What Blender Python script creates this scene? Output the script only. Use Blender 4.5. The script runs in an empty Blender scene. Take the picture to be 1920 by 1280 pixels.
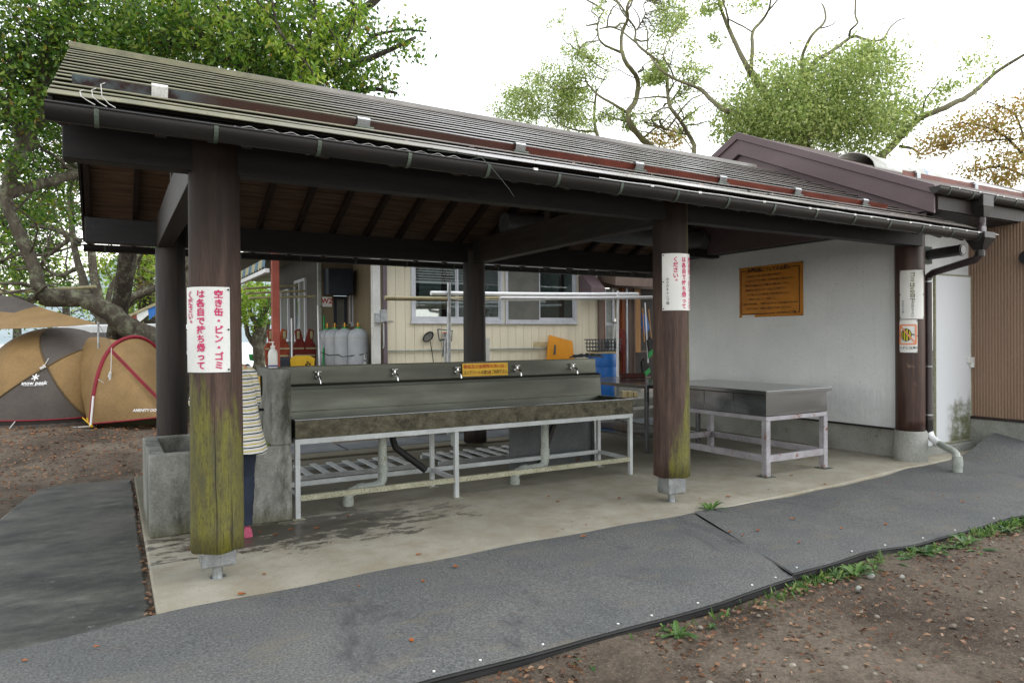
import bpy, bmesh, math, random
import numpy as np
from mathutils import Vector, Matrix, Euler
random.seed(7); RNG = np.random.default_rng(7)
C = bpy.context.scene.collection
R = math.radians
SC = bpy.context.scene
# ------------------------------------------------------------------ camera
FPX, H0 = 1305.33, 1.55
_y, _p, _r = R(29.919), R(-0.304), R(-0.412)
_F = np.array([math.sin(_y)*math.cos(_p), math.cos(_y)*math.cos(_p), math.sin(_p)])
_rt = np.array([math.cos(_y), -math.sin(_y), 0.0]); _up = np.cross(_rt, _F)
CR = math.cos(_r)*_rt + math.sin(_r)*_up; CU = -math.sin(_r)*_rt + math.cos(_r)*_up; CF = _F
cam_d = bpy.data.cameras.new("camera"); cam = bpy.data.objects.new("camera", cam_d); C.objects.link(cam)
cam_d.sensor_width = 36.0; cam_d.lens = FPX/1920*36.0; cam_d.clip_end = 3000; cam_d.clip_start = .05
mw = Matrix.Identity(4)
for i in range(3):
    mw[i][0] = CR[i]; mw[i][1] = CU[i]; mw[i][2] = -CF[i]
mw[2][3] = H0
cam.matrix_world = mw
SC.camera = cam
def P(px, py, D):
    "a point of the place, from where it stands in the photo and how far away it is"
    v = np.array([0, 0, H0]) + D*(CR*(px-960)/FPX - CU*(py-640)/FPX + CF)
    return (float(v[0]), float(v[1]), float(v[2]))
# ------------------------------------------------------------------ sky, sun, exposure
W = bpy.data.worlds.new("World"); SC.world = W; W.use_nodes = True
wn, wl = W.node_tree.nodes, W.node_tree.links
wn.clear()
sky = wn.new('ShaderNodeTexSky'); sky.sky_type = 'NISHITA'; sky.sun_disc = False
sky.sun_elevation = R(60); sky.sun_rotation = R(110); sky.air_density = 2.0; sky.dust_density = 0.0; sky.ozone_density = 1.0
hs = wn.new('ShaderNodeHueSaturation'); hs.inputs['Saturation'].default_value = .16
bg = wn.new('ShaderNodeBackground'); bg.inputs['Strength'].default_value = .15
wo = wn.new('ShaderNodeOutputWorld')
wl.new(sky.outputs[0], hs.inputs['Color']); wl.new(hs.outputs[0], bg.inputs[0]); wl.new(bg.outputs[0], wo.inputs[0])
sl = bpy.data.lights.new("sun", 'SUN'); sl.energy = 0.55; sl.angle = R(50); sl.color = (1, .96, .9)
sun = bpy.data.objects.new("sun", sl); C.objects.link(sun)
# bright overcast sky, strongest above and beyond the shelter
az = R(110); el = R(60)
sdir = Vector((math.sin(az)*math.cos(el), math.cos(az)*math.cos(el), math.sin(el)))
sun.rotation_euler = sdir.to_track_quat('Z', 'Y').to_euler(); sun.location = (0, 0, 30)
vs = SC.view_settings; vs.view_transform = 'Standard'; vs.look = 'None'; vs.exposure = 1.25; vs.gamma = 1
# ------------------------------------------------------------------ colours and materials
def c(h):
    h = h.lstrip('#'); o = []
    for i in (0, 2, 4):
        v = int(h[i:i+2], 16)/255; o.append(v/12.92 if v <= .04045 else ((v+.055)/1.055)**2.4)
    return (*o, 1)
class NT:
    def __init__(s, name):
        s.m = bpy.data.materials.new(name); s.m.use_nodes = True; s.t = s.m.node_tree; s.n = s.t.nodes; s.n.clear()
        s.out = s.n.new('ShaderNodeOutputMaterial'); s.b = s.n.new('ShaderNodeBsdfPrincipled'); s.t.links.new(s.b.outputs[0], s.out.inputs[0])
        s._co = None
    def L(s, a, b): s.t.links.new(a, b)
    def co(s, scale=(1, 1, 1), rot=(0, 0, 0), loc=(0, 0, 0)):
        if s._co is None: s._co = s.n.new('ShaderNodeTexCoord')
        mp = s.n.new('ShaderNodeMapping'); mp.inputs['Scale'].default_value = scale; mp.inputs['Rotation'].default_value = rot; mp.inputs['Location'].default_value = loc
        s.L(s._co.outputs['Object'], mp.inputs[0]); return mp.outputs[0]
    def noise(s, scale, detail=4, stretch=(1, 1, 1), rough=.55, dist=0, loc=(0, 0, 0)):
        n = s.n.new('ShaderNodeTexNoise'); n.inputs['Scale'].default_value = scale; n.inputs['Detail'].default_value = detail
        n.inputs['Roughness'].default_value = rough; n.inputs['Distortion'].default_value = dist
        s.L(s.co(stretch, loc=loc), n.inputs['Vector']); return n.outputs[0]
    def voro(s, scale, stretch=(1, 1, 1), feature='F1'):
        n = s.n.new('ShaderNodeTexVoronoi'); n.feature = feature; n.inputs['Scale'].default_value = scale; s.L(s.co(stretch), n.inputs['Vector']); return n
    def ramp(s, v, a, b, ca=(0, 0, 0, 1), cb=(1, 1, 1, 1)):
        r = s.n.new('ShaderNodeValToRGB'); e = r.color_ramp.elements; e[0].position = a; e[1].position = b; e[0].color = ca; e[1].color = cb
        s.L(v, r.inputs[0]); return r.outputs[0]
    def mix(s, f, a, b, mode='MIX'):
        m = s.n.new('ShaderNodeMix'); m.data_type = 'RGBA'; m.blend_type = mode
        for k, v in ((0, f), (6, a), (7, b)):
            if hasattr(v, 'links') or hasattr(v, 'is_linked'): s.L(v, m.inputs[k])
            else: m.inputs[k].default_value = v
        return m.outputs[2]
    def math(s, op, a, b=0.0):
        m = s.n.new('ShaderNodeMath'); m.operation = op
        for k, v in ((0, a), (1, b)):
            if hasattr(v, 'is_linked'): s.L(v, m.inputs[k])
            else: m.inputs[k].default_value = v
        return m.outputs[0]
    def xyz(s):
        x = s.n.new('ShaderNodeSeparateXYZ'); s.L(s.co(), x.inputs[0]); return x.outputs
    def smooth(s, v, a, b):
        m = s.n.new('ShaderNodeMapRange'); m.interpolation_type = 'SMOOTHSTEP'; s.L(v, m.inputs[0])
        m.inputs[1].default_value = a; m.inputs[2].default_value = b; return m.outputs[0]
    def bump(s, v, strength=.3, dist=.01):
        b = s.n.new('ShaderNodeBump'); b.inputs['Strength'].default_value = strength; b.inputs['Distance'].default_value = dist
        s.L(v, b.inputs['Height'])
        if s.b.inputs['Normal'].is_linked: s.L(s.b.inputs['Normal'].links[0].from_socket, b.inputs['Normal'])
        s.L(b.outputs[0], s.b.inputs['Normal'])
    def set(s, col=None, rough=None, metal=None, spec=None):
        for nm, v in (('Base Color', col), ('Roughness', rough), ('Metallic', metal), ('Specular IOR Level', spec)):
            if v is None: continue
            if hasattr(v, 'is_linked'): s.L(v, s.b.inputs[nm])
            else: s.b.inputs[nm].default_value = v
        return s
def M(name, a, b=None, rough=.6, metal=0, scale=6, stretch=(1, 1, 1), lo=.35, hi=.65, fine=.25, fscale=70, bump=.15, bdist=.004, spec=.4, rust=None, rustcol='#5a3018', rscale=14):
    k = NT(name); a = c(a) if isinstance(a, str) else a; b = c(b) if isinstance(b, str) else (b or a)
    col = k.mix(k.ramp(k.noise(scale, 6, stretch), lo, hi), a, b)
    if fine:
        fn = k.noise(fscale, 3, stretch)
        col = k.mix(fine, col, k.ramp(fn, .3, .7, (.15, .15, .15, 1), (1.6, 1.6, 1.6, 1)), 'MULTIPLY')
        if bump: k.bump(fn, bump, bdist)
    if rust:
        col = k.mix(k.ramp(k.noise(rscale, 8, rough=.7), rust, rust+.06), col, c(rustcol))
    k.set(col, rough, metal, spec); return k.m
MT = {}
MT['post_dark'] = M('post_dark', '#1f1917', '#2e2521', .55, scale=4, stretch=(6, 6, .5), fscale=40, bump=.4)
MT['beam'] = M('dark_stained_timber', '#1b1a1b', '#262425', .6, scale=3, stretch=(1, 6, 6), fscale=30)
MT['tie'] = M('tie_timber', '#211d1a', '#332c27', .6, scale=3, stretch=(8, .6, 8), fscale=30)
MT['board'] = M('roof_boards', '#5a473a', '#78604c', .7, scale=3, stretch=(.8, 9, 9), fscale=30, bump=.2)
MT['rafter'] = M('rafter_timber', '#1f1714', '#33261f', .7, scale=3, stretch=(9, 1, 9), fscale=30)
MT['gutter'] = M('gutter_plastic', '#1b1918', '#262322', .4, scale=4, stretch=(.5, 3, 3), fine=.2, bump=0)
MT['bracket'] = M('bracket_patina', '#3c4640', '#5a6558', .6)
MT['galv'] = M('galvanised', '#8e9294', '#b4b8ba', .42, .85, scale=9, fine=.15)
MT['whitemetal'] = M('white_clip', '#c8c8c4', '#e2e2de', .5)
MT['guard'] = M('snow_guard_paint', '#3d2520', '#4c3029', .5, scale=3, rust=.56, rustcol='#6c7f86', rscale=5)
MT['concrete'] = M('concrete', '#8a8982', '#6f6e66', .85, scale=3, fscale=60, bump=.25)
MT['white_plaster_flat'] = M('white_panel', '#d6d8d8', '#c6c9ca', .5, scale=3, fine=.08)
MT['brown_metal'] = M('mauve_brown_metal', '#66565a', '#5c4d50', .42, scale=2, stretch=(1, .4, 1), fine=.1)
MT['chrome'] = M('chrome', '#d8d8d8', None, .12, 1, fine=0)
MT['black'] = M('black_rubber', '#121212', '#1c1c1c', .6)
MT['dark_glass'] = M('dark_window_tint', '#101316', '#0a0c0e', .08, fine=0)
MT['pvc'] = M('grey_pvc', '#8f958f', '#a4a99f', .45, scale=8, rust=.62, rustcol='#6f7248', rscale=9)
MT['white_paint'] = M('white_paint', '#b8bcbc', '#a5a9a8', .5, scale=5, fine=.15, rust=.66, rustcol='#6d4a2c', rscale=16)
MT['rusty_rail'] = M('rust_speckled_paint', '#a9a892', '#93937c', .6, scale=8, rust=.535, rustcol='#57422a', rscale=75)
MT['table_frame'] = M('faded_mauve_paint', '#a3a1a6', '#8f8a8e', .5, scale=6, rust=.6, rustcol='#7c5448', rscale=7)
MT['sign_white'] = M('sign_white', '#e4e4e0', '#d6d7d3', .35, scale=3, fine=.05, bump=0)
MT['pink'] = M('crimson_ink', '#c22a62', '#cc3a6c', .5, fine=0)
MT['ink_black'] = M('black_ink', '#15130f', None, .5, fine=0)
MT['ink_grey'] = M('grey_ink', '#5c5e60', None, .5, fine=0)
MT['ink_red'] = M('red_ink', '#b02818', None, .5, fine=0)
MT['ink_olive'] = M('faded_olive_ink', '#6d6a1e', '#4d4f30', .5, fine=0)
MT['ink_blue'] = M('blue_ink', '#1f3f66', None, .5, fine=0)
MT['ink_white'] = M('white_ink', '#e8e8e8', None, .5, fine=0)
MT['sign_yellow'] = M('sign_yellow', '#e0b01c', '#d0a018', .4, scale=4, fine=.1)
MT['sign_orange'] = M('sign_orange', '#c8821a', '#b87616', .5, scale=4, fine=.1)
MT['bee_orange'] = M('bee_orange', '#e0916c', None, .5, fine=0)
MT['bee_yellow'] = M('bee_yellow', '#c9c02c', None, .5, fine=0)
MT['siding'] = M('cream_siding', '#dcd4bc', '#d0c8b0', .5, scale=2, stretch=(2, 2, .4), fine=.08)
MT['siding_dark'] = M('tan_siding', '#7a6f58', '#6b614c', .6, scale=2, stretch=(2, 2, .4), fine=.1)
MT['alu'] = M('aluminium_frame', '#c9ccd2', '#b9bcc2', .35, .3, fine=.05)
MT['navy'] = M('dark_navy_paint', '#1c2430', '#222a36', .5)
MT['brown_corr'] = M('tan_corrugated', '#7a6250', '#846c58', .5, scale=2, stretch=(1, 1, .3), fine=.12)
MT['foundation'] = M('foundation', '#9a9a94', '#7c7e76', .85, scale=2.2, fscale=50, bump=.25, rust=.62, rustcol='#6b6c58', rscale=3)
MT['red_paint'] = M('red_oxide_post', '#984a3a', '#863e2e', .55, scale=5)
MT['gas_grey'] = M('gas_bottle_grey', '#989ca0', '#8b8f92', .35, scale=3, fine=.08)
MT['green'] = M('green_plastic', '#1c9c48', '#16883e', .5, fine=.1)
MT['brass'] = M('brass', '#a8803a', None, .3, .9, fine=0)
MT['blue'] = M('blue_drum', '#1668b8', '#1259a2', .42, scale=3, fine=.12)
MT['orange_board'] = M('orange_board', '#d8901c', '#cc861a', .5, scale=3, fine=.1)
MT['crate'] = M('grey_crate', '#3c4246', '#4a5054', .55)
MT['yellow_basket'] = M('yellow_basket', '#d2a81c', '#c09614', .5)
MT['redcloth'] = M('red_vest', '#561410', '#6c2014', .8, scale=8)
MT['wood_handle'] = M('wood_handle', '#b88a54', '#a07444', .6, stretch=(4, 4, .5))
MT['wood_frame'] = M('weathered_jamb', '#7c6a60', '#6a5a50', .7, stretch=(6, 6, .4))
MT['orangewood'] = M('varnished_jamb', '#8c4a1e', '#7c3e16', .5, stretch=(6, 6, .4))
MT['bamboo'] = M('bamboo', '#a89c7c', '#8a8460', .55, scale=5, rust=.55, rustcol='#5c6238', rscale=7)
MT['white_pipe'] = M('white_pipe', '#eeeef0', '#e2e4e6', .35, fine=.05)
MT['tent_tan'] = M('tan_tent_fabric', '#8c7148', '#806640', .75, scale=3, fine=.12, fscale=26, bump=.35, bdist=.02)
MT['tent_grey'] = M('grey_tent_fabric', '#57504a', '#4d4742', .75, scale=3, fine=.12, fscale=26, bump=.35, bdist=.02)
MT['tent_red'] = M('red_tent_trim', '#8c1a2c', '#7a1424', .6)
MT['rope'] = M('pale_cord', '#c8c8c4', None, .8, fine=.1)
MT['van_white'] = M('van_white', '#d0d3d4', '#c6c9ca', .3, fine=.03, bump=0)
MT['tyre'] = M('tyre', '#161616', '#1e1e1e', .8)
MT['skin'] = M('skin', '#c99a7c', '#c29072', .5, fine=.05)
MT['hair'] = M('dark_hair', '#1c1512', '#2a201a', .5, stretch=(5, 5, .5))
MT['jeans'] = M('dark_denim', '#1c2433', '#262f40', .85, scale=7, fscale=160)
MT['pinkshoe'] = M('pink_shoe', '#b4546e', '#a84a64', .6)
MT['lime'] = M('lime_bowl', '#a8c428', None, .4, fine=0)
MT['teal'] = M('teal_cloth', '#2c7c84', '#256c74', .8)
MT['grey_pipe'] = M('grey_big_pipe', '#4c5052', '#5a5e60', .4)
MT['woodblock'] = M('pale_blocks', '#c4b48c', '#b09f78', .8)
def mat_post_moss(name, lowdir, amt):
    k = NT(name)
    wood = k.mix(k.ramp(k.noise(4, 6, (5, 5, .4)), .3, .7), c('#382b26'), c('#604d44'))
    fn = k.noise(28, 5, (5, 5, .35)); wood = k.mix(.5, wood, k.ramp(fn, .3, .7, (.35, .35, .35, 1), (1.45, 1.4, 1.4, 1)), 'MULTIPLY')
    x, y, z = k.xyz()
    d = k.math('ADD', k.math('MULTIPLY', x, lowdir[0]), k.math('MULTIPLY', y, lowdir[1]))
    wood = k.mix(k.math('MULTIPLY', k.smooth(k.math('ADD', z, k.math('MULTIPLY', k.noise(4, 5, (3, 3, .4)), .5)), 1.95, 2.65), .8), wood, c('#1e1815'))  # post tops darkened in the colour for the shade under the roof
    g = k.math('ADD', k.smooth(z, amt[1], amt[0]), k.math('MULTIPLY', d, amt[2]))
    g = k.math('ADD', g, k.math('MULTIPLY', k.math('SUBTRACT', k.noise(6, 9, (2.4, 2.4, .35), .75), .5), 1.9))
    msk = k.smooth(g, .35, .75)
    moss = k.mix(k.ramp(k.noise(6, 6, (3, 3, .6)), .35, .7), c('#55533a'), c('#76732c'))
    moss = k.mix(k.ramp(k.noise(55, 6, (1.5, 1.5, .5), .75), .5, .66), moss, c('#4a4030'))
    moss = k.mix(.34, moss, k.ramp(fn, .3, .7, (.35, .35, .35, 1), (1.4, 1.4, 1.3, 1)), 'MULTIPLY')
    k.bump(fn, .5, .006)
    k.set(k.mix(msk, wood, moss), .7, 0, .3); return k.m
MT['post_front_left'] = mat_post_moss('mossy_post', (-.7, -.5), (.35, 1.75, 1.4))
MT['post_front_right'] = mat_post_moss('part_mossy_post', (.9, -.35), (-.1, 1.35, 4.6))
def mat_roof():
    k = NT('ribbed_roof_metal'); x, y, z = k.xyz()
    g = k.math('ADD', k.smooth(x, -1.2, -4.6), k.math('MULTIPLY', k.math('SUBTRACT', k.noise(1.6, 6, (.6, 1, 1)), .5), .9))
    moss = k.mix(k.ramp(k.noise(9, 6), .35, .7), c('#58563e'), c('#757254'))
    brown = k.mix(k.ramp(k.noise(3, 5, (.4, 2, 2)), .35, .7), c('#6a645f'), c('#8d8882'))  # lifted to pale grey: sky reflection painted into the brown metal
    col = k.mix(k.smooth(g, .15, .85), brown, moss)
    fn = k.noise(60, 4, (.5, 1, 1)); col = k.mix(.3, col, k.ramp(fn, .3, .7, (.4, .4, .4, 1), (1.4, 1.4, 1.4, 1)), 'MULTIPLY')
    k.set(col, k.ramp(g, .1, .8, (.22, .22, .22, 1), (.7, .7, .7, 1)), 0, .8); return k.m
MT['roof'] = mat_roof(); MT['gap_shade'] = M('gap_shade_metal', '#1c1917', '#262220', .7)  # dark colour stands in for the shade in the gaps between courses
def mat_slab():
    k = NT('slab_concrete'); x, y, z = k.xyz()
    col = k.mix(k.ramp(k.noise(1.1, 8, rough=.65), .35, .65), c('#949082'), c('#aaa596'))
    col = k.mix(k.ramp(k.noise(3.2, 8, rough=.7), .42, .7), col, c('#8d8470'))
    # wet patches in front of the trough and under the sink
    dx = k.math('MULTIPLY', k.math('SUBTRACT', x, 1.35), .60); dy = k.math('MULTIPLY', k.math('SUBTRACT', y, 5.78), 1.45)
    r = k.math('SQRT', k.math('ADD', k.math('MULTIPLY', dx, dx), k.math('MULTIPLY', dy, dy)))
    w = k.math('ADD', k.math('MULTIPLY', r, -1.15), k.math('MULTIPLY', k.noise(4.6, 12, (.7, 1.4, 1), .8, loc=(3, 1, 0)), 5.0))
    wet = k.smooth(w, 1.65, 2.0)
    col = k.mix(k.math('MULTIPLY', wet, .85), col, c('#2f2b25'))
    back = k.smooth(k.math('ADD', y, k.math('MULTIPLY', k.noise(2, 6), .6)), 6.1, 7.4)  # rear slab darkened: shade under the roof put into a greenish tone
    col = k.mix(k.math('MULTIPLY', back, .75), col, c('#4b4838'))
    sp = k.noise(16, 5, rough=.7); col = k.mix(k.ramp(sp, .64, .72), col, c('#4f4a3d'))
    fn = k.noise(110, 3); col = k.mix(.35, col, k.ramp(fn, .3, .7, (.5, .5, .5, 1), (1.35, 1.35, 1.35, 1)), 'MULTIPLY')
    k.bump(fn, .25, .003)
    k.set(col, k.mix(wet, (.85, .85, .85, 1), (.35, .35, .35, 1)), 0, .35); return k.m
MT['slab'] = mat_slab()
def mat_apron():
    k = NT('dark_apron_concrete')
    col = k.mix(k.ramp(k.noise(2.4, 14, (.7, 1.3, 1), .78), .36, .66), c('#1f2325'), c('#55554f'))
    sc_ = k.noise(7, 6, (.5, 2.2, 1), .75, 2.0, loc=(1, 8, 0)); col = k.mix(k.ramp(sc_, .62, .70), col, c('#7c7f7e'))
    col = k.mix(k.ramp(k.noise(2.6, 8, (.5, 1.6, 1), .7, 1.5), .62, .72), col, c('#6c6d69'))
    col = k.mix(k.ramp(k.noise(1.4, 8, (1, 1, 1), .7, loc=(7, 2, 0)), .58, .68), col, c('#191b1e'))
    md = k.noise(13, 10, (.8, 1.3, 1), .78); col = k.mix(.8, col, k.ramp(md, .32, .7, (.5, .5, .5, 1), (1.6, 1.58, 1.5, 1)), 'MULTIPLY')
    col = k.mix(k.ramp(k.noise(30, 6, rough=.7, loc=(5, 5, 0)), .66, .70), col, c('#1c1d1e'))
    col = k.mix(k.ramp(k.noise(9, 8, (.45, 1.6, 1), .8, 1.5, loc=(9, 1, 0)), .64, .69), col, c('#7e807c'))
    fn = k.noise(90, 3); col = k.mix(.4, col, k.ramp(fn, .3, .7, (.5, .5, .5, 1), (1.35, 1.35, 1.35, 1)), 'MULTIPLY'); k.bump(fn, .3, .004)
    k.set(col, k.ramp(k.noise(1.4, 5, loc=(7, 2, 0)), .4, .65, (.75, .75, .75, 1), (.42, .42, .42, 1)), 0, .35); return k.m
MT['apron'] = mat_apron()
def mat_felt():
    k = NT('grey_felt')
    col = k.mix(k.ramp(k.noise(1.5, 6, (1, 1, 1)), .3, .7), c('#565859'), c('#656564'))
    a = k.noise(75, 3, (1, 1, 1), .7); b = k.noise(190, 2, (.5, 1.6, 1))
    col = k.mix(.75, col, k.ramp(a, .32, .68, (.42, .42, .42, 1), (1.55, 1.55, 1.5, 1)), 'MULTIPLY')
    col = k.mix(.5, col, k.ramp(b, .3, .7, (.5, .5, .55, 1), (1.5, 1.5, 1.45, 1)), 'MULTIPLY')
    col = k.mix(k.ramp(k.noise(3, 7, (.6, 1.5, 1), .7), .55, .8), col, c('#716a5c'))
    col = k.mix(k.ramp(k.noise(1.3, 9, (1, .5, 1), .75, 1.0), .58, .7), col, c('#47484a'))
    col = k.mix(k.ramp(k.noise(22, 5, rough=.7), .71, .75), col, c('#8d867a'))
    k.bump(a, .5, .006); k.set(col, .95, 0, .15); return k.m
MT['felt'] = mat_felt()
def mat_dirt():
    k = NT('bare_earth')
    col = k.mix(k.ramp(k.noise(.7, 8, rough=.65), .38, .62), c('#4f463d'), c('#746a5e'))
    col = k.mix(k.ramp(k.noise(2.3, 8, rough=.7), .5, .7), col, c('#3c342d'))
    v = k.voro(55); col = k.mix(k.ramp(v.outputs['Distance'], .12, .3, (1, 1, 1, 1), (0, 0, 0, 1)), col, c('#7d7266'))
    fn = k.noise(45, 6, rough=.75); col = k.mix(.7, col, k.ramp(fn, .3, .7, (.35, .35, .35, 1), (1.6, 1.55, 1.5, 1)), 'MULTIPLY')
    k.bump(k.noise(20, 8, rough=.8), .8, .03); k.bump(fn, .6, .01); k.set(col, .95, 0, .2); return k.m
MT['dirt'] = mat_dirt()
def mat_plaster():
    k = NT('rough_white_render')
    col = k.mix(k.ramp(k.noise(1.2, 6), .35, .7), c('#e8ebec'), c('#dadfe0'))
    col = k.mix(k.ramp(k.noise(9, 8, rough=.8), .66, .74), col, c('#8b8f8c'))
    x, y, z = k.xyz()
    zz = k.math('ADD', z, k.math('MULTIPLY', k.noise(4, 8, rough=.7), .9)); col = k.mix(k.math('MULTIPLY', k.smooth(zz, 1.15, .55), .35), col, c('#8f958f'))
    dr = k.noise(7, 6, (1, 3, .12), .6); col = k.mix(k.math('MULTIPLY', k.ramp(dr, .56, .72), .08), col, c('#7f8684'))
    sp = k.noise(38, 3, rough=.6); col = k.mix(k.ramp(sp, .70, .73), col, c('#5c605e'))
    h = k.noise(26, 5, (1, 1, .55), .6, 1.2); k.bump(h, .7, .02); k.set(col, .8, 0, .3); return k.m
MT['plaster'] = mat_plaster()
def mat_trough():
    k = NT('stained_trough_concrete'); x, y, z = k.xyz()
    col = k.mix(k.ramp(k.noise(2.2, 8, (1, 1, .55), .7), .36, .64), c('#5f6059'), c('#9a9a94'))
    col = k.mix(k.ramp(k.noise(1.6, 8, (2, 2, .6), .7, loc=(2, 5, 1)), .5, .66), col, c('#42433a'))
    zz = k.math('ADD', z, k.math('MULTIPLY', k.noise(3, 6), .35)); col = k.mix(k.math('MULTIPLY', k.smooth(zz, .36, .12), .7), col, c('#4c4c2e'))
    fn = k.noise(70, 4); col = k.mix(.4, col, k.ramp(fn, .3, .7, (.5, .5, .5, 1), (1.4, 1.4, 1.4, 1)), 'MULTIPLY'); k.bump(fn, .35, .006)
    k.set(col, .85, 0, .3); return k.m
MT['trough'] = mat_trough()
def mat_steel(name, dirt, rough=.34, tint='#8f928e'):
    k = NT(name)
    col = k.mix(k.ramp(k.noise(2, 6, (.25, 2, 3)), .35, .7), c(tint), c('#aaadb0' if dirt < .5 else '#5e6058'))
    g = k.noise(2.2, 8, (.35, 1, 1.3), .6); gm = k.math('MULTIPLY', k.ramp(g, .55-dirt*.4, 1.15-dirt*.4), min(1, .35+dirt))
    col = k.mix(gm, col, c('#32332a'))
    k.bump(k.noise(1.6, 2, (1, 1, 1)), .12, .05)
    k.set(col, k.mix(gm, (rough, rough, rough, 1), (.7, .7, .7, 1)), k.mix(gm, (.95, .95, .95, 1), (.15, .15, .15, 1)), .5); return k.m
MT['steel'] = mat_steel('brushed_stainless', .12, .17, '#95989a')
MT['sink_steel'] = mat_steel('grimy_stainless', .55, .3, '#4a4c45')
MT['sink_apron'] = M('algae_stained_apron', '#3f3b2a', '#5c5746', .7, scale=5, stretch=(2, 1, 3), fscale=22, fine=.5, rust=.55, rustcol='#2c2a1c', rscale=6)
def mat_bark(name, a, b, lich):
    k = NT(name)
    col = k.mix(k.ramp(k.noise(7, 8, (1, 1, .4), .7), .35, .65), c(a), c(b))
    col = k.mix(k.ramp(k.noise(5, 8, rough=.75, loc=(4, 4, 4)), .5, .62), col, c(lich))
    k.bump(k.noise(18, 8, (1, 1, .35), .75), .9, .05); k.set(col, .9, 0, .2); return k.m
MT['bark_dark'] = mat_bark('dark_bark', '#2f2a25', '#4c443b', '#6b6c5c')
MT['bark_pale'] = mat_bark('lichen_bark', '#453f37', '#625b50', '#7e806a')
MT['bark_mossy'] = mat_bark('mossy_bark', '#6a6558', '#7e7a62', '#84874e')
def mat_leaf(name, cols, trans=.35):
    k = NT(name)
    g = k.n.new('ShaderNodeNewGeometry'); r = k.n.new('ShaderNodeValToRGB'); e = r.color_ramp.elements
    e[0].position = 0; e[0].color = c(cols[0]); e[1].position = cols[-1][1] if isinstance(cols[-1], tuple) else 1; e[1].color = c(cols[-1] if isinstance(cols[-1], str) else cols[-1][0])
    for i, cc in enumerate(cols[1:-1]):
        q = e.new(cc[1] if isinstance(cc, tuple) else (i+1)/(len(cols)-1)); q.color = c(cc[0] if isinstance(cc, tuple) else cc)
    k.L(g.outputs['Random Per Island'], r.inputs[0])
    k.set(r.outputs[0], .5, 0, .35)
    if trans:
        t = k.n.new('ShaderNodeBsdfTranslucent'); hsv = k.n.new('ShaderNodeHueSaturation'); hsv.inputs['Value'].default_value = 1.6; hsv.inputs['Saturation'].default_value = 1.1
        k.L(r.outputs[0], hsv.inputs['Color']); k.L(hsv.outputs[0], t.inputs[0])
        mx = k.n.new('ShaderNodeMixShader'); mx.inputs[0].default_value = trans; k.L(k.b.outputs[0], mx.inputs[1]); k.L(t.outputs[0], mx.inputs[2]); k.L(mx.outputs[0], k.out.inputs[0])
    return k.m
MT['leaf_cherry'] = mat_leaf('cherry_leaves', ['#2a4718', '#3d5f22', '#57772e', ('#7a8c3a', .97), ('#8f642c', 1.0)], .40)
MT['leaf_dark'] = mat_leaf('dark_leaves', ['#1c3316', '#2a461c', '#3a5822', '#4a6426'])
MT['leaf_bright'] = mat_leaf('bright_leaves', ['#567628', '#6e8e34', '#8aa044', '#a2a850'], .45)
MT['leaf_willow'] = mat_leaf('willow_leaves', ['#647642', '#7e8f52', '#98a668', '#b2b87e'], .5)
MT['leaf_orange'] = mat_leaf('autumn_leaves', ['#7c7c42', '#8f8448', '#9c824a', '#8e7044'], .45)
MT['leaf_litter'] = mat_leaf('fallen_leaf_litter', ['#3a281c', '#513522', '#68432a', '#7a5a40', '#84684e'], 0)
MT['leaf_fallen'] = mat_leaf('fallen_leaf', ['#7a3f1c', '#9a5426', '#a05c20'], 0)
MT['weed'] = mat_leaf('weed_leaves', ['#34502a', '#466636', '#607e3e', '#7a8c48'], .25)
def mat_screen():
    k = NT('insect_screen'); k.set(k.mix(k.ramp(k.noise(4, 3), .4, .6), c('#55564f'), c('#626058')), .6, 0, .6); return k.m
MT['screen'] = mat_screen()
def mat_glass(name, tint, alpha):
    k = NT(name); g = k.n.new('ShaderNodeBsdfGlossy'); g.inputs['Roughness'].default_value = .03; g.inputs['Color'].default_value = (.85, .9, .9, 1)
    t = k.n.new('ShaderNodeBsdfTransparent'); t.inputs['Color'].default_value = c(tint)
    f = k.n.new('ShaderNodeFresnel'); f.inputs['IOR'].default_value = 1.5
    m = k.n.new('ShaderNodeMixShader'); k.L(k.math('ADD', f.outputs[0], alpha), m.inputs[0]); k.L(t.outputs[0], m.inputs[1]); k.L(g.outputs[0], m.inputs[2]); k.L(m.outputs[0], k.out.inputs[0])
    return k.m
MT['glass'] = mat_glass('window_glass', '#d0d8d6', .15)
def mat_emit(name, col, s):
    k = NT(name); e = k.n.new('ShaderNodeEmission'); e.inputs[0].default_value = c(col); e.inputs[1].default_value = s; k.L(e.outputs[0], k.out.inputs[0]); return k.m
MT['tube_light'] = mat_emit('fluorescent_tube', '#f4f8ff', 9.0)
def mat_shirt():
    k = NT('striped_shirt'); x, y, z = k.xyz()
    zz = k.math('ADD', z, k.math('MULTIPLY', k.noise(3, 2), .03))
    ph = k.math('FRACT', k.math('MULTIPLY', zz, 1/.052))
    nv = k.math('LESS_THAN', ph, .17); yl = k.math('MULTIPLY', k.math('GREATER_THAN', ph, .5), k.math('LESS_THAN', ph, .66))
    col = k.mix(nv, k.mix(yl, c('#d2d2cc'), c('#bfa83a')), c('#181c2c'))
    k.bump(k.noise(9, 4, (1, 1, .5)), .8, .05); k.set(col, .85, 0, .2); return k.m
MT['shirt'] = mat_shirt()
def mat_awning():
    k = NT('striped_awning_cloth'); x, y, z = k.xyz(); f = k.math('FRACT', k.math('MULTIPLY', y, 1/.7))
    k.set(k.mix(k.math('LESS_THAN', f, .5), c('#a8a384'), c('#5f7a8c')), .8, 0, .2); return k.m
MT['awning'] = mat_awning()
MT['hill'] = M('far_hillside', '#86949a', '#949fa2', 1, scale=.05, fine=0)
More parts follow.
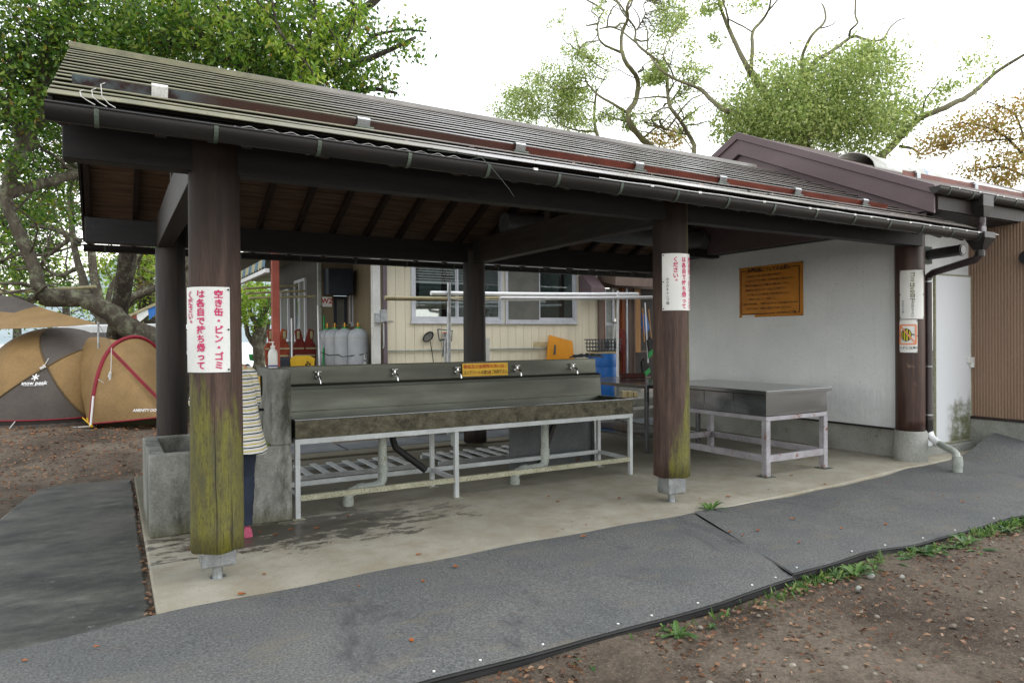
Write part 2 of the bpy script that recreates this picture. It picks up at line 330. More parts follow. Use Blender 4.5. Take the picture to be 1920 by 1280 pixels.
MT['lake'] = M('lake_water', '#c4cccc', '#d0d6d6', .3, fine=0)
# ------------------------------------------------------------------ mesh builder
ORG = {}
def rootloc(o):
    while o is not None and o.name not in ORG: o = o.parent
    return Vector(ORG[o.name]) if o is not None else Vector((0, 0, 0))
class MB:
    def __init__(s): s.v = []; s.f = []
    def add(s, vs, fs):
        n = len(s.v); s.v += [tuple(map(float, v)) for v in vs]; s.f += [tuple(i+n for i in f) for f in fs]; return s
    def box(s, x0, x1, y0, y1, z0, z1):
        x0, x1 = min(x0, x1), max(x0, x1); y0, y1 = min(y0, y1), max(y0, y1); z0, z1 = min(z0, z1), max(z0, z1)
        return s.add([(x0, y0, z0), (x1, y0, z0), (x1, y1, z0), (x0, y1, z0), (x0, y0, z1), (x1, y0, z1), (x1, y1, z1), (x0, y1, z1)],
                     [(0, 3, 2, 1), (4, 5, 6, 7), (0, 1, 5, 4), (1, 2, 6, 5), (2, 3, 7, 6), (3, 0, 4, 7)])
    def bar(s, p, q, w, h, up=(0, 0, 1)):
        p, q = Vector(p), Vector(q); d = (q-p).normalized(); up = Vector(up)
        if abs(d.dot(up)) > .98: up = Vector((1, 0, 0))
        r = d.cross(up).normalized(); u = r.cross(d)
        vs = [e + r*a*w/2 + u*b*h/2 for e in (p, q) for a, b in ((-1, -1), (1, -1), (1, 1), (-1, 1))]
        return s.add(vs, [(0, 1, 2, 3), (7, 6, 5, 4), (0, 4, 5, 1), (1, 5, 6, 2), (2, 6, 7, 3), (3, 7, 4, 0)])
    def tube(s, pts, r, seg=10, cap=True):
        pts = [Vector(p) for p in pts]; n = len(pts); rs = r if isinstance(r, (list, tuple)) else [r]*n
        vs = []; prev = None
        for i, p in enumerate(pts):
            d = (pts[min(i+1, n-1)] - pts[max(i-1, 0)])
            d = d.normalized() if d.length > 1e-9 else Vector((0, 0, 1))
            if prev is None:
                a = Vector((0, 0, 1)) if abs(d.z) < .9 else Vector((1, 0, 0)); x = d.cross(a).normalized()
            else:
                x = (prev - d*prev.dot(d)); x = x.normalized() if x.length > 1e-6 else d.orthogonal().normalized()
            prev = x; y = d.cross(x)
            for k in range(seg):
                t = 2*math.pi*k/seg; vs.append(p + (x*math.cos(t) + y*math.sin(t))*rs[i])
        fs = [(i*seg+k, i*seg+(k+1) % seg, (i+1)*seg+(k+1) % seg, (i+1)*seg+k) for i in range(n-1) for k in range(seg)]
        if cap: fs += [tuple(range(seg))[::-1], tuple((n-1)*seg+k for k in range(seg))]
        return s.add(vs, fs)
    def lathe(s, prof, cx, cy, seg=24, sx=1, sy=1, cap=True):
        vs = [(cx+r*sx*math.cos(2*math.pi*k/seg), cy+r*sy*math.sin(2*math.pi*k/seg), z) for r, z in prof for k in range(seg)]
        n = len(prof); fs = [(i*seg+k, i*seg+(k+1) % seg, (i+1)*seg+(k+1) % seg, (i+1)*seg+k) for i in range(n-1) for k in range(seg)]
        if cap: fs += [tuple(range(seg))[::-1], tuple((n-1)*seg+k for k in range(seg))]
        return s.add(vs, fs)
    def grid(s, rows):
        n, m = len(rows), len(rows[0]); return s.add([p for r in rows for p in r], [(i*m+j, i*m+j+1, (i+1)*m+j+1, (i+1)*m+j) for i in range(n-1) for j in range(m-1)])
    def prism(s, poly, ext):
        "polygon of 3-D points swept along the vector ext"
        n = len(poly); ext = Vector(ext); vs = [Vector(p) for p in poly] + [Vector(p)+ext for p in poly]
        return s.add(vs, [tuple(range(n))[::-1], tuple(range(n, 2*n))] + [(i, (i+1) % n, n+(i+1) % n, n+i) for i in range(n)])
    def build(s, name, mat, parent=None, bevel=0, smooth=False, loc=None, seg=2, solid=0):
        me = bpy.data.meshes.new(name)
        o = bpy.data.objects.new(name, me); C.objects.link(o)
        if parent is not None:
            o.parent = parent; off = rootloc(parent)
        else:
            off = Vector(loc or (0, 0, 0)); o.location = off; ORG[o.name] = tuple(off)
        me.from_pydata([tuple(Vector(v)-off) for v in s.v], [], s.f)
        bm = bmesh.new(); bm.from_mesh(me); bmesh.ops.recalc_face_normals(bm, faces=bm.faces); bm.to_mesh(me); bm.free()
        for mm in (mat if isinstance(mat, list) else [mat]): me.materials.append(MT[mm] if isinstance(mm, str) else mm)
        if smooth:
            for p in me.polygons: p.use_smooth = True
            if smooth == 'auto':
                me.set_sharp_from_angle(angle=R(40))
        if solid:
            md = o.modifiers.new('solid', 'SOLIDIFY'); md.thickness = solid; md.offset = 0
        if bevel:
            md = o.modifiers.new('bevel', 'BEVEL'); md.width = bevel; md.segments = seg; md.limit_method = 'ANGLE'; md.angle_limit = R(40)
        return o
def tag(o, label=None, cat=None, group=None, kind=None):
    if label: o['label'] = label
    if cat: o['category'] = cat
    if group: o['group'] = group
    if kind: o['kind'] = kind
    return o
def T(name, label, cat, loc=(0, 0, 0), group=None):
    o = bpy.data.objects.new(name, None); C.objects.link(o); o.location = loc; o.empty_display_size = .1
    ORG[o.name] = tuple(loc); return tag(o, label, cat, group)
def copy_tree(o, loc=None, parent=None, label=None):
    q = o.copy(); C.objects.link(q)
    if parent is not None: q.parent = parent
    if loc is not None: q.location = loc
    if label: q['label'] = label
    for ch in o.children: copy_tree(ch, None, q)
    return q
def struct(o): o['kind'] = 'structure'; return o
# ------------------------------------------------------------------ lettering
_TX = {}
def glyphs(txt, bold):
    key = (txt, bold)
    if key not in _TX:
        cu = bpy.data.curves.new('t', 'FONT'); cu.body = txt; cu.size = 1; cu.offset = bold; cu.align_x = 'CENTER'; cu.align_y = 'CENTER'; cu.resolution_u = 3
        ob = bpy.data.objects.new('t', cu); C.objects.link(ob)
        dg = bpy.context.evaluated_depsgraph_get(); dg.update()
        me = bpy.data.meshes.new_from_object(ob.evaluated_get(dg))
        _TX[key] = ([tuple(v.co) for v in me.vertices], [tuple(p.vertices) for p in me.polygons])
        bpy.data.objects.remove(ob); bpy.data.curves.remove(cu); bpy.data.meshes.remove(me)
    return _TX[key]
def write(mb, txt, u, v, size, fn, vertical=False, bold=.012, step=1.0, sx=1.0):
    "adds lettering centred on (u, v); vertical text starts at its top; fn maps (u, v) to the place"
    items = [(ch, u, v - size*step*(i+.5)) for i, ch in enumerate(txt)] if vertical else [(txt, u, v)]
    for t, a, b in items:
        if t == ' ': continue
        vs, fs = glyphs(t, bold)
        if vertical and t == '。': a += size*.45; b += size*.45
        mb.add([fn(a+x*size*sx, b+y*size) for x, y, z in vs], fs)
# ------------------------------------------------------------------ ground
def gz(x, y):
    z = -.05
    z += .17*min(1, max(0, (y-8.5)/4))*min(1, max(0, (2.2-x)/1.5))
    return z
rows = []
xs = [-400, -150, -60, -30, -18] + [-12+.3*i for i in range(81)] + [16, 24, 40, 80, 160, 400]
ys = [-60, -20, -6] + [.3*i-3 for i in range(81)] + [23, 28, 34, 40]
for yy in ys:
    rows.append([(xx, yy, gz(xx, yy) + (.012*math.sin(xx*2.1+yy*1.3)+.01*math.sin(xx*5.3-yy*3.7) if (-12 <= xx <= 12 and -3 <= yy <= 21) else 0)) for xx in xs])
struct(MB().grid(rows).build('ground', 'dirt', smooth=True))
struct(MB().add([(-900, 40, .12), (900, 40, .12), (900, 900, -.4), (-900, 900, -.4)], [(0, 1, 2, 3)]).build('lake', 'lake'))
hill = MB(); hp = []
for j, (yy, sc_) in enumerate(((520, 0), (600, .75), (680, 1), (800, .5))):
    hp.append([(xx, yy, -2 + sc_*(55+28*math.sin(xx*.011+.6)+14*math.sin(xx*.031)+5*math.sin(xx*.09))) for xx in range(-900, 901, 25)])
struct(hill.grid(hp).build('hills', 'hill', smooth=True))
# slab of the shelter, the darker apron at its left, platform behind
pl = [(.21, 4.28), (3, 4.38), (4.4, 4.48), (5.2, 4.535), (6.65, 4.61), (8.1, 4.77), (10.2, 4.83), (10.2, 9.04), (.21, 9.04)]
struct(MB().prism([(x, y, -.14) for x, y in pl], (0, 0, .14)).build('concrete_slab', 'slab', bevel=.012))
ap = [(.185, 3.6), (.185, 9.06), (-.60, 9.06), (-.70, 8.9), (-.78, 8.4), (-.88, 7.6), (-1.1, 6.9), (-1.5, 6.0), (-2.2, 4.9), (-3.2, 3.6)]
struct(MB().prism([(x, y, -.12) for x, y in ap], (0, 0, .095)).build('side_pavement', 'apron', bevel=.02))
plt = MB().box(4.2, 16, 10.35, 12.0, -.2, .17).box(4.2, 16, 10.75, 12.0, .17, .33).box(2.6, 4.2, 11.4, 19, -.2, .33)
struct(plt.build('platform', 'concrete', bevel=.02))
struct(MB().box(.3, 10.5, 9.25, 9.6, -.2, -.005).build('drain_kerb', 'slab', bevel=.01))
MT['rear_mat'] = M('rear_grey_matting', '#50555a', '#666a6c', .9, scale=2)
for (x0, x1, y0, y1, nm) in ((2.9, 9.5, 9.62, 10.3, 'dark grey matting strip laid along the foot of the platform'), (1.3, 2.85, 9.62, 10.6, 'short grey mat square between leaf litter and drain kerb')):
    tag(MB().box(x0, x1, y0, y1, -.05, .0).build('rear_mat', 'rear_mat', loc=((x0+x1)/2, (y0+y1)/2, -.05), bevel=.01), nm, 'mat')
# ------------------------------------------------------------------ the felt mats in front
def felt(x0, x1, front, back, zf, name, label, sk0=0, sk1=0):
    "front/back: functions of x giving y; zf(x, t) height"
    nx, ny = int((x1-x0)/.12), 14
    t_, s_ = MB(), MB(); rws = []
    for i in range(nx+1):
        xa = x0+(x1-x0)*i/nx; xb = x0+sk0+(x1+sk1-x0-sk0)*i/nx; f, b = front(xa), back(xb)
        rws.append([(xa+(xb-xa)*j/ny, f+(b-f)*j/ny, zf(xa+(xb-xa)*j/ny, j/ny)) for j in range(ny+1)])
    t_.grid(rws)
    root = T(name, label, 'ground mat', ((x0+x1)/2, 3.7, 0))
    t_.build('felt_sheet', 'felt', root, smooth=True)
    e = MB()
    for i in range(nx):
        a, b = rws[i][0], rws[i+1][0]
        e.add([a, b, (b[0], b[1]-.008, b[2]-.045), (a[0], a[1]-.008, a[2]-.045)], [(0, 1, 2, 3)])
    e.tube([(r[0][0], r[0][1]-.004, r[0][2]-.010) for r in rws], .008, 6)
    e.build('black_edge', 'black', root)
    return root, rws
def seam(t): return 0
def pw(pts):
    def f(x):
        for (a, b), (c_, d) in zip(pts, pts[1:]):
            if x <= c_: return b+(d-b)*(x-a)/(c_-a) if x >= a else b
        return pts[-1][1]
    return f
wob = lambda x: .005*math.sin(x*2.3)+.003*math.sin(x*6.7+1)
m1f = pw([(-4, 2.75), (1.2, 2.92), (2.1, 2.93), (3.1, 2.93), (3.8, 2.98)]); m1b = pw([(-4, 3.9), (-.5, 4.24), (.22, 4.42), (1.2, 4.40), (3.0, 4.78), (3.3, 4.75), (4.5, 4.5)])
m1b = pw([(-4, 3.9), (-.5, 4.24), (.10, 4.37), (.3, 4.405), (1.1, 4.43), (2.0, 4.46), (3.0, 4.49), (4.3, 4.485), (4.6, 4.50)])
m2f = pw([(3.8, 3.0), (4.6, 3.02), (5.1, 3.0), (6, 3.04), (6.9, 3.02), (11, 3.1)]); m2b = pw([(3.8, 4.48), (4.35, 4.485), (5.2, 4.525), (6.0, 4.55), (6.65, 4.595), (7.25, 4.645), (8.1, 4.76), (9.2, 4.80), (11, 4.82)])
def zmat1(x, t): return .006*math.sin(x*1.7+t*3)*(1-t) + .010 + (-.012 if t < .1 else 0) + .004*math.sin(x*6+t*5) + (.02*math.exp(-((x-1.75)/.45)**2-((t-.12)/.06)**2))
def zmat2(x, t):
    base = .012 if x < 4.6 else .012-.034*min(1, (x-4.6)/1.2)
    bump = .30*math.exp(-((x-10.3)/.75)**2)*max(0, t-.25)*1.2
    return base + .005*math.sin(x*3+t*2) + .004*math.sin(x*7-t*4)+bump
mroot, mr1 = felt(-4, 3.80, lambda x: m1f(x)+wob(x), lambda x: m1b(x)+wob(x+1)*.6, zmat1, 'felt_mat', 'grey felt mat with black edge along the near left of the shelter slab', 0, .60)
mroot2, mr2 = felt(3.803, 11, lambda x: m2f(x)+wob(x+2), lambda x: m2b(x)+wob(x+4)*.6, zmat2, 'felt_mat', 'grey felt mat running to the downpipe, right of the black seam', .60, 0)
def pins(root, rws, idx, off=.05):
    for i in idx:
        if i >= len(rws): continue
        a = rws[i][0]; x, y, z = a[0], a[1]+off, a[2]+.004
        MB().lathe([(.0065, z-.002), (.0072, z+.003), (.003, z+.005)], x, y, 10).build('pin', 'whitemetal', root)
pins(mroot, mr1, [36, 40, 44, 46, 49, 53, 55, 58, 62, 64]); pins(mroot2, mr2, [1, 6, 9, 13, 17, 22, 27, 33])
# seam: dark raised lap where the second mat starts
tag(MB().tube([(3.808+.6*i/14, 2.99+1.47*i/14, .012) for i in range(15)], .003, 6).build('mat_cord', 'black', loc=(3.8, 3.7, .02)), 'thin black strip in the seam between the two grey felt mats', 'strip')
exec_after = []
# ------------------------------------------------------------------ the washing shelter
sh = T('washing_shelter', 'open timber washing shelter with ribbed mossy gable roof on round log posts', 'shelter', (4.5, 6.93, 0))
SL = .4565; EY, EZ, RY, RZ = 4.28, 2.79, 6.92, 3.995
X0, X1 = -.275, 8.62
droop = lambda x: -.0065*max(0, x)
def roofpt(x, s, n, side=1):
    "s metres up the slope from the eave, n metres off it; side -1 mirrors to the rear slope"
    L_ = math.hypot(1, SL); y = EY + (s - n*SL)/L_; z = EZ + (s*SL + n)/L_
    if side < 0: y = 2*RY - y
    return (x, y, z+droop(x))
NC = 16; LEN = (RY-EY)*math.hypot(1, SL); CPOS = [0, .245]+[.245+(LEN-.245)*i/(NC-2) for i in range(1, NC-1)]
xs_r = [X0+(X1-X0)*i/24 for i in range(25)]
for side in (1, -1):
    rf = MB(); gp = MB()
    for k in range(NC-1):
        s0 = CPOS[k]; s1 = min(LEN, (CPOS[k+1] if k+1 < len(CPOS) else LEN)+.095)
        w0 = [.0015*math.sin(x*1.9+k*2.3)+.0008*math.sin(x*7+k) for x in xs_r]
        h = .033 if k else .036
        bd_t = .15 if k == 0 else .052
        rf.grid([[roofpt(x, s0+ds, n+w, side) for x, w in zip(xs_r, w0)] for ds, n in ((.002, h-.0055), (0, h-.004), (0, h), (bd_t, h), (bd_t+.006, .005))] + [[roofpt(x, s1, .003, side) for x in xs_r]])
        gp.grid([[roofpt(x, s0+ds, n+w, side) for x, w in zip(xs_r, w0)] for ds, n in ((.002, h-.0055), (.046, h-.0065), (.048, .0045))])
    o = rf.build('roof', 'roof', sh); gp.build('roof_underside', 'gap_shade', sh)
    # underlay closing the sheet, and the verge trim at the open gable
    u = MB(); u.grid([[roofpt(x, s, -.004, side) for x in (X0+.01, X1)] for s in (0, LEN)]).grid([[roofpt(x, s, -.024, side) for x in (X0+.01, X1)] for s in (0, LEN)])
    u.build('roof_underlay', 'beam', sh)
    vb = MB().prism([roofpt(X0, s, n, side) for s, n in ((0, .012), (LEN, .012), (LEN, -.13), (0, -.10))], (.022, 0, 0))
    vb.build('verge_board', 'beam', sh)
    # boards seen from below
    bd = MB(); nb = 13
    for k in range(nb):
        a, b = LEN*k/nb, LEN*(k+1)/nb-.012
        bd.grid([[roofpt(x, a, -.028-.001*(k % 3), side) for x in (X0+.03, X1-.02)], [roofpt(x, b, -.028-.001*(k % 3), side) for x in (X0+.03, X1-.02)]])
        bd.grid([[roofpt(x, b, -.028-.001*(k % 3), side) for x in (X0+.03, X1-.02)], [roofpt(x, b, -.024, side) for x in (X0+.03, X1-.02)]])
    bd.build('ceiling_boards', 'board', sh)
    r0 = None
    for k in range(20):
        x = X0+.07+k*.452
        if x > X1-.1: break
        a, b = Vector(roofpt(0, -.03, -.075, side)), Vector(roofpt(0, LEN-.01, -.075, side))
        if r0 is None:
            r0 = MB().bar(a, b, .055, .09, (0, 0, 1)).build('rafter', 'rafter', sh, bevel=.004)
            r0.location = (x-4.5, -6.93+0, 0); r0.location = Vector((x, 0, droop(x)))
            # mesh stays in shelter coordinates, only x is shifted
            r0.location = Vector((x, 0, droop(x)))
        else:
            q = r0.copy(); C.objects.link(q); q.parent = sh; q.location = Vector((x, 0, droop(x)))
MB().prism([(X0-.01, RY-.13, RZ-.02), (X0-.01, RY-.125, RZ+.022), (X0-.01, RY-.02, RZ+.062), (X0-.01, RY+.02, RZ+.062), (X0-.01, RY+.125, RZ+.022), (X0-.01, RY+.13, RZ-.02)], (8.2, 0, -.052)).build('ridge_cap', 'roof', sh)
MB().bar((X0+.05, RY, RZ-.16), (X1, RY, RZ-.22), .12, .22).build('ridge_beam', 'beam', sh)
# front and rear beams, tie beams
YF, YR = 4.90, 8.95
MB().box(-.24, 8.55, YF-.06, YF+.07, 2.624, 2.90).build('front_beam', 'beam', sh, bevel=.006)
MB().box(-.24, 8.55, YR-.07, YR+.06, 2.624, 2.90).build('rear_beam', 'beam', sh, bevel=.006)
for x in (.53, 4.53):
    MB().box(x-.075, x+.075, YF+.07, YR-.07, 2.605, 2.94).build('tie_beam', 'tie', sh, bevel=.006)
    MB().box(x-.06, x+.06, RY-.06, RY+.06, 2.94, RZ-.26).build('king_post', 'tie', sh, bevel=.006)
def log_post(x, y, z0, r, mat, top=2.9, saddle=True, rt=None):
    rt = rt or r; pr = []
    mb = MB(); seg = 40; rws = []
    n = 18
    for i in range(n+1):
        z = z0+(top-z0)*i/n; rr = r+(rt-r)*i/n
        ring = []
        for k in range(seg):
            t = 2*math.pi*k/seg
            q = rr*(1+.012*math.sin(3*t+x)+.008*math.sin(7*t+2+z*.6)+.006*math.sin(z*2.3+t))
            ring.append((x+q*math.cos(t), y+q*math.sin(t), z+(.006*math.sin(5*t) if i == 0 else 0)))
        rws.append(ring)
    vs = [p for rg in rws for p in rg]
    fs = [(i*seg+k, i*seg+(k+1) % seg, (i+1)*seg+(k+1) % seg, (i+1)*seg+k) for i in range(n) for k in range(seg)]
    mb.add([(a, b, cz) for a, b, cz in vs], fs + [tuple(range(seg))[::-1], tuple(n*seg+k for k in range(seg))])
    e = bpy.data.objects.new('post', bpy.data.meshes.new('post')); C.objects.link(e); e.parent = sh
    base = Vector((x, y, 0))
    me = e.data; me.from_pydata([tuple(Vector(v)-base) for v in mb.v], [], mb.f); me.materials.append(MT[mat])
    for p in me.polygons: p.use_smooth = len(p.vertices) == 4
    e.location = base - Vector(sh.location)
    ORG[e.name] = tuple(base)
    if saddle:
        h = z0
        MB().box(x-.105, x+.105, y-.085, y+.085, .085, h-.004).build('steel_saddle', 'galv', e, bevel=.012)
        MB().lathe([(.033, 0), (.033, .085)], x, y, 20).lathe([(.05, 0), (.05, .004)], x, y, 20).build('pipe_foot', 'galv', e, smooth='auto')
    return e
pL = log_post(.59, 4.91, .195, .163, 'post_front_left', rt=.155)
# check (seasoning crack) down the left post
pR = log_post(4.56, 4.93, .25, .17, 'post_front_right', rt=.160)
log_post(.60, 8.95, .06, .165, 'post_dark', saddle=False, rt=.155); log_post(4.53, 8.95, .06, .165, 'post_dark', saddle=False, rt=.155)
MT['post_wall'] = M('glossy_brown_post', '#33211c', '#4d352c', .4, scale=4, stretch=(5, 5, .4), fscale=30, bump=.4, rust=.62, rustcol='#6b5648', rscale=5)
wp = log_post(8.60, 5.03, .36, .165, 'post_wall', saddle=False)
MB().lathe([(.195, -.01), (.19, .34), (.175, .37)], 8.60, 5.03, 36).build('concrete_footing', 'foundation', wp, smooth='auto')
for x, y in ((.60, 8.95), (4.53, 8.95)):
    pass
cr = MB()
for ang, z0, z1 in ((-1.72, .2, 1.30), (-1.15, .2, .62)):
    pts = []
    for i in range(24):
        z = z0+(z1-z0)*i/23; a = ang+.025*math.sin(z*5)+.01*math.sin(z*17); r_ = .1655*(1+.0)
        pts.append((.59+r_*math.cos(a), 4.91+r_*math.sin(a), z))
    cr.tube(pts, [.0004+.0016*math.sin(math.pi*min(1, .15+i/23)) for i in range(24)], 5)
cr.build('seasoning_crack', 'black', pL)
# ---- front and rear gutters
def gutter(y, z, x0, x1, parent, nbr, clips, side=-1, dz=0.0):
    L_ = x1-x0; g = MB(); R_ = .062; rws = []
    zz = lambda x: z+dz*(x-x0)/L_
    for x in (x0, x1):
        outer = [(x, y+R_*math.cos(t), zz(x)+R_*math.sin(t)*1.25) for t in [math.pi+math.pi*i/14 for i in range(15)]]
        inner = [(x, y+(R_-.004)*math.cos(t), zz(x)+(R_-.004)*math.sin(t)*1.25) for t in [math.pi+math.pi*i/14 for i in range(14, -1, -1)]]
        rws.append(outer+inner+[outer[0]])
    g.grid(rws)
    for ys in (-1, 1): g.tube([(x0, y+ys*R_, z), (x1, y+ys*R_, zz(x1))], .007, 8)
    for x in (x0, x1): g.prism([(x, y+R_*math.cos(t), zz(x)+R_*math.sin(t)*1.25) for t in [math.pi+math.pi*i/14 for i in range(15)]], (.004, 0, 0))
    go = g.build('gutter', 'gutter', parent, smooth='auto')
    for i in range(nbr):
        x = x0+.22+(L_-.4)*i/(nbr-1)
        b = MB(); t0 = [math.pi*.98+math.pi*1.04*k/12 for k in range(13)]
        b.grid([[(x+dx, y+(R_+.004)*math.cos(t), zz(x)+(R_+.004)*math.sin(t)*1.25) for t in t0] for dx in (-.011, .011)])
        b.box(x-.011, x+.011, y+R_-.002, y+R_+.18, zz(x)-.02, zz(x)-.012)
        b.build('gutter_bracket', 'bracket', go, solid=.003)
    if clips:
        for x in clips:
            MB().box(x-.016, x+.016, y+side*R_-.012, y+side*R_+.008, zz(x)-.004, zz(x)+.012).build('gutter_clip', 'whitemetal', go)
        MB().tube([(x, y+side*R_-.002, zz(x)+.008+.003*math.sin(x*9)) for x in np.linspace(max(3.1, x0+.2), x1+.18, 40)], .0035, 5).build('heating_wire', 'whitemetal', go)
    return go
gF = gutter(4.155, 2.725, -.275, 8.55, sh, 16, [2.55, 3.6, 4.1, 4.85, 5.45, 5.56, 6.1, 6.35, 6.62, 7.0, 7.35, 7.6, 7.72, 8.05, 8.3, 8.45], dz=-.055)
MB().tube([(x, 4.095+.008*math.sin(x*55), 2.735-.006*x+.006*math.cos(x*55)) for x in np.linspace(.6, 2.0, 160)], .0012, 4).build('coiled_wire', 'whitemetal', gF)
gutter(9.69, 2.685, -.275, 8.55, sh, 12, None)
# twigs and white hooks caught in the gutter's end
hk = MB()
for i, (x, h) in enumerate(((-.02, .085), (-.06, .05), (-.11, .035))):
    hk.tube([(x+.05, 4.10, 2.74), (x+.02, 4.10, 2.755), (x-.01, 4.09, 2.76+h*.3), (x-.015, 4.09, 2.76+h), (x+.004, 4.088, 2.77+h)], .0024, 5)
hk.build('wire_hook', 'whitemetal', gF)
MB().tube([(2.05, 4.09, 2.72), (2.12, 4.07, 2.735), (2.2, 4.065, 2.67), (2.32, 4.06, 2.55), (2.36, 4.06, 2.50)], [.0015, .002, .0018, .0015, .001], 5).build('twig', 'bracket', gF)
MB().tube([(1.75, 4.1, 2.745), (1.95, 4.10, 2.75), (2.13, 4.08, 2.74), (2.25, 4.085, 2.74)], .0018, 5).build('twig', 'bracket', gF)
# hopper and downpipe at the right end
hp_ = MB().prism([(8.37, 4.06, 2.62), (8.60, 4.06, 2.62), (8.60, 4.27, 2.62), (8.37, 4.27, 2.62)], (0, 0, .07)).add(
    [(8.37, 4.06, 2.62), (8.60, 4.06, 2.62), (8.60, 4.27, 2.62), (8.37, 4.27, 2.62), (8.44, 4.12, 2.50), (8.54, 4.12, 2.50), (8.54, 4.22, 2.50), (8.44, 4.22, 2.50)],
    [(0, 1, 5, 4), (1, 2, 6, 5), (2, 3, 7, 6), (3, 0, 4, 7), (4, 5, 6, 7)])
hp_.build('hopper', 'gutter', sh, bevel=.006)
MT['downpipe'] = M('dark_downpipe', '#352c2e', '#3e3436', .35, fine=.1)
dp = MB().tube([(8.49, 4.17, 2.5), (8.49, 4.17, 2.45), (8.50, 4.22, 2.40), (8.74, 4.82, 2.31), (8.785, 4.90, 2.28), (8.79, 4.91, 2.22), (8.79, 4.91, .38), (8.79, 4.90, .33)], .042, 16).build('downpipe', 'downpipe', sh, smooth='auto')
MB().tube([(8.49, 4.17, 2.49), (8.49, 4.17, 2.43)], .05, 16).tube([(8.79, 4.91, .50), (8.79, 4.91, .33)], .048, 16).build('pipe_collar', 'gutter', dp, smooth='auto')
for z in (2.2, 1.15, .55): MB().tube([(8.79, 4.91, z), (8.79, 4.91, z+.018)], .046, 16).box(8.70, 8.79, 4.93, 4.945, z, z+.014).build('pipe_clamp', 'galv', dp)
MB().tube([(8.79, 4.90, .34), (8.775, 4.87, .28), (8.70, 4.77, .245), (8.64, 4.70, .235)], .043, 14).build('white_elbow', 'white_pipe', dp, smooth='auto')
MB().tube([(8.645, 4.705, .235), (8.45, 4.44, .20), (8.40, 4.385, .18), (8.385, 4.365, .12)], .04, 14).tube([(8.385, 4.365, .16), (8.385, 4.365, -.06)], [.052, .052], 16).tube([(8.385, 4.365, .12), (8.385, 4.365, .05)], .058, 16).build('grey_outlet', 'pvc', dp, smooth='auto')
# snow guard with its clamps
SG = .58
sg = MB()
for a, b in ((-.185, 3.2), (3.2, 7.75)):
    A, B = roofpt(a, SG, 0), roofpt(b, SG-.0*1, 0)
    sg.add([roofpt(a, SG, .022), roofpt(b, SG, .022), roofpt(b, SG-.005, .075), roofpt(a, SG-.005, .075), roofpt(a, SG+.006, .022), roofpt(b, SG+.006, .022), roofpt(b, SG+.001, .075), roofpt(a, SG+.001, .075)],
           [(0, 1, 2, 3), (7, 6, 5, 4), (0, 4, 5, 1), (2, 6, 7, 3), (0, 3, 7, 4), (1, 5, 6, 2)])
    sg.add([roofpt(a, SG, .022), roofpt(b, SG, .022), roofpt(b, SG+.05, .026), roofpt(a, SG+.05, .026)], [(0, 1, 2, 3)])
k = NT('snow_guard_weathered'); x_, y_, z_ = k.xyz()
bl = k.mix(k.ramp(k.noise(5, 6), .45, .55), c('#38282a'), c('#5e6c72')); rd = k.mix(k.ramp(k.noise(4, 6, (1, 3, 3)), .4, .6), c('#5a2a20'), c('#74382a'))
g_ = k.math('ADD', x_, k.math('MULTIPLY', k.noise(2, 4), 2.5))
k.set(k.mix(k.smooth(g_, -1.2, .6), k.mix(k.smooth(g_, -3.6, -2.2), bl, c('#46302a')), rd), .5, 0, .4); MT['guard2'] = k.m
sgo = sg.build('snow_guard', 'guard2', sh)
for i, x in enumerate((.27, 1.55, 2.83, 4.05, 5.08, 6.16, 7.30)):
    w = .045; m = MB()
    prof = [(SG-.03, .02), (SG-.028, .085), (SG-.012, .094), (SG+.10, .05), (SG+.105, .035)]
    m.grid([[roofpt(x+dx, s, n) for s, n in prof] for dx in (-w, w)])
    m.build('guard_clamp', 'whitemetal' if i < 1 else 'galv', sgo, solid=.004)
    if i: MB().tube([roofpt(x-.06, SG-.04, .03), roofpt(x+.07, SG-.04, .03)], .013, 8).build('clamp_bolt', 'bracket', sgo)
# ------------------------------------------------------------------ signs on the posts
def cyl_sign(x, y, r, a0, a1, z0, z1, label, cols, small=None, group=None, shape=None, name='notice_sign', tilt=0):
    "a thin plate bent round a post; angles measured at the post's axis, lettering reads from a0 to a1"
    root = T(name, label, 'sign', (x+r*math.cos((a0+a1)/2), y+r*math.sin((a0+a1)/2), (z0+z1)/2), group)
    R1 = r+.004; w = (a1-a0)*R1
    def fn(off):
        return lambda u, v: (x+(R1+off)*math.cos(a0+u/R1), y+(R1+off)*math.sin(a0+u/R1), z0+v+tilt*u)
    f0, f1 = fn(0), fn(.0035); n = 22
    pm = MB()
    pm.grid([[f1(w*i/n, v) for i in range(n+1)] for v in (0, z1-z0)]); pm.grid([[f0(w*i/n, v) for i in range(n+1)] for v in (0, z1-z0)])
    for v in (0, z1-z0): pm.grid([[f(w*i/n, v) for i in range(n+1)] for f in (f0, f1)])
    for u in (0, w): pm.grid([[f(u, v) for v in (0, z1-z0)] for f in (f0, f1)])
    pm.build('plate', 'sign_white', root)
    tf = fn(.0075)
    for mat, items in cols.items():
        m = MB()
        for txt, u, v, size, vert, bold, step in items: write(m, txt, u*w, v, size, tf, vert, bold, step)
        m.build('lettering', mat, root)
    nm = MB()
    for u in (.03, .97):
        for v in (.03, .5, .97): p = tf(u*w, v*(z1-z0)); nm.lathe([(.001, p[2]-.006), (.006, p[2]-.004), (.006, p[2]+.004), (.001, p[2]+.006)], p[0], p[1], 8)
    nm.build('nail', 'ink_black', root)
    return root, tf, w
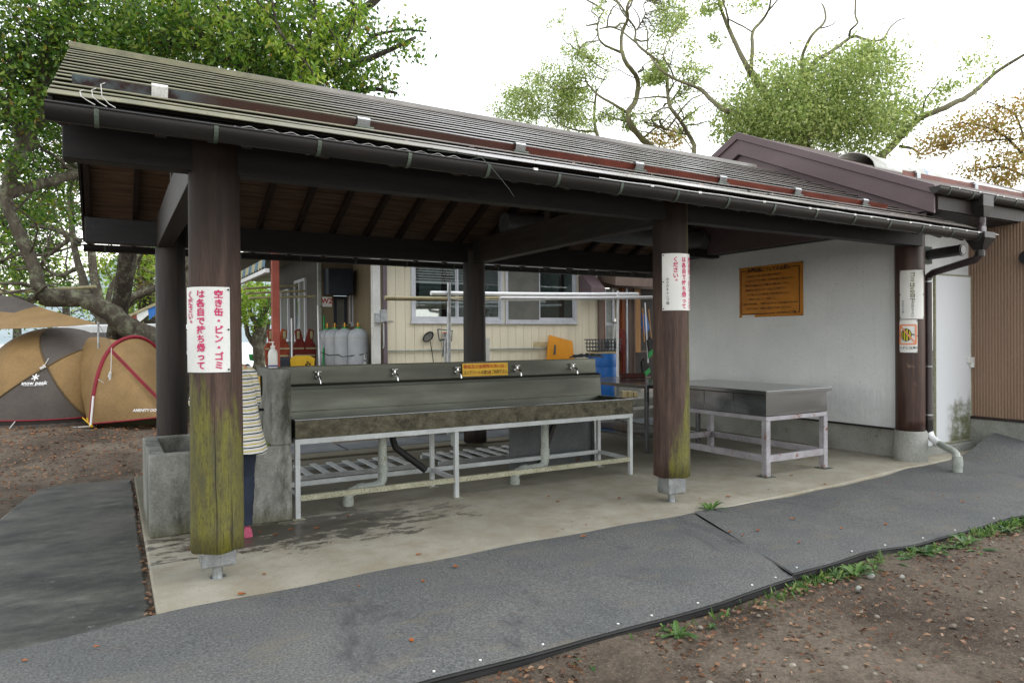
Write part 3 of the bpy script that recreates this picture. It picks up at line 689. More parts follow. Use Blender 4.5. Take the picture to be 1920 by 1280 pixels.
# the view axis from the camera to the left post meets it at about -97 degrees
h1 = 1.885-1.347
cs = .0575
cyl_sign(.59, 4.91, .160, R(-200), R(-66), 1.345, 1.885, 'white notice with three crimson columns of Japanese text on the mossy left post', {
    'pink': [('空き缶・ビン・ゴミ', .82, h1-.020, .055, True, .032, 1.02), ('は各自で持ち帰って', .545, h1-.020, .055, True, .032, 1.02), ('ください。', .33, h1-.028, .052, True, .03, .86)]}, group='take your rubbish home notices')
cyl_sign(4.56, 4.93, .1675, R(-158), R(-18), 1.79, 2.312, 'white notice on the right front post, its first crimson column turned out of sight', {
    'pink': [('空き缶・ビン・ゴミ', .70, .49, .052, True, .03, 1.03), ('は各自で持ち帰って', .49, .49, .052, True, .03, 1.03), ('ください。', .29, .49, .050, True, .03, 1.0)],
    'ink_grey': [('みさきキャンプ場', .12, .30, .030, True, .01, 1.05)]}, group='take your rubbish home notices')
cyl_sign(8.60, 5.03, .165, R(-188), R(-92), 1.745, 2.34, 'white notice with one faded olive column of text on the post by the white wall', {
    'ink_olive': [('ゴミは各自で', .50, .565, .062, True, .02, 1.0)], 'ink_grey': [('お持ち下さい', .50, .20, .032, True, .012, .95)], 'ink_blue': [('みさきキャンプ場', .14, .23, .022, True, .015, .9)]})
bs, tf, w = cyl_sign(8.60, 5.03, .165, R(-190), R(-122), 1.335, 1.735, 'white wasp warning notice with struck-out orange square, below the olive text notice', {'ink_grey': [('ハチに注意!!', .5, .055, .036, False, .02, 1)]}, name='wasp_sign')
def ribbon(pts, wd, fn):
    m = MB()
    for (a, b) in zip(pts, pts[1:]):
        d = Vector((b[0]-a[0], b[1]-a[1])); n = Vector((-d.y, d.x)).normalized()*wd/2; d = d.normalized()*wd/2*0
        k = 6; row0 = [fn(a[0]+(b[0]-a[0])*i/k+n.x, a[1]+(b[1]-a[1])*i/k+n.y) for i in range(k+1)]; row1 = [fn(a[0]+(b[0]-a[0])*i/k-n.x, a[1]+(b[1]-a[1])*i/k-n.y) for i in range(k+1)]
        m.grid([row0, row1])
    return m
tf2 = lambda u, v: (lambda p: (p[0]+(p[0]-8.60)*.012, p[1]+(p[1]-5.03)*.012, p[2]))(tf(u, v))
bee = MB(); wc, vc = w*.40, .215; n = 20
bee.add([tf(wc, vc)]+[tf(wc+.052*math.cos(2*math.pi*i/n), vc+.075*math.sin(2*math.pi*i/n)) for i in range(n)], [(0, i+1, (i+1) % n+1) for i in range(n)])
bee.build('wasp_body', 'bee_yellow', bs)
st = MB()
for q in (-.032, -.004, .024): hh = .073*math.sqrt(max(0, 1-(q/.052)**2)); st.m = ribbon([(wc+q, vc-hh), (wc+q, vc+hh)], .011, tf2); st.add(st.m.v, st.m.f)
rg = ribbon([(wc+.053*math.cos(2*math.pi*i/n), vc+.076*math.sin(2*math.pi*i/n)) for i in range(n+1)], .007, tf2); st.add(rg.v, rg.f)
rg = ribbon([(wc+.05, vc+.01), (wc+.085, vc)], .012, tf2); st.add(rg.v, rg.f)
st.build('wasp_stripes', 'ink_black', bs)
fr_ = ribbon([(w*.06, .105), (w*.06, .335), (w*.9, .335), (w*.9, .105), (w*.06, .105)], .02, tf2); sl_ = ribbon([(w*.08, .33), (w*.88, .112)], .017, lambda u, v: (lambda p: (p[0]+(p[0]-8.60)*.014, p[1]+(p[1]-5.03)*.014, p[2]))(tf2(u, v)))
fr_.add(sl_.v, sl_.f); fr_.build('no_entry_square', 'bee_orange', bs)
# ------------------------------------------------------------------ big grey pipe stored on the ties
sp = T('stored_pipe', 'thick dark grey duct pipe lying across a tie beam, right end at white wall', 'pipe', (6.4, 8.22, 3.09))
MB().tube([(4.62, 8.22, 3.095), (8.2, 8.22, 3.095)], .15, 28).build('pipe_body', 'grey_pipe', sp, smooth='auto'); MB().tube([(8.2, 8.22, 3.095), (8.30, 8.22, 3.095)], .162, 28).build('end_collar', 'grey_pipe', sp, smooth='auto')
MB().box(8.05, 8.59, 8.14, 8.30, 2.82, 2.94).build('bearer', 'beam', sp, bevel=.004)
# ------------------------------------------------------------------ the long stainless sink
sk = T('wash_sink', 'long stainless wash sink with five taps on a rust-speckled white steel frame', 'sink', (3.2, 6.45, 0))
sx0, sx1, sy0, sy1 = 1.36, 5.075, 6.10, 6.74
b = MB().box(sx0, sx1, sy0, sy0+.012, .692, .848)
b.build('front_apron', 'sink_apron', sk, bevel=.003)
rim = MB().box(sx0-.004, sx1+.004, sy0-.004, sy0+.05, .849, .858).box(sx0, sx0+.04, sy0+.05, sy1, .849, .858).box(sx1-.04, sx1, sy0+.05, sy1, .849, .858)
rim.build('rim', 'steel', sk, bevel=.003)
bs_ = MB().box(sx0+.01, sx1-.01, sy0+.05, sy0+.056, .72, .848).box(sx0+.01, sx1-.01, sy0+.056, sy1-.01, .715, .725).box(sx0+.002, sx0+.010, sy0+.012, sy1, .70, .848).box(sx1-.010, sx1-.002, sy0+.012, sy1, .70, .848)
bs_.build('basin', 'sink_steel', sk)
bk = MB().add([(sx0, sy1-.06, .73), (sx1, sy1-.06, .73), (sx1, sy1-.045, .87), (sx0, sy1-.045, .87)], [(0, 1, 2, 3)]).add([(sx0, sy1-.05, .872), (sx1, sy1-.05, .872), (sx1, sy1-.03, 1.075), (sx0, sy1-.03, 1.075)], [(0, 1, 2, 3)])
bk.add([(sx0, sy1-.045, .87), (sx1, sy1-.045, .87), (sx1, sy1-.05, .872), (sx0, sy1-.05, .872)], [(0, 1, 2, 3)])
bk.build('lower_splashback', 'sink_steel', sk, solid=.003)
MB().box(sx0, sx1, sy1-.056, sy1-.051, .868, .873).box(sx0, sx1-.03, sy1+.006, sy1+.012, 1.126, 1.130).build('seam_line', 'sink_apron', sk)
MB().prism([(sx0+.0, sy1-.045, 1.075), (sx0, sy1-.035, 1.105), (sx0, sy1+.02, 1.125), (sx0, sy1+.02, 1.075)], (sx1-sx0+.012, 0, 0)).build('pipe_ledge', 'sink_steel', sk, bevel=.004)
sbm = MB().add([(sx0, sy1+.015, 1.12), (sx1-.03, sy1+.015, 1.12), (sx1-.03, sy1+.025, 1.292), (sx0, sy1+.025, 1.292)], [(0, 1, 2, 3)])
sbm.build('upper_splashback', 'sink_steel', sk, solid=.004)
MB().bar((sx0, sy1+.03, 1.292), (sx1-.03, sy1+.03, 1.292), .024, .008).build('top_edge', 'sink_apron', sk)
MB().box(sx0, sx1-.03, sy1+.035, sy1+.07, .75, 1.285).build('back_casing', 'galv', sk)
fr = MB().box(sx0, sx1, sy0+.004, sy0+.044, .644, .690).box(sx0, sx1, sy1-.04, sy1, .644, .690)
for x in (sx0, 2.86, sx1-.04): fr.box(x, x+.04, sy0+.045, sy1-.041, .65, .688)
fr.build('top_frame', 'white_paint', sk, bevel=.003)
for x in (sx0+.0, 2.87, sx1-.045):
    for y in (sy0+.006, sy1-.043):
        lg = MB().box(x, x+.042, y, y+.042, .006, .643).build('leg', 'white_paint', sk, bevel=.003)
        MB().box(x-.03, x+.075, y-.03, y+.075, 0.0015, .0055).build('foot_plate', 'rusty_rail', lg)
lr = MB()
for a, b_ in ((sx0+.043, 2.869), (2.913, sx1-.046)):
    lr.box(a, b_, sy0+.004, sy0+.046, .155, .203)
lr.build('lower_rail', 'rusty_rail', sk, bevel=.003)
lb = MB().box(sx0+.043, sx1-.046, sy1-.044, sy1-.002, .16, .205)
for x in (sx0+.002, 2.873, sx1-.043): lb.box(x, x+.04, sy0+.05, sy1-.046, .16, .2)
lb.build('rear_rail', 'white_paint', sk, bevel=.003)
for x, dx in ((2.26, -.36), (4.12, -.42)):
    d = MB().tube([(x, 6.45, .70), (x, 6.45, .32)], [.043, .043], 18).tube([(x, 6.45, .33), (x, 6.45, .25)], .05, 18)
    d.tube([(x, 6.45, .26), (x, 6.45, .20), (x-.03, 6.43, .155), (x-.09, 6.42, .14), (x+dx+.10, 6.40, .135), (x+dx+.03, 6.39, .12), (x+dx, 6.385, .075), (x+dx, 6.385, .0)], .045, 18)
    d.tube([(x+dx+.16, 6.405, .137), (x+dx+.09, 6.40, .133)], .053, 18).tube([(x+dx, 6.385, .06), (x+dx, 6.385, .0)], .052, 18)
    d.build('drain_pipe', 'pvc', sk, smooth='auto')
MB().tube([(2.42, 6.6, .72), (2.42, 6.6, .55), (2.44, 6.58, .47), (2.52, 6.56, .40), (2.68, 6.54, .27), (2.74, 6.53, .22)], .034, 14).build('drain_hose', 'black', sk, smooth='auto')
def tap(x):
    y = sy1+.018; z = 1.19
    m = MB()
    m.tube([(x, y, z), (x, y-.012, z)], [.024, .022], 16).tube([(x, y-.01, z), (x, y-.05, z)], .012, 12)
    m.tube([(x, y-.045, z-.018), (x, y-.045, z+.02)], [.017, .018], 14).tube([(x, y-.045, z+.018), (x, y-.045, z+.045)], [.011, .009], 12)
    m.tube([(x, y-.055, z-.002), (x, y-.085, z+.004), (x, y-.115, z-.008), (x, y-.128, z-.035), (x, y-.130, z-.062)], [.012, .011, .010, .009, .0095], 12)
    o = m.build('tap', 'chrome', sk, smooth='auto')
    h = MB().tube([(x-.030, y-.045, z+.048), (x+.030, y-.045, z+.048)], [.008, .008], 10).tube([(x, y-.045-.022, z+.048), (x, y-.045+.022, z+.048)], .007, 10).lathe([(.014, z+.04), (.016, z+.054), (.006, z+.058)], x, y-.045, 14)
    h.build('tap_handle', 'chrome', o, smooth='auto')
for x in (1.715, 2.49, 3.195, 3.93, 4.69): tap(x)
ss = T('sink_sign', 'yellow sign in red and black text fixed between the taps on the steel splashback', 'sign', (3.54, sy1, 1.2))
MB().add([(3.262, sy1-.004, 1.138), (3.822, sy1-.004, 1.138), (3.822, sy1+.005, 1.276), (3.262, sy1+.005, 1.276)], [(0, 1, 2, 3)]).build('plate', 'sign_yellow', ss, solid=.004)
fs_ = lambda u, v: (3.542+u, sy1-.0125+.0655*(v+.069), 1.207+v)
m = MB()
for i, ch in enumerate('鉄板及び金網等の洗いは、'): write(m, ch, -.245+i*.0455, .032, .046, fs_, bold=.008)
write(m, '←', .045, -.032, .046, fs_, bold=.02, sx=.8); m.build('red_lettering', 'ink_red', ss)
m = MB(); write(m, 'コンクリートの流し', -.115, -.033, .048, fs_, bold=.008, sx=.74); write(m, 'をご利用下さい。', .168, -.033, .048, fs_, bold=.008, sx=.68); m.build('black_lettering', 'ink_black', ss)
tag(MB().lathe([(.015, .727), (.07, .733), (.085, .78), (.087, .782)], 1.50, 6.42, 20, sx=1.2).build('teal_cloth', 'teal', loc=(1.5, 6.42, .727), smooth=True), 'teal bowl left in the sink beside the concrete pillar', 'bowl')
lf = T('sponge', 'yellow sponge lying in the far end of the sink', 'sponge', (4.72, 6.55, .727)); MB().box(4.55, 4.90, 6.50, 6.60, .727, .77).build('sponge_body', 'yellow_basket', lf, bevel=.015)
# dark board behind the sink and slatted boards
bd_ = T('grey_sheet_board', 'grey metal sheet standing behind the right half of the sink legs', 'board', (4.5, 6.95, 0))
MB().box(3.95, 5.15, 6.93, 6.955, .01, .70).build('sheet', M('dull_grey_sheet', '#55595a', '#46494a', .6, scale=3, rust=.62, rustcol='#4a3628', rscale=4), bd_); MB().bar((4.32, 6.90, .02), (4.62, 6.90, .70), .05, .03, (0, 1, 0)).build('brace', 'post_dark', bd_); MB().box(5.10, 5.15, 6.86, 6.92, .01, .7).build('upright', 'galv', bd_)
def duck(x0, n, y0, y1, lab):
    d = T('duckboard', lab, 'duckboard', (x0, y0, 0), 'slatted duckboards over the drain')
    m = MB()
    for i in range(n): m.box(x0+i*.195, x0+i*.195+.075, y0, y1, .045, .06)
    m.build('slats', 'white_paint', d, bevel=.003); MB().box(x0-.05, x0+n*.195, y0+.05, y0+.09, .0, .044).box(x0-.05, x0+n*.195, y1-.1, y1-.06, 0, .044).build('bearers', 'white_paint', d)
duck(1.85, 7, 7.75, 8.45, 'white slatted duckboard seen under the left half of the sink'); duck(3.5, 8, 7.75, 8.45, 'white slatted duckboard seen under the middle of the sink')
ub = T('utility_box', 'small beige box on a short leg beyond the duckboards', 'box', (4.25, 9.1, 0)); MB().box(4.1, 4.42, 9.0, 9.2, .22, .45).build('casing', 'woodblock', ub, bevel=.01); MB().box(4.23, 4.30, 9.06, 9.14, 0, .219).build('leg', 'pvc', ub)
# ------------------------------------------------------------------ concrete trough with its side wall
tr = T('concrete_trough', 'stained concrete washing trough with a tall side wall against the steel sink', 'trough', (.8, 6.7, 0))
tx0, tx1, ty0, ty1 = .245, 1.335, 6.12, 7.36
t = MB().box(tx0, tx1, ty0, ty0+.11, 0, .648).box(tx0, tx1, ty1-.11, ty1, 0, .648).box(tx0, tx0+.12, ty0+.11, ty1-.11, 0, .648).box(1.165, tx1, ty0+.11, ty1-.11, 0, .648).box(tx0+.12, 1.165, ty0+.11, ty1-.11, 0, .30)
t.build('basin', 'trough', tr, bevel=.012)
MB().box(1.165, tx1, ty0+.001, 6.80, .648, 1.298).build('side_wall', 'trough', tr, bevel=.014)
tp = MB().tube([(1.165, 6.45, .93), (1.10, 6.45, .93), (1.08, 6.45, .91), (1.078, 6.45, .88)], .012, 10).build('tap', 'black', tr, smooth='auto')
ys = T('side_wall_sign', 'yellow sign with red writing on the trough side wall, next to the striped shirt', 'sign', (1.16, 6.6, 1.14))
MB().box(1.152, 1.162, 6.50, 6.76, 1.05, 1.225).build('backing', 'ink_black', ys); MB().box(1.145, 1.151, 6.515, 6.77, 1.055, 1.222).build('plate', 'sign_yellow', ys)
m = MB(); fy = lambda u, v: (1.142, 6.64-u, 1.138+v); write(m, '鉄板・金網は', 0, .04, .036, fy, bold=.02); write(m, 'こちらで洗い', 0, -.005, .036, fy, bold=.02); write(m, 'ましょう', 0, -.05, .036, fy, bold=.02); m.build('lettering', 'ink_red', ys)
lb_ = tag(MB().lathe([(.05, .302), (.12, .31), (.16, .40), (.155, .40), (.1, .32), (.02, .31)], .98, 6.42, 24).build('lime_bowl', 'lime', loc=(.98, 6.42, .30), smooth=True), 'lime green bowl in the concrete trough', 'bowl')
lb_.location = (1.04, 6.30, .56)
MB().lathe([(.04, .30), (.04, .57)], .98, 6.42, 12).build('bowl_stand', 'pvc', lb_)
for ch in lb_.children: ch.location.z = -.0
sb = T('soap_bottle', 'white pump soap bottle with a violet base band on top of the trough side wall', 'bottle', (1.235, 6.38, 1.299))
MB().lathe([(.036, 1.3), (.040, 1.31), (.040, 1.42), (.034, 1.45), (.018, 1.465), (.017, 1.475)], 1.235, 6.38, 24, cap=True).build('bottle_body', 'sign_white', sb, smooth='auto')
MB().lathe([(.0405, 1.312), (.0405, 1.325)], 1.235, 6.38, 24).build('violet_band', M('violet', '#3a2c7c', None, .5, fine=0), sb)
MB().lathe([(.019, 1.476), (.019, 1.497)], 1.235, 6.38, 16).tube([(1.235, 6.38, 1.497), (1.235, 6.38, 1.522)], .006, 8).box(1.20, 1.245, 6.372, 6.388, 1.522, 1.532).build('pump', 'sign_white', sb, bevel=.002)
# ------------------------------------------------------------------ the steel tables
wt = T('work_table', 'stainless steel work table with boxed-in sides on a faded mauve frame', 'table', (6.75, 6.15, 0))
ax0, ax1, ay0, ay1 = 6.21, 7.25, 5.22, 7.05
MB().box(ax0-.03, ax1+.06, ay0-.03, ay1+.02, .905, .947).build('table_top', 'steel', wt, bevel=.004)
pn = MB().box(ax0+.0, ax1, ay0, ay0+.01, .672, .904).build('end_panel', 'steel', wt)
for i in range(4):
    y = ay0+.012+i*.455; MB().box(ax0, ax0+.012, y+.004, y+.448, .668, .896).build('side_panel', 'steel', wt, bevel=.002)
MB().box(ax1-.012, ax1, ay0+.012, ay1-.01, .668, .904).box(ax0, ax1, ay1-.02, ay1-.01, .668, .9).build('rear_panel', 'steel', wt)
MB().box(ax0-.006, ax1, ay0-.006, ay0+.05, .615, .662).box(ax0-.006, ax1, ay1-.06, ay1, .615, .662).box(ax0-.006, ax0+.05, ay0+.05, ay1-.06, .615, .662).box(ax1-.055, ax1, ay0+.05, ay1-.06, .615, .662).build('top_frame', 'table_frame', wt, bevel=.004)
MB().box(ax0+.05, ax1-.06, ay0, ay0+.045, .16, .235).box(ax0+.05, ax1-.06, ay1-.055, ay1-.01, .16, .235).box(ax0, ax0+.045, ay0+.06, ay1-.07, .16, .235).box(ax1-.052, ax1-.007, ay0+.06, ay1-.07, .16, .235).build('lower_frame', 'table_frame', wt, bevel=.004)
for x in (ax0-.006, ax1-.066):
    for y in (ay0-.006, ay1-.066):
        lg = MB().box(x, x+.068, y, y+.068, .006, .614).build('leg', 'table_frame', wt, bevel=.004)
        MB().box(x-.04, x+.11, y-.04, y+.11, .0015, .0055).build('foot_plate', 'bracket', lg)
t2 = T('work_table', 'lower dark-legged steel table with rod shelf, behind the boxed-in work table', 'table', (6.6, 8.1, 0))
MB().box(6.15, 7.15, 7.12, 9.0, .86, .905).build('table_top', 'steel', t2, bevel=.004)
for x in (6.16, 7.09):
    for y in (7.13, 8.94): MB().box(x, x+.05, y, y+.05, .0, .859).build('leg', 'steel', t2, bevel=.003)
s_ = MB().box(6.16, 6.2, 7.19, 8.93, .17, .21).box(7.1, 7.14, 7.19, 8.93, .17, .21)
for i in range(22): s_.tube([(6.2, 7.22+i*.079, .19), (7.1, 7.22+i*.079, .19)], .007, 6)
s_.build('rod_shelf', 'steel', t2)
# ------------------------------------------------------------------ orange notice on the white wall
nb_ = T('notice_board', 'orange notice with a black border and nine lines of Japanese text on the white wall', 'sign', (8.59, 7.15, 2.2))
ny0, ny1, nz0, nz1 = 6.56, 7.72, 1.84, 2.615
MB().box(8.582, 8.592, ny0, ny1, nz0, nz1).build('plate', 'sign_orange', nb_, bevel=.002)
MB().box(8.578, 8.5815, 7.42, 7.66, nz0+.0, nz0+.035).build('torn_edge', 'sign_white', nb_)
fw = lambda u, v: (8.5785, (ny0+ny1)/2-u, (nz0+nz1)/2+v)
def frm(m, a, b): m.add([fw(a[0], a[1]), fw(b[0], a[1]), fw(b[0], b[1]), fw(a[0], b[1])], [(0, 1, 2, 3)])
m = MB()
frm(m, (-.545, .325), (-.43, .337)); frm(m, (.40, .325), (.53, .337)); frm(m, (-.545, -.345), (-.533, .325)); frm(m, (.518, -.345), (.53, .325)); frm(m, (-.533, -.345), (.10, -.333)); frm(m, (.50, -.345), (.518, -.333))
write(m, '水場利用についてのお願い', -.015, .325, .075, fw, bold=.035, sx=.9)
for i, (l, uu) in enumerate((('・水場はキャンプ場ご利用の皆様の共同施設です。', -.10), ('・デイキャンプでのご利用は、必ず受付(売店)にお申込み下さい。', 0), ('・備え付けの器具などは、使用後は元の場所に戻して下さい。', -.05), ('・鉄板等の洗い物はコンクリートの流しをご利用下さい。', -.08), ('・食べ残しや、生ゴミ等を流しに流すのはおやめ下さい。', -.03), ('・洗剤の使い過ぎには、ご注意下さい。', -.14), ('ご利用の皆様が快適に、ご利用いただけますようご協力お願いいたします。', .0), ('お気付きの点は、ご遠慮なく管理人までお申し付け下さい。', -.02))):
    write(m, l, uu, .238-i*.071, .036, fw, bold=.012, sx=.86)
write(m, 'みさきキャンプ場', .30, -.335, .042, fw, bold=.03); m.build('lettering', 'ink_black', nb_)
m = MB()
for y in (ny0+.01, ny1-.01):
    for z in (nz0+.012, nz1-.012): m.box(8.572, 8.5815, y-.008, y+.008, z-.008, z+.008)
m.build('screw', 'ink_black', nb_)
# ------------------------------------------------------------------ the storage building at the right
st_ = T('storage_building', 'white and tan storage building with mauve-brown gable trim at the end of the shelter', 'building', (9, 6, 0))
MB().prism([(8.60, 5.06, .372), (8.60, 9.3, .372), (8.60, 9.3, 3.60), (8.60, 7.43, 4.48), (8.60, 5.06, 3.38)], (.15, 0, 0)).build('white_wall', 'plaster', st_)
MB().box(8.575, 8.60, 5.2, 9.3, .348, .371).build('drip_sill', 'black', st_)
MB().box(8.62, 8.80, 5.06, 9.3, -.02, .345).build('foundation', 'foundation', st_)
MB().box(8.74, 9.33, 5.16, 5.26, .06, 2.95).box(9.33, 10.24, 5.16, 5.26, 2.36, 2.95).build('front_panel', 'white_plaster_flat', st_)
MB().box(8.80, 10.24, 5.06, 5.28, -.02, .10).build('door_sill', 'foundation', st_, bevel=.01)
k = NT('mould_stained_door'); x_, y_, z_ = k.xyz()
g_ = k.math('ADD', k.math('MULTIPLY', k.smooth(z_, 1.0, .3), .70), k.math('MULTIPLY', k.math('SUBTRACT', k.noise(4.5, 9, rough=.75), .5), 2.0))
g_ = k.math('MULTIPLY', g_, k.math('MULTIPLY', k.smooth(x_, .05, .5), k.smooth(z_, 1.1, .8)))
dcol = k.mix(k.smooth(g_, .18, .8), c('#d4d7da'), c('#62654a'))
dcol = k.mix(k.ramp(k.noise(5, 8, rough=.75), .68, .73), dcol, c('#8c5a34')); k.set(dcol, .45, 0, .4); MT['door_white'] = k.m
do = T('_', '', '', (9.33, 5.13, .12)); bpy.data.objects.remove(do)
dmb = MB().box(9.345, 10.19, 5.125, 5.155, .13, 2.33)
de = bpy.data.objects.new('door', bpy.data.meshes.new('door')); C.objects.link(de); de.parent = st_
dbase = Vector((9.33, 5.13, 0)); de.data.from_pydata([tuple(Vector(v)-dbase) for v in dmb.v], [], dmb.f); de.data.materials.append(MT['door_white']); de.location = dbase-Vector((9, 6, 0)); ORG[de.name] = tuple(dbase)
MB().box(9.33, 9.344, 5.12, 5.158, .11, 2.35).box(10.191, 10.205, 5.12, 5.158, .11, 2.35).box(9.345, 10.19, 5.12, 5.158, 2.331, 2.35).box(9.345, 10.19, 5.12, 5.158, .11, .129).build('door_frame', 'rusty_rail', de)
MB().box(10.08, 10.215, 5.085, 5.124, 1.16, 1.24).tube([(10.17, 5.10, 1.16), (10.17, 5.10, 1.10)], .03, 10).build('latch', 'whitemetal', de, bevel=.004)
cw = MB(); nn = 21; rr_ = []
for i in range(nn*4+1):
    y = 5.16 - i*(.78/(nn*4)); ph = (i % 4); xo = (0, .002, .007, .005)[ph]
    rr_.append((10.225+xo-.018, y))
cw.grid([[(x, y, .44) for x, y in rr_], [(x, y, 3.0) for x, y in rr_]])
cw.build('tan_cladding', 'brown_corr', st_)
MB().box(10.225, 15, 4.39, 5.16, .44, 3.0).build('cladding_core', 'brown_corr', st_)
MB().box(10.17, 10.25, 4.37, 5.16, .405, .439).build('cladding_flashing', 'post_dark', st_)
MB().box(10.185, 15, 4.34, 5.159, -.1, .404).build('tan_foundation', 'foundation', st_)
# roof with gable trim
bx = 8.27; ry, rz, ey, ez, SLB = 7.43, 4.60, 4.54, 3.255, .4655
def bro(x, y, n=0): return (x, y, rz - SLB*abs(y-ry) + n)
rear_y = 10.2
rfb = MB()
ny = 14
for side in (0, 1):
    ya, yb = (ey, ry) if side == 0 else (rear_y, ry)
    for k_ in range(ny):
        y0 = ya+(yb-ya)*k_/ny; y1 = ya+(yb-ya)*(k_+1)/ny+(.02 if side == 0 else -.02)*(k_ < ny-1)
        rfb.grid([[bro(x, y0, .025) for x in (bx-.03, 16)], [bro(x, y1, .006) for x in (bx-.03, 16)]]); rfb.grid([[bro(x, y0, .025) for x in (bx-.03, 16)], [bro(x, y0, .0) for x in (bx-.03, 16)]])
    rfb.grid([[bro(x, ya, -.02) for x in (bx, 16)], [bro(x, yb, -.02) for x in (bx, 16)]])
rfb.build('roof', M('brown_roof_metal', '#5a4c48', '#6a5c57', .38, scale=3, fine=.15), st_)
def trim(x, t, n0, n1, y0=ey+.02, y1=rear_y-.02):
    m = MB()
    m.prism([bro(x, y0, n0), bro(x, ry, n0), bro(x, ry, n1), bro(x, y0, n1)], (t, 0, 0)); m.prism([bro(x, ry, n0), bro(x, y1, n0), bro(x, y1, n1), bro(x, ry, n1)], (t, 0, 0)); return m
trim(bx-.05, .055, .034, -.075, ey-.02).build('verge_flashing', 'brown_metal', st_, bevel=.004)
trim(bx-.02, .03, -.078, -.30, ey).build('barge_board', 'brown_metal', st_, bevel=.004)
tr_ = MB().prism([(bx+.05, ey+.15, 2.86), bro(bx+.05, ey+.15, -.31), bro(bx+.05, ry, -.31), (bx+.05, ry, 2.86)], (.04, 0, 0)).prism([(bx+.05, ry, 2.86), bro(bx+.05, ry, -.31), bro(bx+.05, rear_y-.3, -.31), (bx+.05, rear_y-.3, 2.86)], (.04, 0, 0))
tr_.build('gable_cladding', 'brown_metal', st_)
MB().box(bx+.09, 8.59, ey+.15, rear_y-.3, 2.86, 2.9).build('gable_soffit', 'beam', st_)
MB().box(bx+.03, 16, ey-.02, ey+.02, 3.0, 3.22).build('fascia', 'post_dark', st_)
MB().add([(bx+.05, ey+.02, 3.0), (16, ey+.02, 3.0), (16, 5.2, 2.97), (bx+.05, 5.2, 2.97)], [(0, 1, 2, 3)]).build('eave_soffit', 'beam', st_, solid=.02)
g2 = gutter(4.46, 3.235, 8.12, 15, st_, 14, [8.5, 8.95, 9.35, 9.5, 9.8], dz=-.02)
MB().box(9.0, 9.24, 4.38, 4.54, 3.08, 3.22).add([(9.0, 4.38, 3.08), (9.24, 4.38, 3.08), (9.24, 4.54, 3.08), (9.0, 4.54, 3.08), (9.07, 4.41, 2.96), (9.17, 4.41, 2.96), (9.17, 4.51, 2.96), (9.07, 4.51, 2.96)], [(0, 1, 5, 4), (1, 2, 6, 5), (2, 3, 7, 6), (3, 0, 4, 7), (4, 5, 6, 7)]).build('hopper', 'gutter', g2, bevel=.005)
MB().tube([(9.12, 4.46, 2.97), (9.12, 4.46, 2.90), (9.10, 4.45, 2.85), (8.93, 4.36, 2.80), (8.80, 4.30, 2.76), (8.76, 4.28, 2.70), (8.70, 4.25, 2.62)], .045, 14).build('swan_neck', 'downpipe', g2, smooth='auto')
sg2 = MB()
for x0, x1 in ((8.75, 15),): sg2.prism([bro(x0, 5.2, .02), bro(x0, 5.2, .085), bro(x0, 5.206, .085), bro(x0, 5.206, .02)], (x1-x0, 0, 0))
so = sg2.build('snow_guard', 'guard2', st_)
for x in (9.05, 10.45, 11.9): MB().grid([[bro(x+dx, y, n) for y, n in ((5.17, .02), (5.17, .10), (5.19, .11), (5.3, .06))] for dx in (-.04, .04)]).build('guard_clamp', 'galv', so, solid=.004)
vt = MB().tube([(10.20, 4.42, 2.53), (10.12, 4.42, 2.53)], [.10, .09], 20); vt.build('vent_cap', 'black', st_, smooth='auto')
rs = T('rolled_sheet', 'weathered white sheet arched over the brown roof behind the gable', 'cover', (9.9, 5.9, 3.9))
rws = []
for i in range(9):
    x = 9.0+i*.62; rd = .24-.018*i
    yy = 6.05-.02*i; zz = bro(0, yy)[2]
    rws.append([(x+.15*math.sin(t)*(1 if i == 0 else 0), yy+rd*1.25*math.cos(t), zz-.05+SLB*-(rd*1.25*math.cos(t))*-1*.9+rd*.85*math.sin(t)) for t in [math.pi*j/12-.15 for j in range(13)]])
MB().grid(rws).build('sheet', M('weathered_white_sheet', '#cfd0cc', '#a9a8a0', .7, scale=4, rust=.6, rustcol='#7f8fa0', rscale=3), rs, smooth=True, solid=.012)
wl_ = T('wall_lamp', 'dark cylinder wall lamp on a square base above the white door', 'lamp', (9.17, 5.16, 2.58))
MB().box(9.08, 9.26, 5.12, 5.159, 2.47, 2.69).build('base', 'bracket', wl_, bevel=.006)
MB().tube([(9.17, 5.12, 2.58), (9.17, 5.08, 2.58)], .06, 18).tube([(9.17, 5.08, 2.585), (9.17, 4.72, 2.60)], .068, 20).tube([(9.17, 4.73, 2.60), (9.17, 4.70, 2.60)], .074, 20).build('lamp_barrel', 'gutter', wl_, smooth='auto')
MB().tube([(9.17, 4.7, 2.60), (9.17, 4.692, 2.60)], .055, 18).build('lamp_lens', 'dark_glass', wl_)
# ------------------------------------------------------------------ the office behind
of = T('camp_office', 'cream boarded office with white sliding windows behind the sink', 'building', (6.7, 12, .33))
PLF = .33
ox0, ox1, oy = 4.30, 9.02, 12.0
wb = MB()
n = int((ox1-ox0)/.18)
wins = [(4.77, 6.69), (6.75, 8.46)]; wz0, wz1 = 1.855, 3.0
for i in range(n+1):
    x0 = ox0+i*.18; x1 = min(ox1, x0+.1745)
    if x1 <= x0: continue
    cut = [w for w in wins if x1 > w[0] and x0 < w[1]]
    if not cut: wb.box(x0, x1, oy, oy+.03, PLF, 3.4)
    else:
        wb.box(x0, x1, oy, oy+.03, PLF, wz0); wb.box(x0, x1, oy, oy+.03, wz1, 3.4)
        w_ = cut[0]
        if x0 < w_[0]: wb.box(x0, min(x1, w_[0]), oy, oy+.03, wz0, wz1)
        if x1 > w_[1]: wb.box(max(x0, w_[1]), x1, oy, oy+.03, wz0, wz1)
wb.build('siding', 'siding', of)
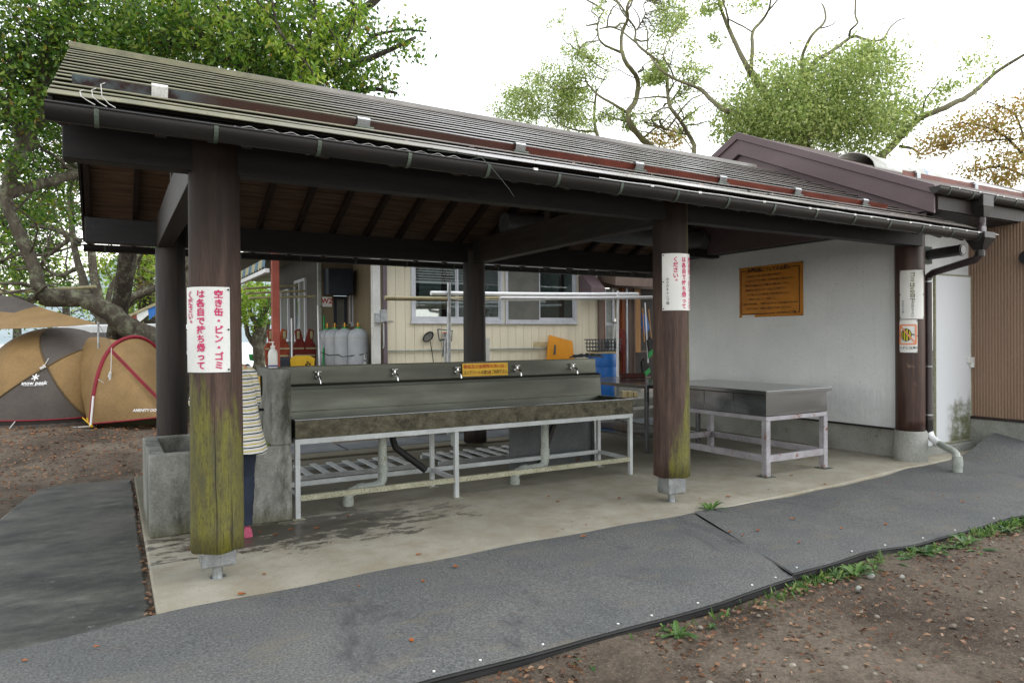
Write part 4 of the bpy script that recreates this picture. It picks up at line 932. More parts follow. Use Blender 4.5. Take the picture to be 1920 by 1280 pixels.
core = MB().box(ox0+.001, ox1, oy+.033, oy+.12, PLF, wz0-.001).box(ox0+.001, ox1, oy+.033, oy+.12, wz1+.001, 3.4)
for a, b_ in ((ox0+.001, 4.769), (6.691, 6.749), (8.461, ox1)): core.box(a, b_, oy+.033, oy+.12, wz0-.001, wz1+.001)
core.box(ox0+.001, ox0+.1, oy+.12, 14, PLF, 3.4).build('wall_core', 'siding_dark', of)
for (a, b_), split in zip(wins, (5.70, 7.535)):
    w_ = MB(); t_ = .055
    w_.box(a, a+t_, oy-.035, oy+.03, wz0, wz1).box(b_-t_, b_, oy-.035, oy+.03, wz0, wz1).box(a+t_, b_-t_, oy-.035, oy+.03, wz1-.05, wz1).box(a-.02, b_+.02, oy-.05, oy+.03, wz0-.035, wz0)
    w_.box(a+t_, b_-t_, oy-.03, oy+.02, wz0, wz0+.05)
    wo_ = w_.build('window', 'alu', of, bevel=.004)
    sm = MB()
    for (p, q, yy) in ((a+t_, split+.03, oy-.012), (split-.03, b_-t_, oy+.008)):
        sm.box(p, p+.035, yy-.008, yy+.008, wz0+.05, wz1-.05).box(q-.035, q, yy-.008, yy+.008, wz0+.05, wz1-.05).box(p+.036, q-.036, yy-.008, yy+.008, wz0+.05, wz0+.10).box(p+.036, q-.036, yy-.008, yy+.008, wz1-.09, wz1-.05)
        if a < 5: sm.box(p+.036, q-.036, yy-.006, yy+.006, 2.27, 2.29)
    sm.build('sash', 'alu', wo_, bevel=.003)
    MB().box(a+t_+.03, b_-t_-.03, oy+.002, oy+.006, wz0+.06, wz1-.06).build('pane', 'glass', wo_)
    if a > 6: MB().box(a+t_+.01, split, oy-.026, oy-.024, wz0+.055, wz1-.055).build('insect_screen', 'screen', wo_)
# room behind the windows
rm = MB().box(ox0+.1, ox1+.3, 14.6, 14.7, PLF, 3.4).box(ox1, ox1+.1, oy+.12, 14.6, PLF, 3.4).box(ox0+.1, ox1+.3, oy+.12, 14.6, 3.18, 3.3)
rm.build('room', M('dim_room', '#93a09c', '#7c8886', .8), of)
MB().box(5.05, 5.22, 12.7, 12.8, .4, 3.18).box(6.1, 6.22, 13.4, 13.6, .4, 3.1).box(8.30, 8.36, 12.3, 12.4, 1.7, 3.1).build('inner_posts', 'post_dark', of)
MB().box(5.5, 6.6, 14.2, 14.5, 1.2, 2.3).box(7.2, 8.3, 14.0, 14.4, .5, 1.9).build('shelving', 'foundation', of)
for x0, x1, y in ((4.95, 5.8, 13.0), (5.95, 6.65, 13.0), (7.0, 8.4, 13.2)): MB().box(x0, x1, y, y+.05, 3.12, 3.16).build('tube_lamp', 'tube_light', of)
MB().lathe([(.02, 2.28), (.10, 2.24), (.10, 2.22)], 5.2, 13.3, 16).build('pendant_lamp', mat_emit('warm_pendant', '#ffe6a0', 2.5), of)
for i, (x, z) in enumerate(((6.42, 2.05), (6.50, 2.1), (6.58, 2.0), (6.36, 2.15))): MB().tube([(x, 12.25, z+.5), (x, 12.25, z+.06)], .006, 6).lathe([(.0, z-.04), (.035, z-.01), (.04, z+.04)], x, 12.25, 12).build('hanging_ladle', 'chrome', of, smooth=True)
MB().lathe([(.13, 1.9), (.15, 2.1), (.08, 2.32), (.02, 2.36)], 4.92, 12.35, 16).build('white_cover', 'sign_white', of, smooth=True)
# conduit, downpipe and boxes on the wall
MB().tube([(4.29, 11.965, 1.33), (8.0, 11.965, 1.335), (8.02, 11.965, 1.33)], .016, 10).tube([(7.38, 11.965, 1.333), (7.42, 11.965, 1.333)], .026, 10).build('conduit', 'pvc', of, smooth='auto')
MB().box(7.4, 7.9, 11.993, 11.998, 1.36, 1.46).build('patch_plate', 'woodblock', of)
MB().tube([(4.245, 11.92, PLF), (4.245, 11.92, 3.4)], .042, 14).build('downpipe', M('purple_brown_pipe', '#5c5058', '#665a60', .4), of, smooth='auto')
for z in (1.87,): MB().tube([(4.2, 11.93, z), (4.42, 11.99, z)], .008, 6).build('pipe_clamp', 'galv', of)
MB().box(4.02, 4.155, 11.9, 12.03, PLF, 3.4).build('white_pillar', M('flaking_white_pillar', '#cfcfca', '#c2c2bd', .6, scale=4, rust=.6, rustcol='#9a6f54', rscale=5), of, bevel=.004)
MB().box(4.04, 4.17, 11.80, 11.899, 1.83, 2.0).box(4.12, 4.24, 11.78, 11.86, 1.85, 2.06).tube([(4.19, 11.84, 1.85), (4.19, 11.84, 1.42), (4.17, 11.84, 1.38)], .014, 8).build('meter_box', 'galv', of, bevel=.006)
# cooker hoods above the door and at the wall
for (xa, xb, z0, z1, yd) in ((8.52, 8.86, 2.36, 2.85, .45), (9.1, 10.35, 2.62, 2.95, .5)):
    MB().prism([(xa, 11.98, z0+.12), (xa, 11.98, z1), (xa, 11.98-.12, z1), (xa, 11.98-yd, z0+.22), (xa, 11.98-yd, z0)], (xb-xa, 0, 0)).build('vent_hood', 'brown_metal' if xa < 9 else 'wood_frame', of, bevel=.006)
# the doorway at the right: jambs, half-glazed door, store recess
MB().box(9.03, 9.16, 11.95, 12.1, PLF, 2.62).build('door_jamb', 'wood_frame', of); MB().box(9.16, 9.21, 11.98, 12.08, PLF, 2.62).build('inner_jamb', 'orangewood', of)
dr = MB().box(9.21, 9.27, 12.02, 12.06, PLF, 2.6).box(9.44, 9.50, 12.02, 12.06, PLF, 2.6).box(9.271, 9.439, 12.02, 12.06, 1.80, 1.86)
dro = dr.build('door', 'alu', of); MB().box(9.271, 9.439, 12.035, 12.045, 1.861, 2.6).build('frosted_pane', M('frosted_glass', '#9aa09c', '#868c88', .3), dro); MB().box(9.271, 9.439, 12.03, 12.05, PLF, 1.799).build('door_panel', 'pvc', dro)
MB().tube([(9.41, 11.98, 1.86), (9.50, 11.98, 1.86)], .025, 10).box(9.475, 9.515, 12.0, 12.02, 1.78, 1.95).build('door_handle', 'chrome', dro)
MB().box(9.50, 9.68, 12.1, 12.2, PLF, 2.62).build('pale_wall', 'siding', of); MB().box(9.68, 9.76, 11.98, 12.08, PLF, 2.62).build('orange_jamb', 'orangewood', of); MB().box(9.78, 9.83, 11.96, 12.04, PLF, 2.62).build('white_jamb', 'alu', of); MB().box(9.84, 9.95, 11.94, 12.08, PLF, 2.62).box(9.95, 9.98, 11.9, 11.94, PLF, 2.62).build('store_jamb', 'wood_frame', of)
MB().box(8.9, 12, 12.08, 12.2, 2.625, 3.45).build('upper_wall', 'wood_frame', of)
MB().box(9.98, 12, 12.7, 12.8, PLF, 3.0).build('store_back', 'post_dark', of); MB().box(10.18, 10.38, 12.2, 12.3, 1.2, 2.8).build('store_post', 'wood_handle', of)
for z in (.6, 1.2, 1.75): MB().box(9.99, 10.8, 12.35, 12.69, z, z+.03).build('store_shelf', 'wood_frame', of)
MB().box(9.2, 10.0, 11.75, 11.94, PLF, .50).box(9.2, 10.0, 11.74, 11.945, .501, .54).build('door_step', 'foundation', of)
# recessed porch wing on the left
py_ = 14.0
MB().box(3.62, 3.90, py_, py_+.06, PLF, 3.3).box(4.185, 4.31, py_, py_+.06, PLF, 3.3).box(3.901, 4.184, py_, py_+.06, 2.43, 3.3).build('porch_siding', 'siding_dark', of)
sd = MB().box(3.60, 3.66, py_+.061, 18.4, PLF, 3.3); sd.build('side_wall', M('dim_grey_boards', '#55524c', '#46443f', .8, scale=3, stretch=(3, 3, .4)), of)
MB().box(3.585, 3.65, py_-.03, py_+.05, PLF, 3.3).build('corner_trim', 'pvc', of)
pd = MB().box(3.901, 3.97, py_+.01, py_+.05, PLF, 2.42).box(4.12, 4.184, py_+.01, py_+.05, PLF, 2.42).box(3.97, 4.12, py_+.01, py_+.05, 2.36, 2.42).build('porch_door', 'navy', of)
MB().box(3.975, 4.0, py_+.0, py_+.04, PLF, 2.36).box(4.001, 4.118, py_+.02, py_+.03, PLF, 2.36).build('door_leaf', 'screen', pd)
MB().box(3.70, 4.20, py_-.35, py_-.01, 2.43, 2.95).build('porch_box', 'navy', of, bevel=.01)
wo_ = MB().box(4.21, 4.24, py_-.03, py_-.001, 1.86, 2.95).box(4.27, 4.30, py_-.03, py_-.001, 1.86, 2.95).box(4.24, 4.27, py_-.03, py_-.001, 1.86, 1.9).build('window', 'alu', of)
pw_ = MB().box(4.30, 4.70, py_, py_+.05, PLF, 1.84); pw_.build('porch_siding', 'siding_dark', of)
w5 = MB().box(4.24, 4.70, py_-.04, py_-.031, 1.80, 1.86).box(4.44, 4.47, py_-.05, py_-.032, 1.86, 3.0).build('window', 'alu', of); MB().box(4.24, 4.44, py_-.02, py_-.015, 1.86, 3.0).build('insect_screen', 'screen', w5); MB().box(4.47, 4.70, py_-.02, py_-.012, 1.86, 3.0).build('pane', 'glass', w5)
for y0, y1, z1_ in ((14.95, 15.95, 2.85), (16.55, 18.2, 2.72)):
    wf = MB().box(3.55, 3.599, y0, y0+.07, 1.5, z1_).box(3.55, 3.599, y1-.07, y1, 1.5, z1_).box(3.55, 3.599, y0+.07, y1-.07, 1.5, 1.56).box(3.55, 3.599, y0+.07, y1-.07, z1_-.06, z1_).box(3.545, 3.599, (y0+y1)/2-.03, (y0+y1)/2+.03, 1.56, z1_-.06).build('window', 'alu', of)
    MB().box(3.575, 3.59, y0+.07, (y0+y1)/2-.03, 1.56, z1_-.06).build('insect_screen', 'screen', wf); MB().box(3.575, 3.59, (y0+y1)/2+.03, y1-.07, 1.56, z1_-.06).build('pane', 'dark_glass', wf)
MB().box(2.4, 4.3, 11.7, 22, 3.3, 3.38).build('porch_roof', 'roof', of)
MB().box(2.42, 2.54, 12.5, 12.62, PLF, 3.3).build('porch_post', 'red_paint', of, bevel=.004)
aw = MB(); nA = 60
ar = []
for i in range(nA+1):
    y = 12.75+i*.14; ar.append([(2.36, y, 2.98), (2.34, y, 2.80+(.05 if i % 2 else 0))])
aw.grid(ar).build('awning_valance', 'awning', of, solid=.004)
MB().bar((2.36, 12.6, 2.75), (2.36, 21.2, 2.75), .07, .07).build('awning_rail', 'white_pipe', of)
MB().prism([(ox0-.5, 11.3, 3.33), (ox0-.5, 15, 4.9), (ox0-.5, 18.7, 3.33)], (8, 0, 0)).build('roof', 'roof', of)
# ------------------------------------------------------------------ things around the office
gb = T('gas_bottle', 'tall grey gas bottle at the right of the row, white letters down its side', 'gas bottle', (3.885, 12.35, PLF), 'grey gas bottles against the porch')
gx, gy = 3.885, 12.35
MB().lathe([(.165, PLF), (.18, PLF+.03), (.183, PLF+1.24), (.175, PLF+1.30), (.14, PLF+1.37), (.07, PLF+1.405), (.03, PLF+1.41)], gx, gy, 32).build('bottle_body', 'gas_grey', gb, smooth='auto')
MB().lathe([(.05, PLF+1.405), (.055, PLF+1.43), (.03, PLF+1.432)], gx, gy, 16).build('green_collar', 'green', gb); MB().tube([(gx, gy, PLF+1.43), (gx, gy, PLF+1.52)], .016, 10).tube([(gx-.04, gy, PLF+1.47), (gx+.05, gy, PLF+1.47)], .012, 8).build('valve', 'brass', gb)
MB().lathe([(.1845, PLF+1.235), (.1845, PLF+1.243)], gx, gy, 32).build('weld_band', 'rusty_rail', gb)
for i, (x, y, l) in enumerate(((3.72, 12.62, 'second grey gas bottle from the right, behind the lettered one'), (3.64, 12.98, 'third grey gas bottle from the right in the porch row'), (3.60, 13.36, 'grey gas bottle farthest back, beside the porch door'))): copy_tree(gb, (x, y, PLF), None, l)
m = MB(); fg = lambda u, v: (gx+.186*math.cos(R(-75)+u/.186), gy+.186*math.sin(R(-75)+u/.186), PLF+.95+v)
for i, ch in enumerate('LPガス'): write(m, ch, .02, -.06-i*.135, .12, fg, bold=.02)
m.build('lettering', 'ink_white', gb)
ch_ = [(3.42, 13.15, 1.30), (3.45, 12.7, 1.25), (3.54, 12.45, 1.27), (3.60, 12.40, 1.23), (3.72, 12.24, 1.25), (3.885, 12.16, 1.27), (4.02, 12.22, 1.30), (4.07, 12.35, 1.32)]
tag(MB().tube(ch_, .008, 6).build('chain', 'black', loc=(3.7, 12.3, 1.25)), 'dark chain slung round the grey gas bottles', 'chain')
# laundry poles
def pole(name, a, b, r, mat, lab, grp, seg=12, nodes=False):
    m = MB(); a, b = Vector(a), Vector(b); n = 14
    m.tube([a.lerp(b, i/n)-Vector((0, 0, .012*math.sin(math.pi*i/n))) for i in range(n+1)], r, seg)
    o = m.build(name, mat, loc=tuple(a.lerp(b, .5)), smooth='auto')
    return tag(o, lab, 'pole', grp)
pole('drying_pole', (3.63, 10.2, 2.17), (6.3, 10.3, 2.235), .036, 'bamboo', 'greenish bamboo pole with its end by the white pillar, in front of the left window', None)
pole('drying_pole', (4.42, 10.26, 2.27), (8.75, 10.36, 2.365), .036, 'white_pipe', 'longer white pole lying upper of two across the office windows', None)
pole('drying_pole', (5.6, 10.12, 2.21), (9.3, 10.2, 2.315), .03, 'white_pipe', 'thinner white pole lying lower of two, passing behind the right post', None)
for x, y, z1_, lab, m_ in ((4.72, 10.22, 2.44, 'grey steel upright holding the bamboo pole before the left window', 'galv'), (8.14, 10.2, 2.40, 'slim white upright under the white poles in front of the office door', 'white_pipe')):
    tag(MB().tube([(x-.03, y, .0 if x < 5 else .17), (x, y, z1_)], .032 if x < 5 else .022, 14).build('pole_stand', m_, loc=(x, y, 0), smooth='auto'), lab, 'post')
tag(MB().tube([(4.75, 10.2, 2.19)]+[(4.75+3.9*t, 10.2, 2.17-.05*math.sin(math.pi*t)+.17*t) for t in np.linspace(.03, 1, 20)], .006, 6).build('clothes_line', 'rope', loc=(6.5, 10.2, 2.2)), 'thin white line sagging below the white poles', 'line')
tag(MB().box(4.97, 4.985, 10.19, 10.21, 2.12, 2.20).box(4.99, 5.002, 10.19, 10.21, 2.12, 2.20).build('clothes_peg', 'green', loc=(4.98, 10.2, 2.16)), 'pale green peg on the thin line near the steel upright', 'peg')
# standpipes and the things hung on the wall
for x, lab in ((4.86, 'standpipe with red wheel left of the steel upright'), (5.55, 'standpipe with red wheel just left of the rear shelter post')):
    s_ = T('standpipe', lab, 'standpipe', (x, 10.7, PLF-.16), 'standpipes in front of the office')
    MB().tube([(x, 10.7, .17), (x, 10.7, 1.58)], .022, 12).build('pipe', 'galv', s_, smooth='auto'); MB().tube([(x, 10.7, 1.58), (x, 10.7, 1.64)], .012, 8).tube([(x, 10.7, 1.53), (x-.08, 10.68, 1.53), (x-.1, 10.68, 1.50)], .014, 8).build('spout', 'bracket', s_); MB().tube([(x, 10.7, 1.635), (x, 10.7, 1.65)], .05, 14).build('red_wheel', M('red_wheel', '#c83a22', None, .5, fine=0), s_)
tag(MB().box(5.62, 5.72, 10.72, 10.73, .9, 1.55).build('white_board', 'sign_white', loc=(5.67, 10.72, .9)), 'narrow white board hanging beside the second standpipe', 'board')
lp_ = T('wire_skimmer', 'round black wire skimmer on the wall behind the left standpipe', 'skimmer', (5.1, 11.9, 1.62)); MB().tube([(5.08+.11*math.cos(t)*.9, 11.93, 1.58+.08*math.sin(t)+.04*math.cos(t)) for t in np.linspace(0, 2*math.pi, 24)], .012, 6).build('rim', 'black', lp_); MB().add([(5.08+.1*math.cos(t)*.9, 11.935, 1.58+.07*math.sin(t)+.04*math.cos(t)) for t in np.linspace(0, 2*math.pi, 16)[:-1]], [tuple(range(15))]).build('mesh', 'screen', lp_, solid=.003); MB().tube([(5.12, 11.93, 1.5), (5.18, 11.93, 1.1)], .008, 6).build('handle', 'black', lp_)
fp = T('small_fan', 'small grey fan hooked on the wall between standpipe and steel upright', 'fan', (5.4, 11.9, 1.6)); MB().tube([(5.27, 11.93, 1.72), (5.57, 11.93, 1.69), (5.55, 11.93, 1.50), (5.3, 11.93, 1.52), (5.27, 11.93, 1.72)], .012, 6).build('guard', 'crate', fp); MB().tube([(5.42, 11.93, 1.6), (5.42, 11.89, 1.6)], .055, 14).build('hub', 'galv', fp); MB().tube([(5.40, 11.93, 1.55), (5.37, 11.93, 1.2)], .012, 6).tube([(5.44, 11.93, 1.55), (5.47, 11.93, 1.18)], .012, 6).build('cord', 'crate', fp)
# barrel, crate, orange board
bl_ = T('blue_drum', 'blue plastic drum standing by the office door', 'drum', (8.62, 11.3, PLF))
MB().lathe([(.28, PLF), (.30, PLF+.04), (.305, PLF+.3), (.30, PLF+.32), (.305, PLF+.34), (.305, PLF+.6), (.30, PLF+.62), (.305, PLF+.64), (.30, PLF+.86), (.285, PLF+.90)], 8.62, 11.3, 36).build('drum_body', 'blue', bl_, smooth='auto'); MB().lathe([(.287, PLF+.885), (.30, PLF+.90), (.30, PLF+.925), (.2, PLF+.93)], 8.62, 11.3, 30).build('lid', 'woodblock', bl_)
cr_ = T('plastic_crate', 'dark grey open crate on top of the blue drum', 'crate', (8.62, 11.3, PLF+.93)); z0 = PLF+.935; m = MB()
for j in range(4): zz = z0+j*.075; e_ = .03*j/3; m.box(8.36-e_, 8.90+e_, 11.08-e_, 11.10-e_, zz, zz+.022).box(8.36-e_, 8.90+e_, 11.48+e_, 11.5+e_, zz, zz+.022).box(8.36-e_, 8.38-e_, 11.1, 11.48, zz, zz+.022).box(8.88+e_, 8.90+e_, 11.1, 11.48, zz, zz+.022)
for i in range(8): x = 8.36+i*.0745; m.box(x, x+.018, 11.075, 11.085, z0, z0+.22).box(x, x+.018, 11.49, 11.50, z0, z0+.22)
for i in (2, 5): x = 8.36+i*.0745; m.box(x, x+.10, 11.07, 11.074, z0+.05, z0+.2)
m.box(8.37, 8.89, 11.1, 11.48, z0, z0+.01); m.build('crate_body', 'crate', cr_)
ob_ = T('orange_board', 'orange slant-topped board with a torn square patch leaning on the cream wall', 'board', (8.0, 11.85, PLF))
MB().prism([(7.56, 11.78, .9), (8.27, 11.78, .9), (8.27, 11.86, 1.47), (7.70, 11.86, 1.60)], (0, .025, 0)).build('panel', 'orange_board', ob_); MB().prism([(7.74, 11.80, 1.20), (7.79, 11.80, 1.20), (7.81, 11.815, 1.40), (7.77, 11.815, 1.40)], (0, .004, 0)).build('torn_patch', 'crate', ob_)
for ch in ob_.children:
    if ch.name.startswith('torn'): ch.location.y -= .03
tag(MB().bar((6.2, 6.83, 1.34), (6.2, 6.84, 1.35), .02, .02).build('x', 'black', loc=(0, 0, 0))); bpy.data.objects.remove(bpy.data.objects['x'])
rg_ = MB(); rws = []
for i in range(13): rws.append([(4.72+.42*i/12, 6.775+dy, 1.312+.028*math.sin(i*1.3)**2*math.sin(math.pi*i/12)+(.02 if dy == 0 else 0)) for dy in (-.06, -.03, 0, .03, .06)])
tag(rg_.grid(rws).build('dark_rag', 'crate', loc=(4.9, 6.78, 1.30), smooth=True, solid=.015), 'dark rag lying on the top edge of the steel splashback', 'rag')
rp = [(9.40, 11.9, 1.84), (9.36, 11.9, 1.5), (9.37, 11.9, 1.2), (9.42, 11.9, 1.15), (9.46, 11.9, 1.2), (9.45, 11.9, 1.5), (9.42, 11.9, 1.84)]
tag(MB().tube(rp, .02, 8).build('rope_loop', 'rope', loc=(9.42, 11.9, 1.5), smooth='auto'), 'white rope loop hanging from the door handle', 'rope')
rb = MB().lathe([(.05, 1.18), (.11, 1.25), (.12, 1.45), (.10, 1.55), (.11, 1.68), (.06, 1.72)], 9.62, 11.95, 16, sy=.5).box(9.64, 9.70, 11.93, 11.96, .75, 1.2)
tag(rb.build('red_bag', 'redcloth', loc=(9.62, 11.95, .8), smooth='auto'), 'red bag with a hanging strap beside the white rope loop', 'bag')
def broom(x0, z1_, x1, lab, col, hx, hz, flare=.16):
    b_ = T('broom', lab, 'broom', (x0, 11.8, PLF), 'brooms and dustpans by the store')
    MB().tube([(x0, 11.78, z1_), (x1, 11.7, hz+.12)], .014, 8).build('handle', col, b_)
    MB().prism([(hx-.05, 11.66, hz+.15), (hx+.03, 11.66, hz+.22), (hx+flare, 11.66, hz+.02), (hx-.02, 11.66, hz-.10)], (0, .05, 0)).build('black_top', 'black', b_); MB().prism([(hx-.021, 11.655, hz-.10), (hx+flare, 11.655, hz+.02), (hx+flare+.03, 11.655, hz-.07), (hx-.03, 11.655, hz-.24)], (0, .055, 0)).build('green_bristles', 'green', b_)
broom(10.08, 2.18, 10.06, 'broom with pale handle and green bristles hung up higher beside the store post', 'wood_handle', 10.18, 1.32)
broom(10.15, 2.3, 10.16, 'white handled broom with green bristles, the lower one beside the store', 'white_pipe', 10.0, .86)
tag(MB().tube([(10.25, 11.78, 2.16), (10.34, 11.72, .95)], .014, 8).build('wooden_pole', 'wood_handle', loc=(10.3, 11.75, 1.5)), 'wooden handle with a blue tip leaning right of the brooms', 'pole')
tag(MB().prism([(10.14, 11.85, 2.08), (10.26, 11.85, 2.02), (10.36, 11.85, 1.72), (10.2, 11.85, 1.60), (10.13, 11.85, 1.8)], (0, .05, 0)).build('blue_bag', 'blue', loc=(10.25, 11.85, 1.8), bevel=.01), 'bright blue bag hung behind the broom handles', 'bag')
lg_ = T('firewood_bundle', 'dark red bundle on the dark-legged steel table', 'bundle', (6.95, 8.3, .91)); MB().tube([(6.7, 8.35, .955), (7.05, 8.2, .955)], .045, 12).build('bundle', M('maroon_bundle', '#4a2622', '#3a1e1c', .8), lg_)
for i, (x, w_) in enumerate(((8.86, .10), (8.99, .12), (9.14, .10))): tag(MB().box(x, x+w_, 10.95, 11.07, .331, .47-.015*i).build('pale_block', 'woodblock', loc=(x+w_/2, 11, .33), bevel=.006), ('left', 'middle', 'right')[i]+' one of three pale blocks on the platform by the blue drum', 'block', 'pale blocks')
# porch clutter
MT['vest_orange'] = M('orange_vest', '#8c3c18', '#6c2416', .8, scale=9)
for i, (x, y, l) in enumerate(((2.72, 13.6, 'orange and red life vest on the left under the porch'), (3.25, 13.7, 'red life vest with pale bands hanging right of the white rod'))):
    v = T('life_vest', l, 'life vest', (x, y, 1.2), 'life vests under the porch')
    MB().prism([(x+a_, y, z_) for a_, z_ in ((-.20, 1.0), (.20, 1.0), (.23, 1.40), (.16, 1.52), (.185, 1.72), (.085, 1.76), (0, 1.46), (-.085, 1.76), (-.185, 1.72), (-.16, 1.52), (-.23, 1.40))], (0, .09, 0)).build('vest_body', 'redcloth' if i else 'vest_orange', v, bevel=.02)
    for bb in ((x-.19, x+.19, y-.012, y-.003, 1.22, 1.255), (x-.22, x-.02, y-.012, y-.003, 1.36, 1.39), (x+.02, x+.22, y-.012, y-.003, 1.36, 1.39), (x-.15, x-.10, y-.012, y-.003, 1.56, 1.71), (x+.10, x+.15, y-.012, y-.003, 1.56, 1.71)): MB().box(*bb).build('pale_band', 'bamboo', v)
yb = T('yellow_basket', 'yellow basket marked with one black hiragana letter under the porch', 'basket', (3.0, 12.9, 1.0))
MB().prism([(2.80, 12.8, 1.0), (3.20, 12.8, 1.0), (3.22, 12.8, 1.20), (3.12, 12.8, 1.25), (2.90, 12.8, 1.25), (2.78, 12.8, 1.18)], (0, .25, 0)).build('basket_body', 'yellow_basket', yb, bevel=.01)
m = MB(); write(m, 'み', 3.09, 1.1, .11, lambda u, v: (u, 12.792, v), bold=.03); m.build('lettering', 'ink_black', yb)
tag(MB().box(2.46, 2.80, 12.85, 13.2, .6, 1.22).build('dark_tub', 'navy', loc=(2.6, 13, .6), bevel=.02), 'dark blue tub behind the red porch post', 'tub')
tag(MB().box(2.5, 3.6, 12.75, 13.6, .33, .99).build('porch_bench', 'wood_frame', loc=(3, 13.2, .33), bevel=.01), 'weathered bench carrying the yellow basket under the porch', 'bench')
for (a, b_, r_, mt, lab) in (((3.28, 12.7, .5), (3.48, 13.6, 2.2), .014, 'white_pipe', 'white rod leaning on the porch corner'), ((3.33, 12.7, .5), (3.6, 13.6, 2.0), .016, 'green', 'green rod leaning on the porch corner'), ((3.60, 12.75, .5), (3.76, 13.5, 1.6), .03, 'orangewood', 'brown plank leaning beside the gas bottles'), ((2.96, 13.5, 1.0), (2.98, 13.6, 1.95), .014, 'white_pipe', 'white upright rod between the two life vests')):
    tag(MB().tube([a, b_], r_, 8).build('leaning_rod', mt, loc=a), lab, 'rod')
for i in range(3): tag(MB().tube([(2.1, 12.9+i*.3, 2.28+.1*i), (3.35-.1*i, 13.3+.3*i, 2.36+.12*i)], .02, 8).build('bamboo_cane', 'bamboo', loc=(2.7, 13, 2.3)), ('lowest', 'middle', 'topmost')[i]+' of three bamboo canes laid across under the porch roof', 'cane', 'bamboo canes under the porch')
ps = T('small_poster', 'small white poster with red lettering beside the porch door', 'poster', (3.76, 13.97, 2.3)); MB().box(3.67, 3.86, 13.975, 13.995, 2.2, 2.4).build('sheet', 'sign_white', ps); m = MB(); write(m, 'WZ', 3.765, 2.31, .14, lambda u, v: (u, 13.97, v), bold=.02); m.build('lettering', 'ink_red', ps)
# ------------------------------------------------------------------ the person washing up
pe = T('person', 'person in a striped shirt, dark jeans and pink shoes bent over the concrete trough', 'person', (.80, 5.82, 0))
PO = Vector((.80, 5.82, 0))
def skin_body():
    vs, es, rs = [], [], []
    def v(p, r, par=None):
        vs.append(tuple(Vector(p)-PO)); rs.append(r if isinstance(r, tuple) else (r, r))
        if par is not None: es.append((par, len(vs)-1))
        return len(vs)-1
    pelv = v((.80, 5.80, .88), (.125, .10))
    wa = v((.80, 5.83, 1.0), (.11, .085), pelv); ch = v((.80, 5.93, 1.20), (.125, .10), wa); nb = v((.80, 6.0, 1.33), (.08, .07), ch)
    nk = v((.80, 6.035, 1.40), .048, nb); hd = v((.80, 6.075, 1.475), (.075, .085), nk); hd2 = v((.80, 6.10, 1.55), (.073, .088), hd); hd3 = v((.80, 6.10, 1.605), (.05, .06), hd2)
    v((.80, 6.17, 1.50), .016, hd)
    for s in (-1, 1):
        v((.80+s*.078, 6.09, 1.50), .014, hd)
        hp = v((.80+s*.095, 5.81, .80), .085, pelv); kn = v((.80+s*.105, 5.85, .46), .058, hp); cf = v((.80+s*.105, 5.83, .32), .055, kn); an = v((.80+s*.105, 5.81, .09), .036, cf); v((.80+s*.115, 5.92, .04), .034, an)
        sh_ = v((.80+s*.15, 5.96, 1.30), .052, nb); el_ = v((.80+s*.215, 6.06, 1.06), .037, sh_); fo = v((.80+s*.19, 6.19, .99), .034, el_); wr = v((.80+s*.15, 6.29, .93), .024, fo)
        pa = v((.80+s*.145, 6.34, .905), (.034, .018), wr)
        for f, dx in enumerate((-.026, -.009, .009, .026)):
            k1 = v((.80+s*.145+dx, 6.385+(.006 if f in (1, 2) else 0), .89), .009, pa); k2 = v((.80+s*.145+dx, 6.405, .868), .0085, k1); v((.80+s*.145+dx, 6.405, .845-(.006 if f in (1, 2) else 0)), .0075, k2)
        th = v((.80+s*.11, 6.335, .895), .011, wr); v((.80+s*.10, 6.37, .872), .009, th)
    me = bpy.data.meshes.new('body'); me.from_pydata(vs, es, [])
    o = bpy.data.objects.new('body', me); C.objects.link(o); o.parent = pe
    lay = me.skin_vertices.new() if hasattr(me.skin_vertices, 'new') else None
    if not me.skin_vertices:
        bm = bmesh.new(); bm.from_mesh(me); bm.verts.layers.skin.verify(); bm.to_mesh(me); bm.free()
    for i, r in enumerate(rs): me.skin_vertices[0].data[i].radius = r
    me.skin_vertices[0].data[0].use_root = True
    me.materials.append(MT['skin'])
    m = o.modifiers.new('skin', 'SKIN'); m.use_smooth_shade = True; m.branch_smoothing = .4
    m = o.modifiers.new('sub', 'SUBSURF'); m.levels = 2; m.render_levels = 2
    return o
skin_body()
def loft(secs, seg=36, wave=0, cap=True):
    m = MB(); vs = []
    for j, (cx, cy, z, rx, ry) in enumerate(secs):
        for k in range(seg):
            t = 2*math.pi*k/seg; w = 1+wave*math.sin(5*t+j*.35)*(1-j/len(secs))+wave*.6*math.sin(9*t+1-j*.5)*(1-j/len(secs))
            vs.append((cx+rx*w*math.cos(t), cy+ry*w*math.sin(t), z+.012*math.sin(3*t)*(j == 0)))
    n = len(secs); fs = [(i*seg+k, i*seg+(k+1) % seg, (i+1)*seg+(k+1) % seg, (i+1)*seg+k) for i in range(n-1) for k in range(seg)]
    if cap: fs.append(tuple((n-1)*seg+k for k in range(seg)))
    return m.add(vs, fs)
shm = loft([(.815, 5.82, .665, .262, .19), (.81, 5.82, .74, .248, .18), (.805, 5.83, .85, .228, .168), (.80, 5.84, .98, .215, .158), (.80, 5.875, 1.10, .20, .15), (.80, 5.92, 1.20, .19, .142), (.80, 5.96, 1.28, .18, .12), (.80, 5.985, 1.335, .145, .092), (.80, 6.01, 1.37, .085, .07), (.80, 6.02, 1.385, .06, .058)], wave=.028)
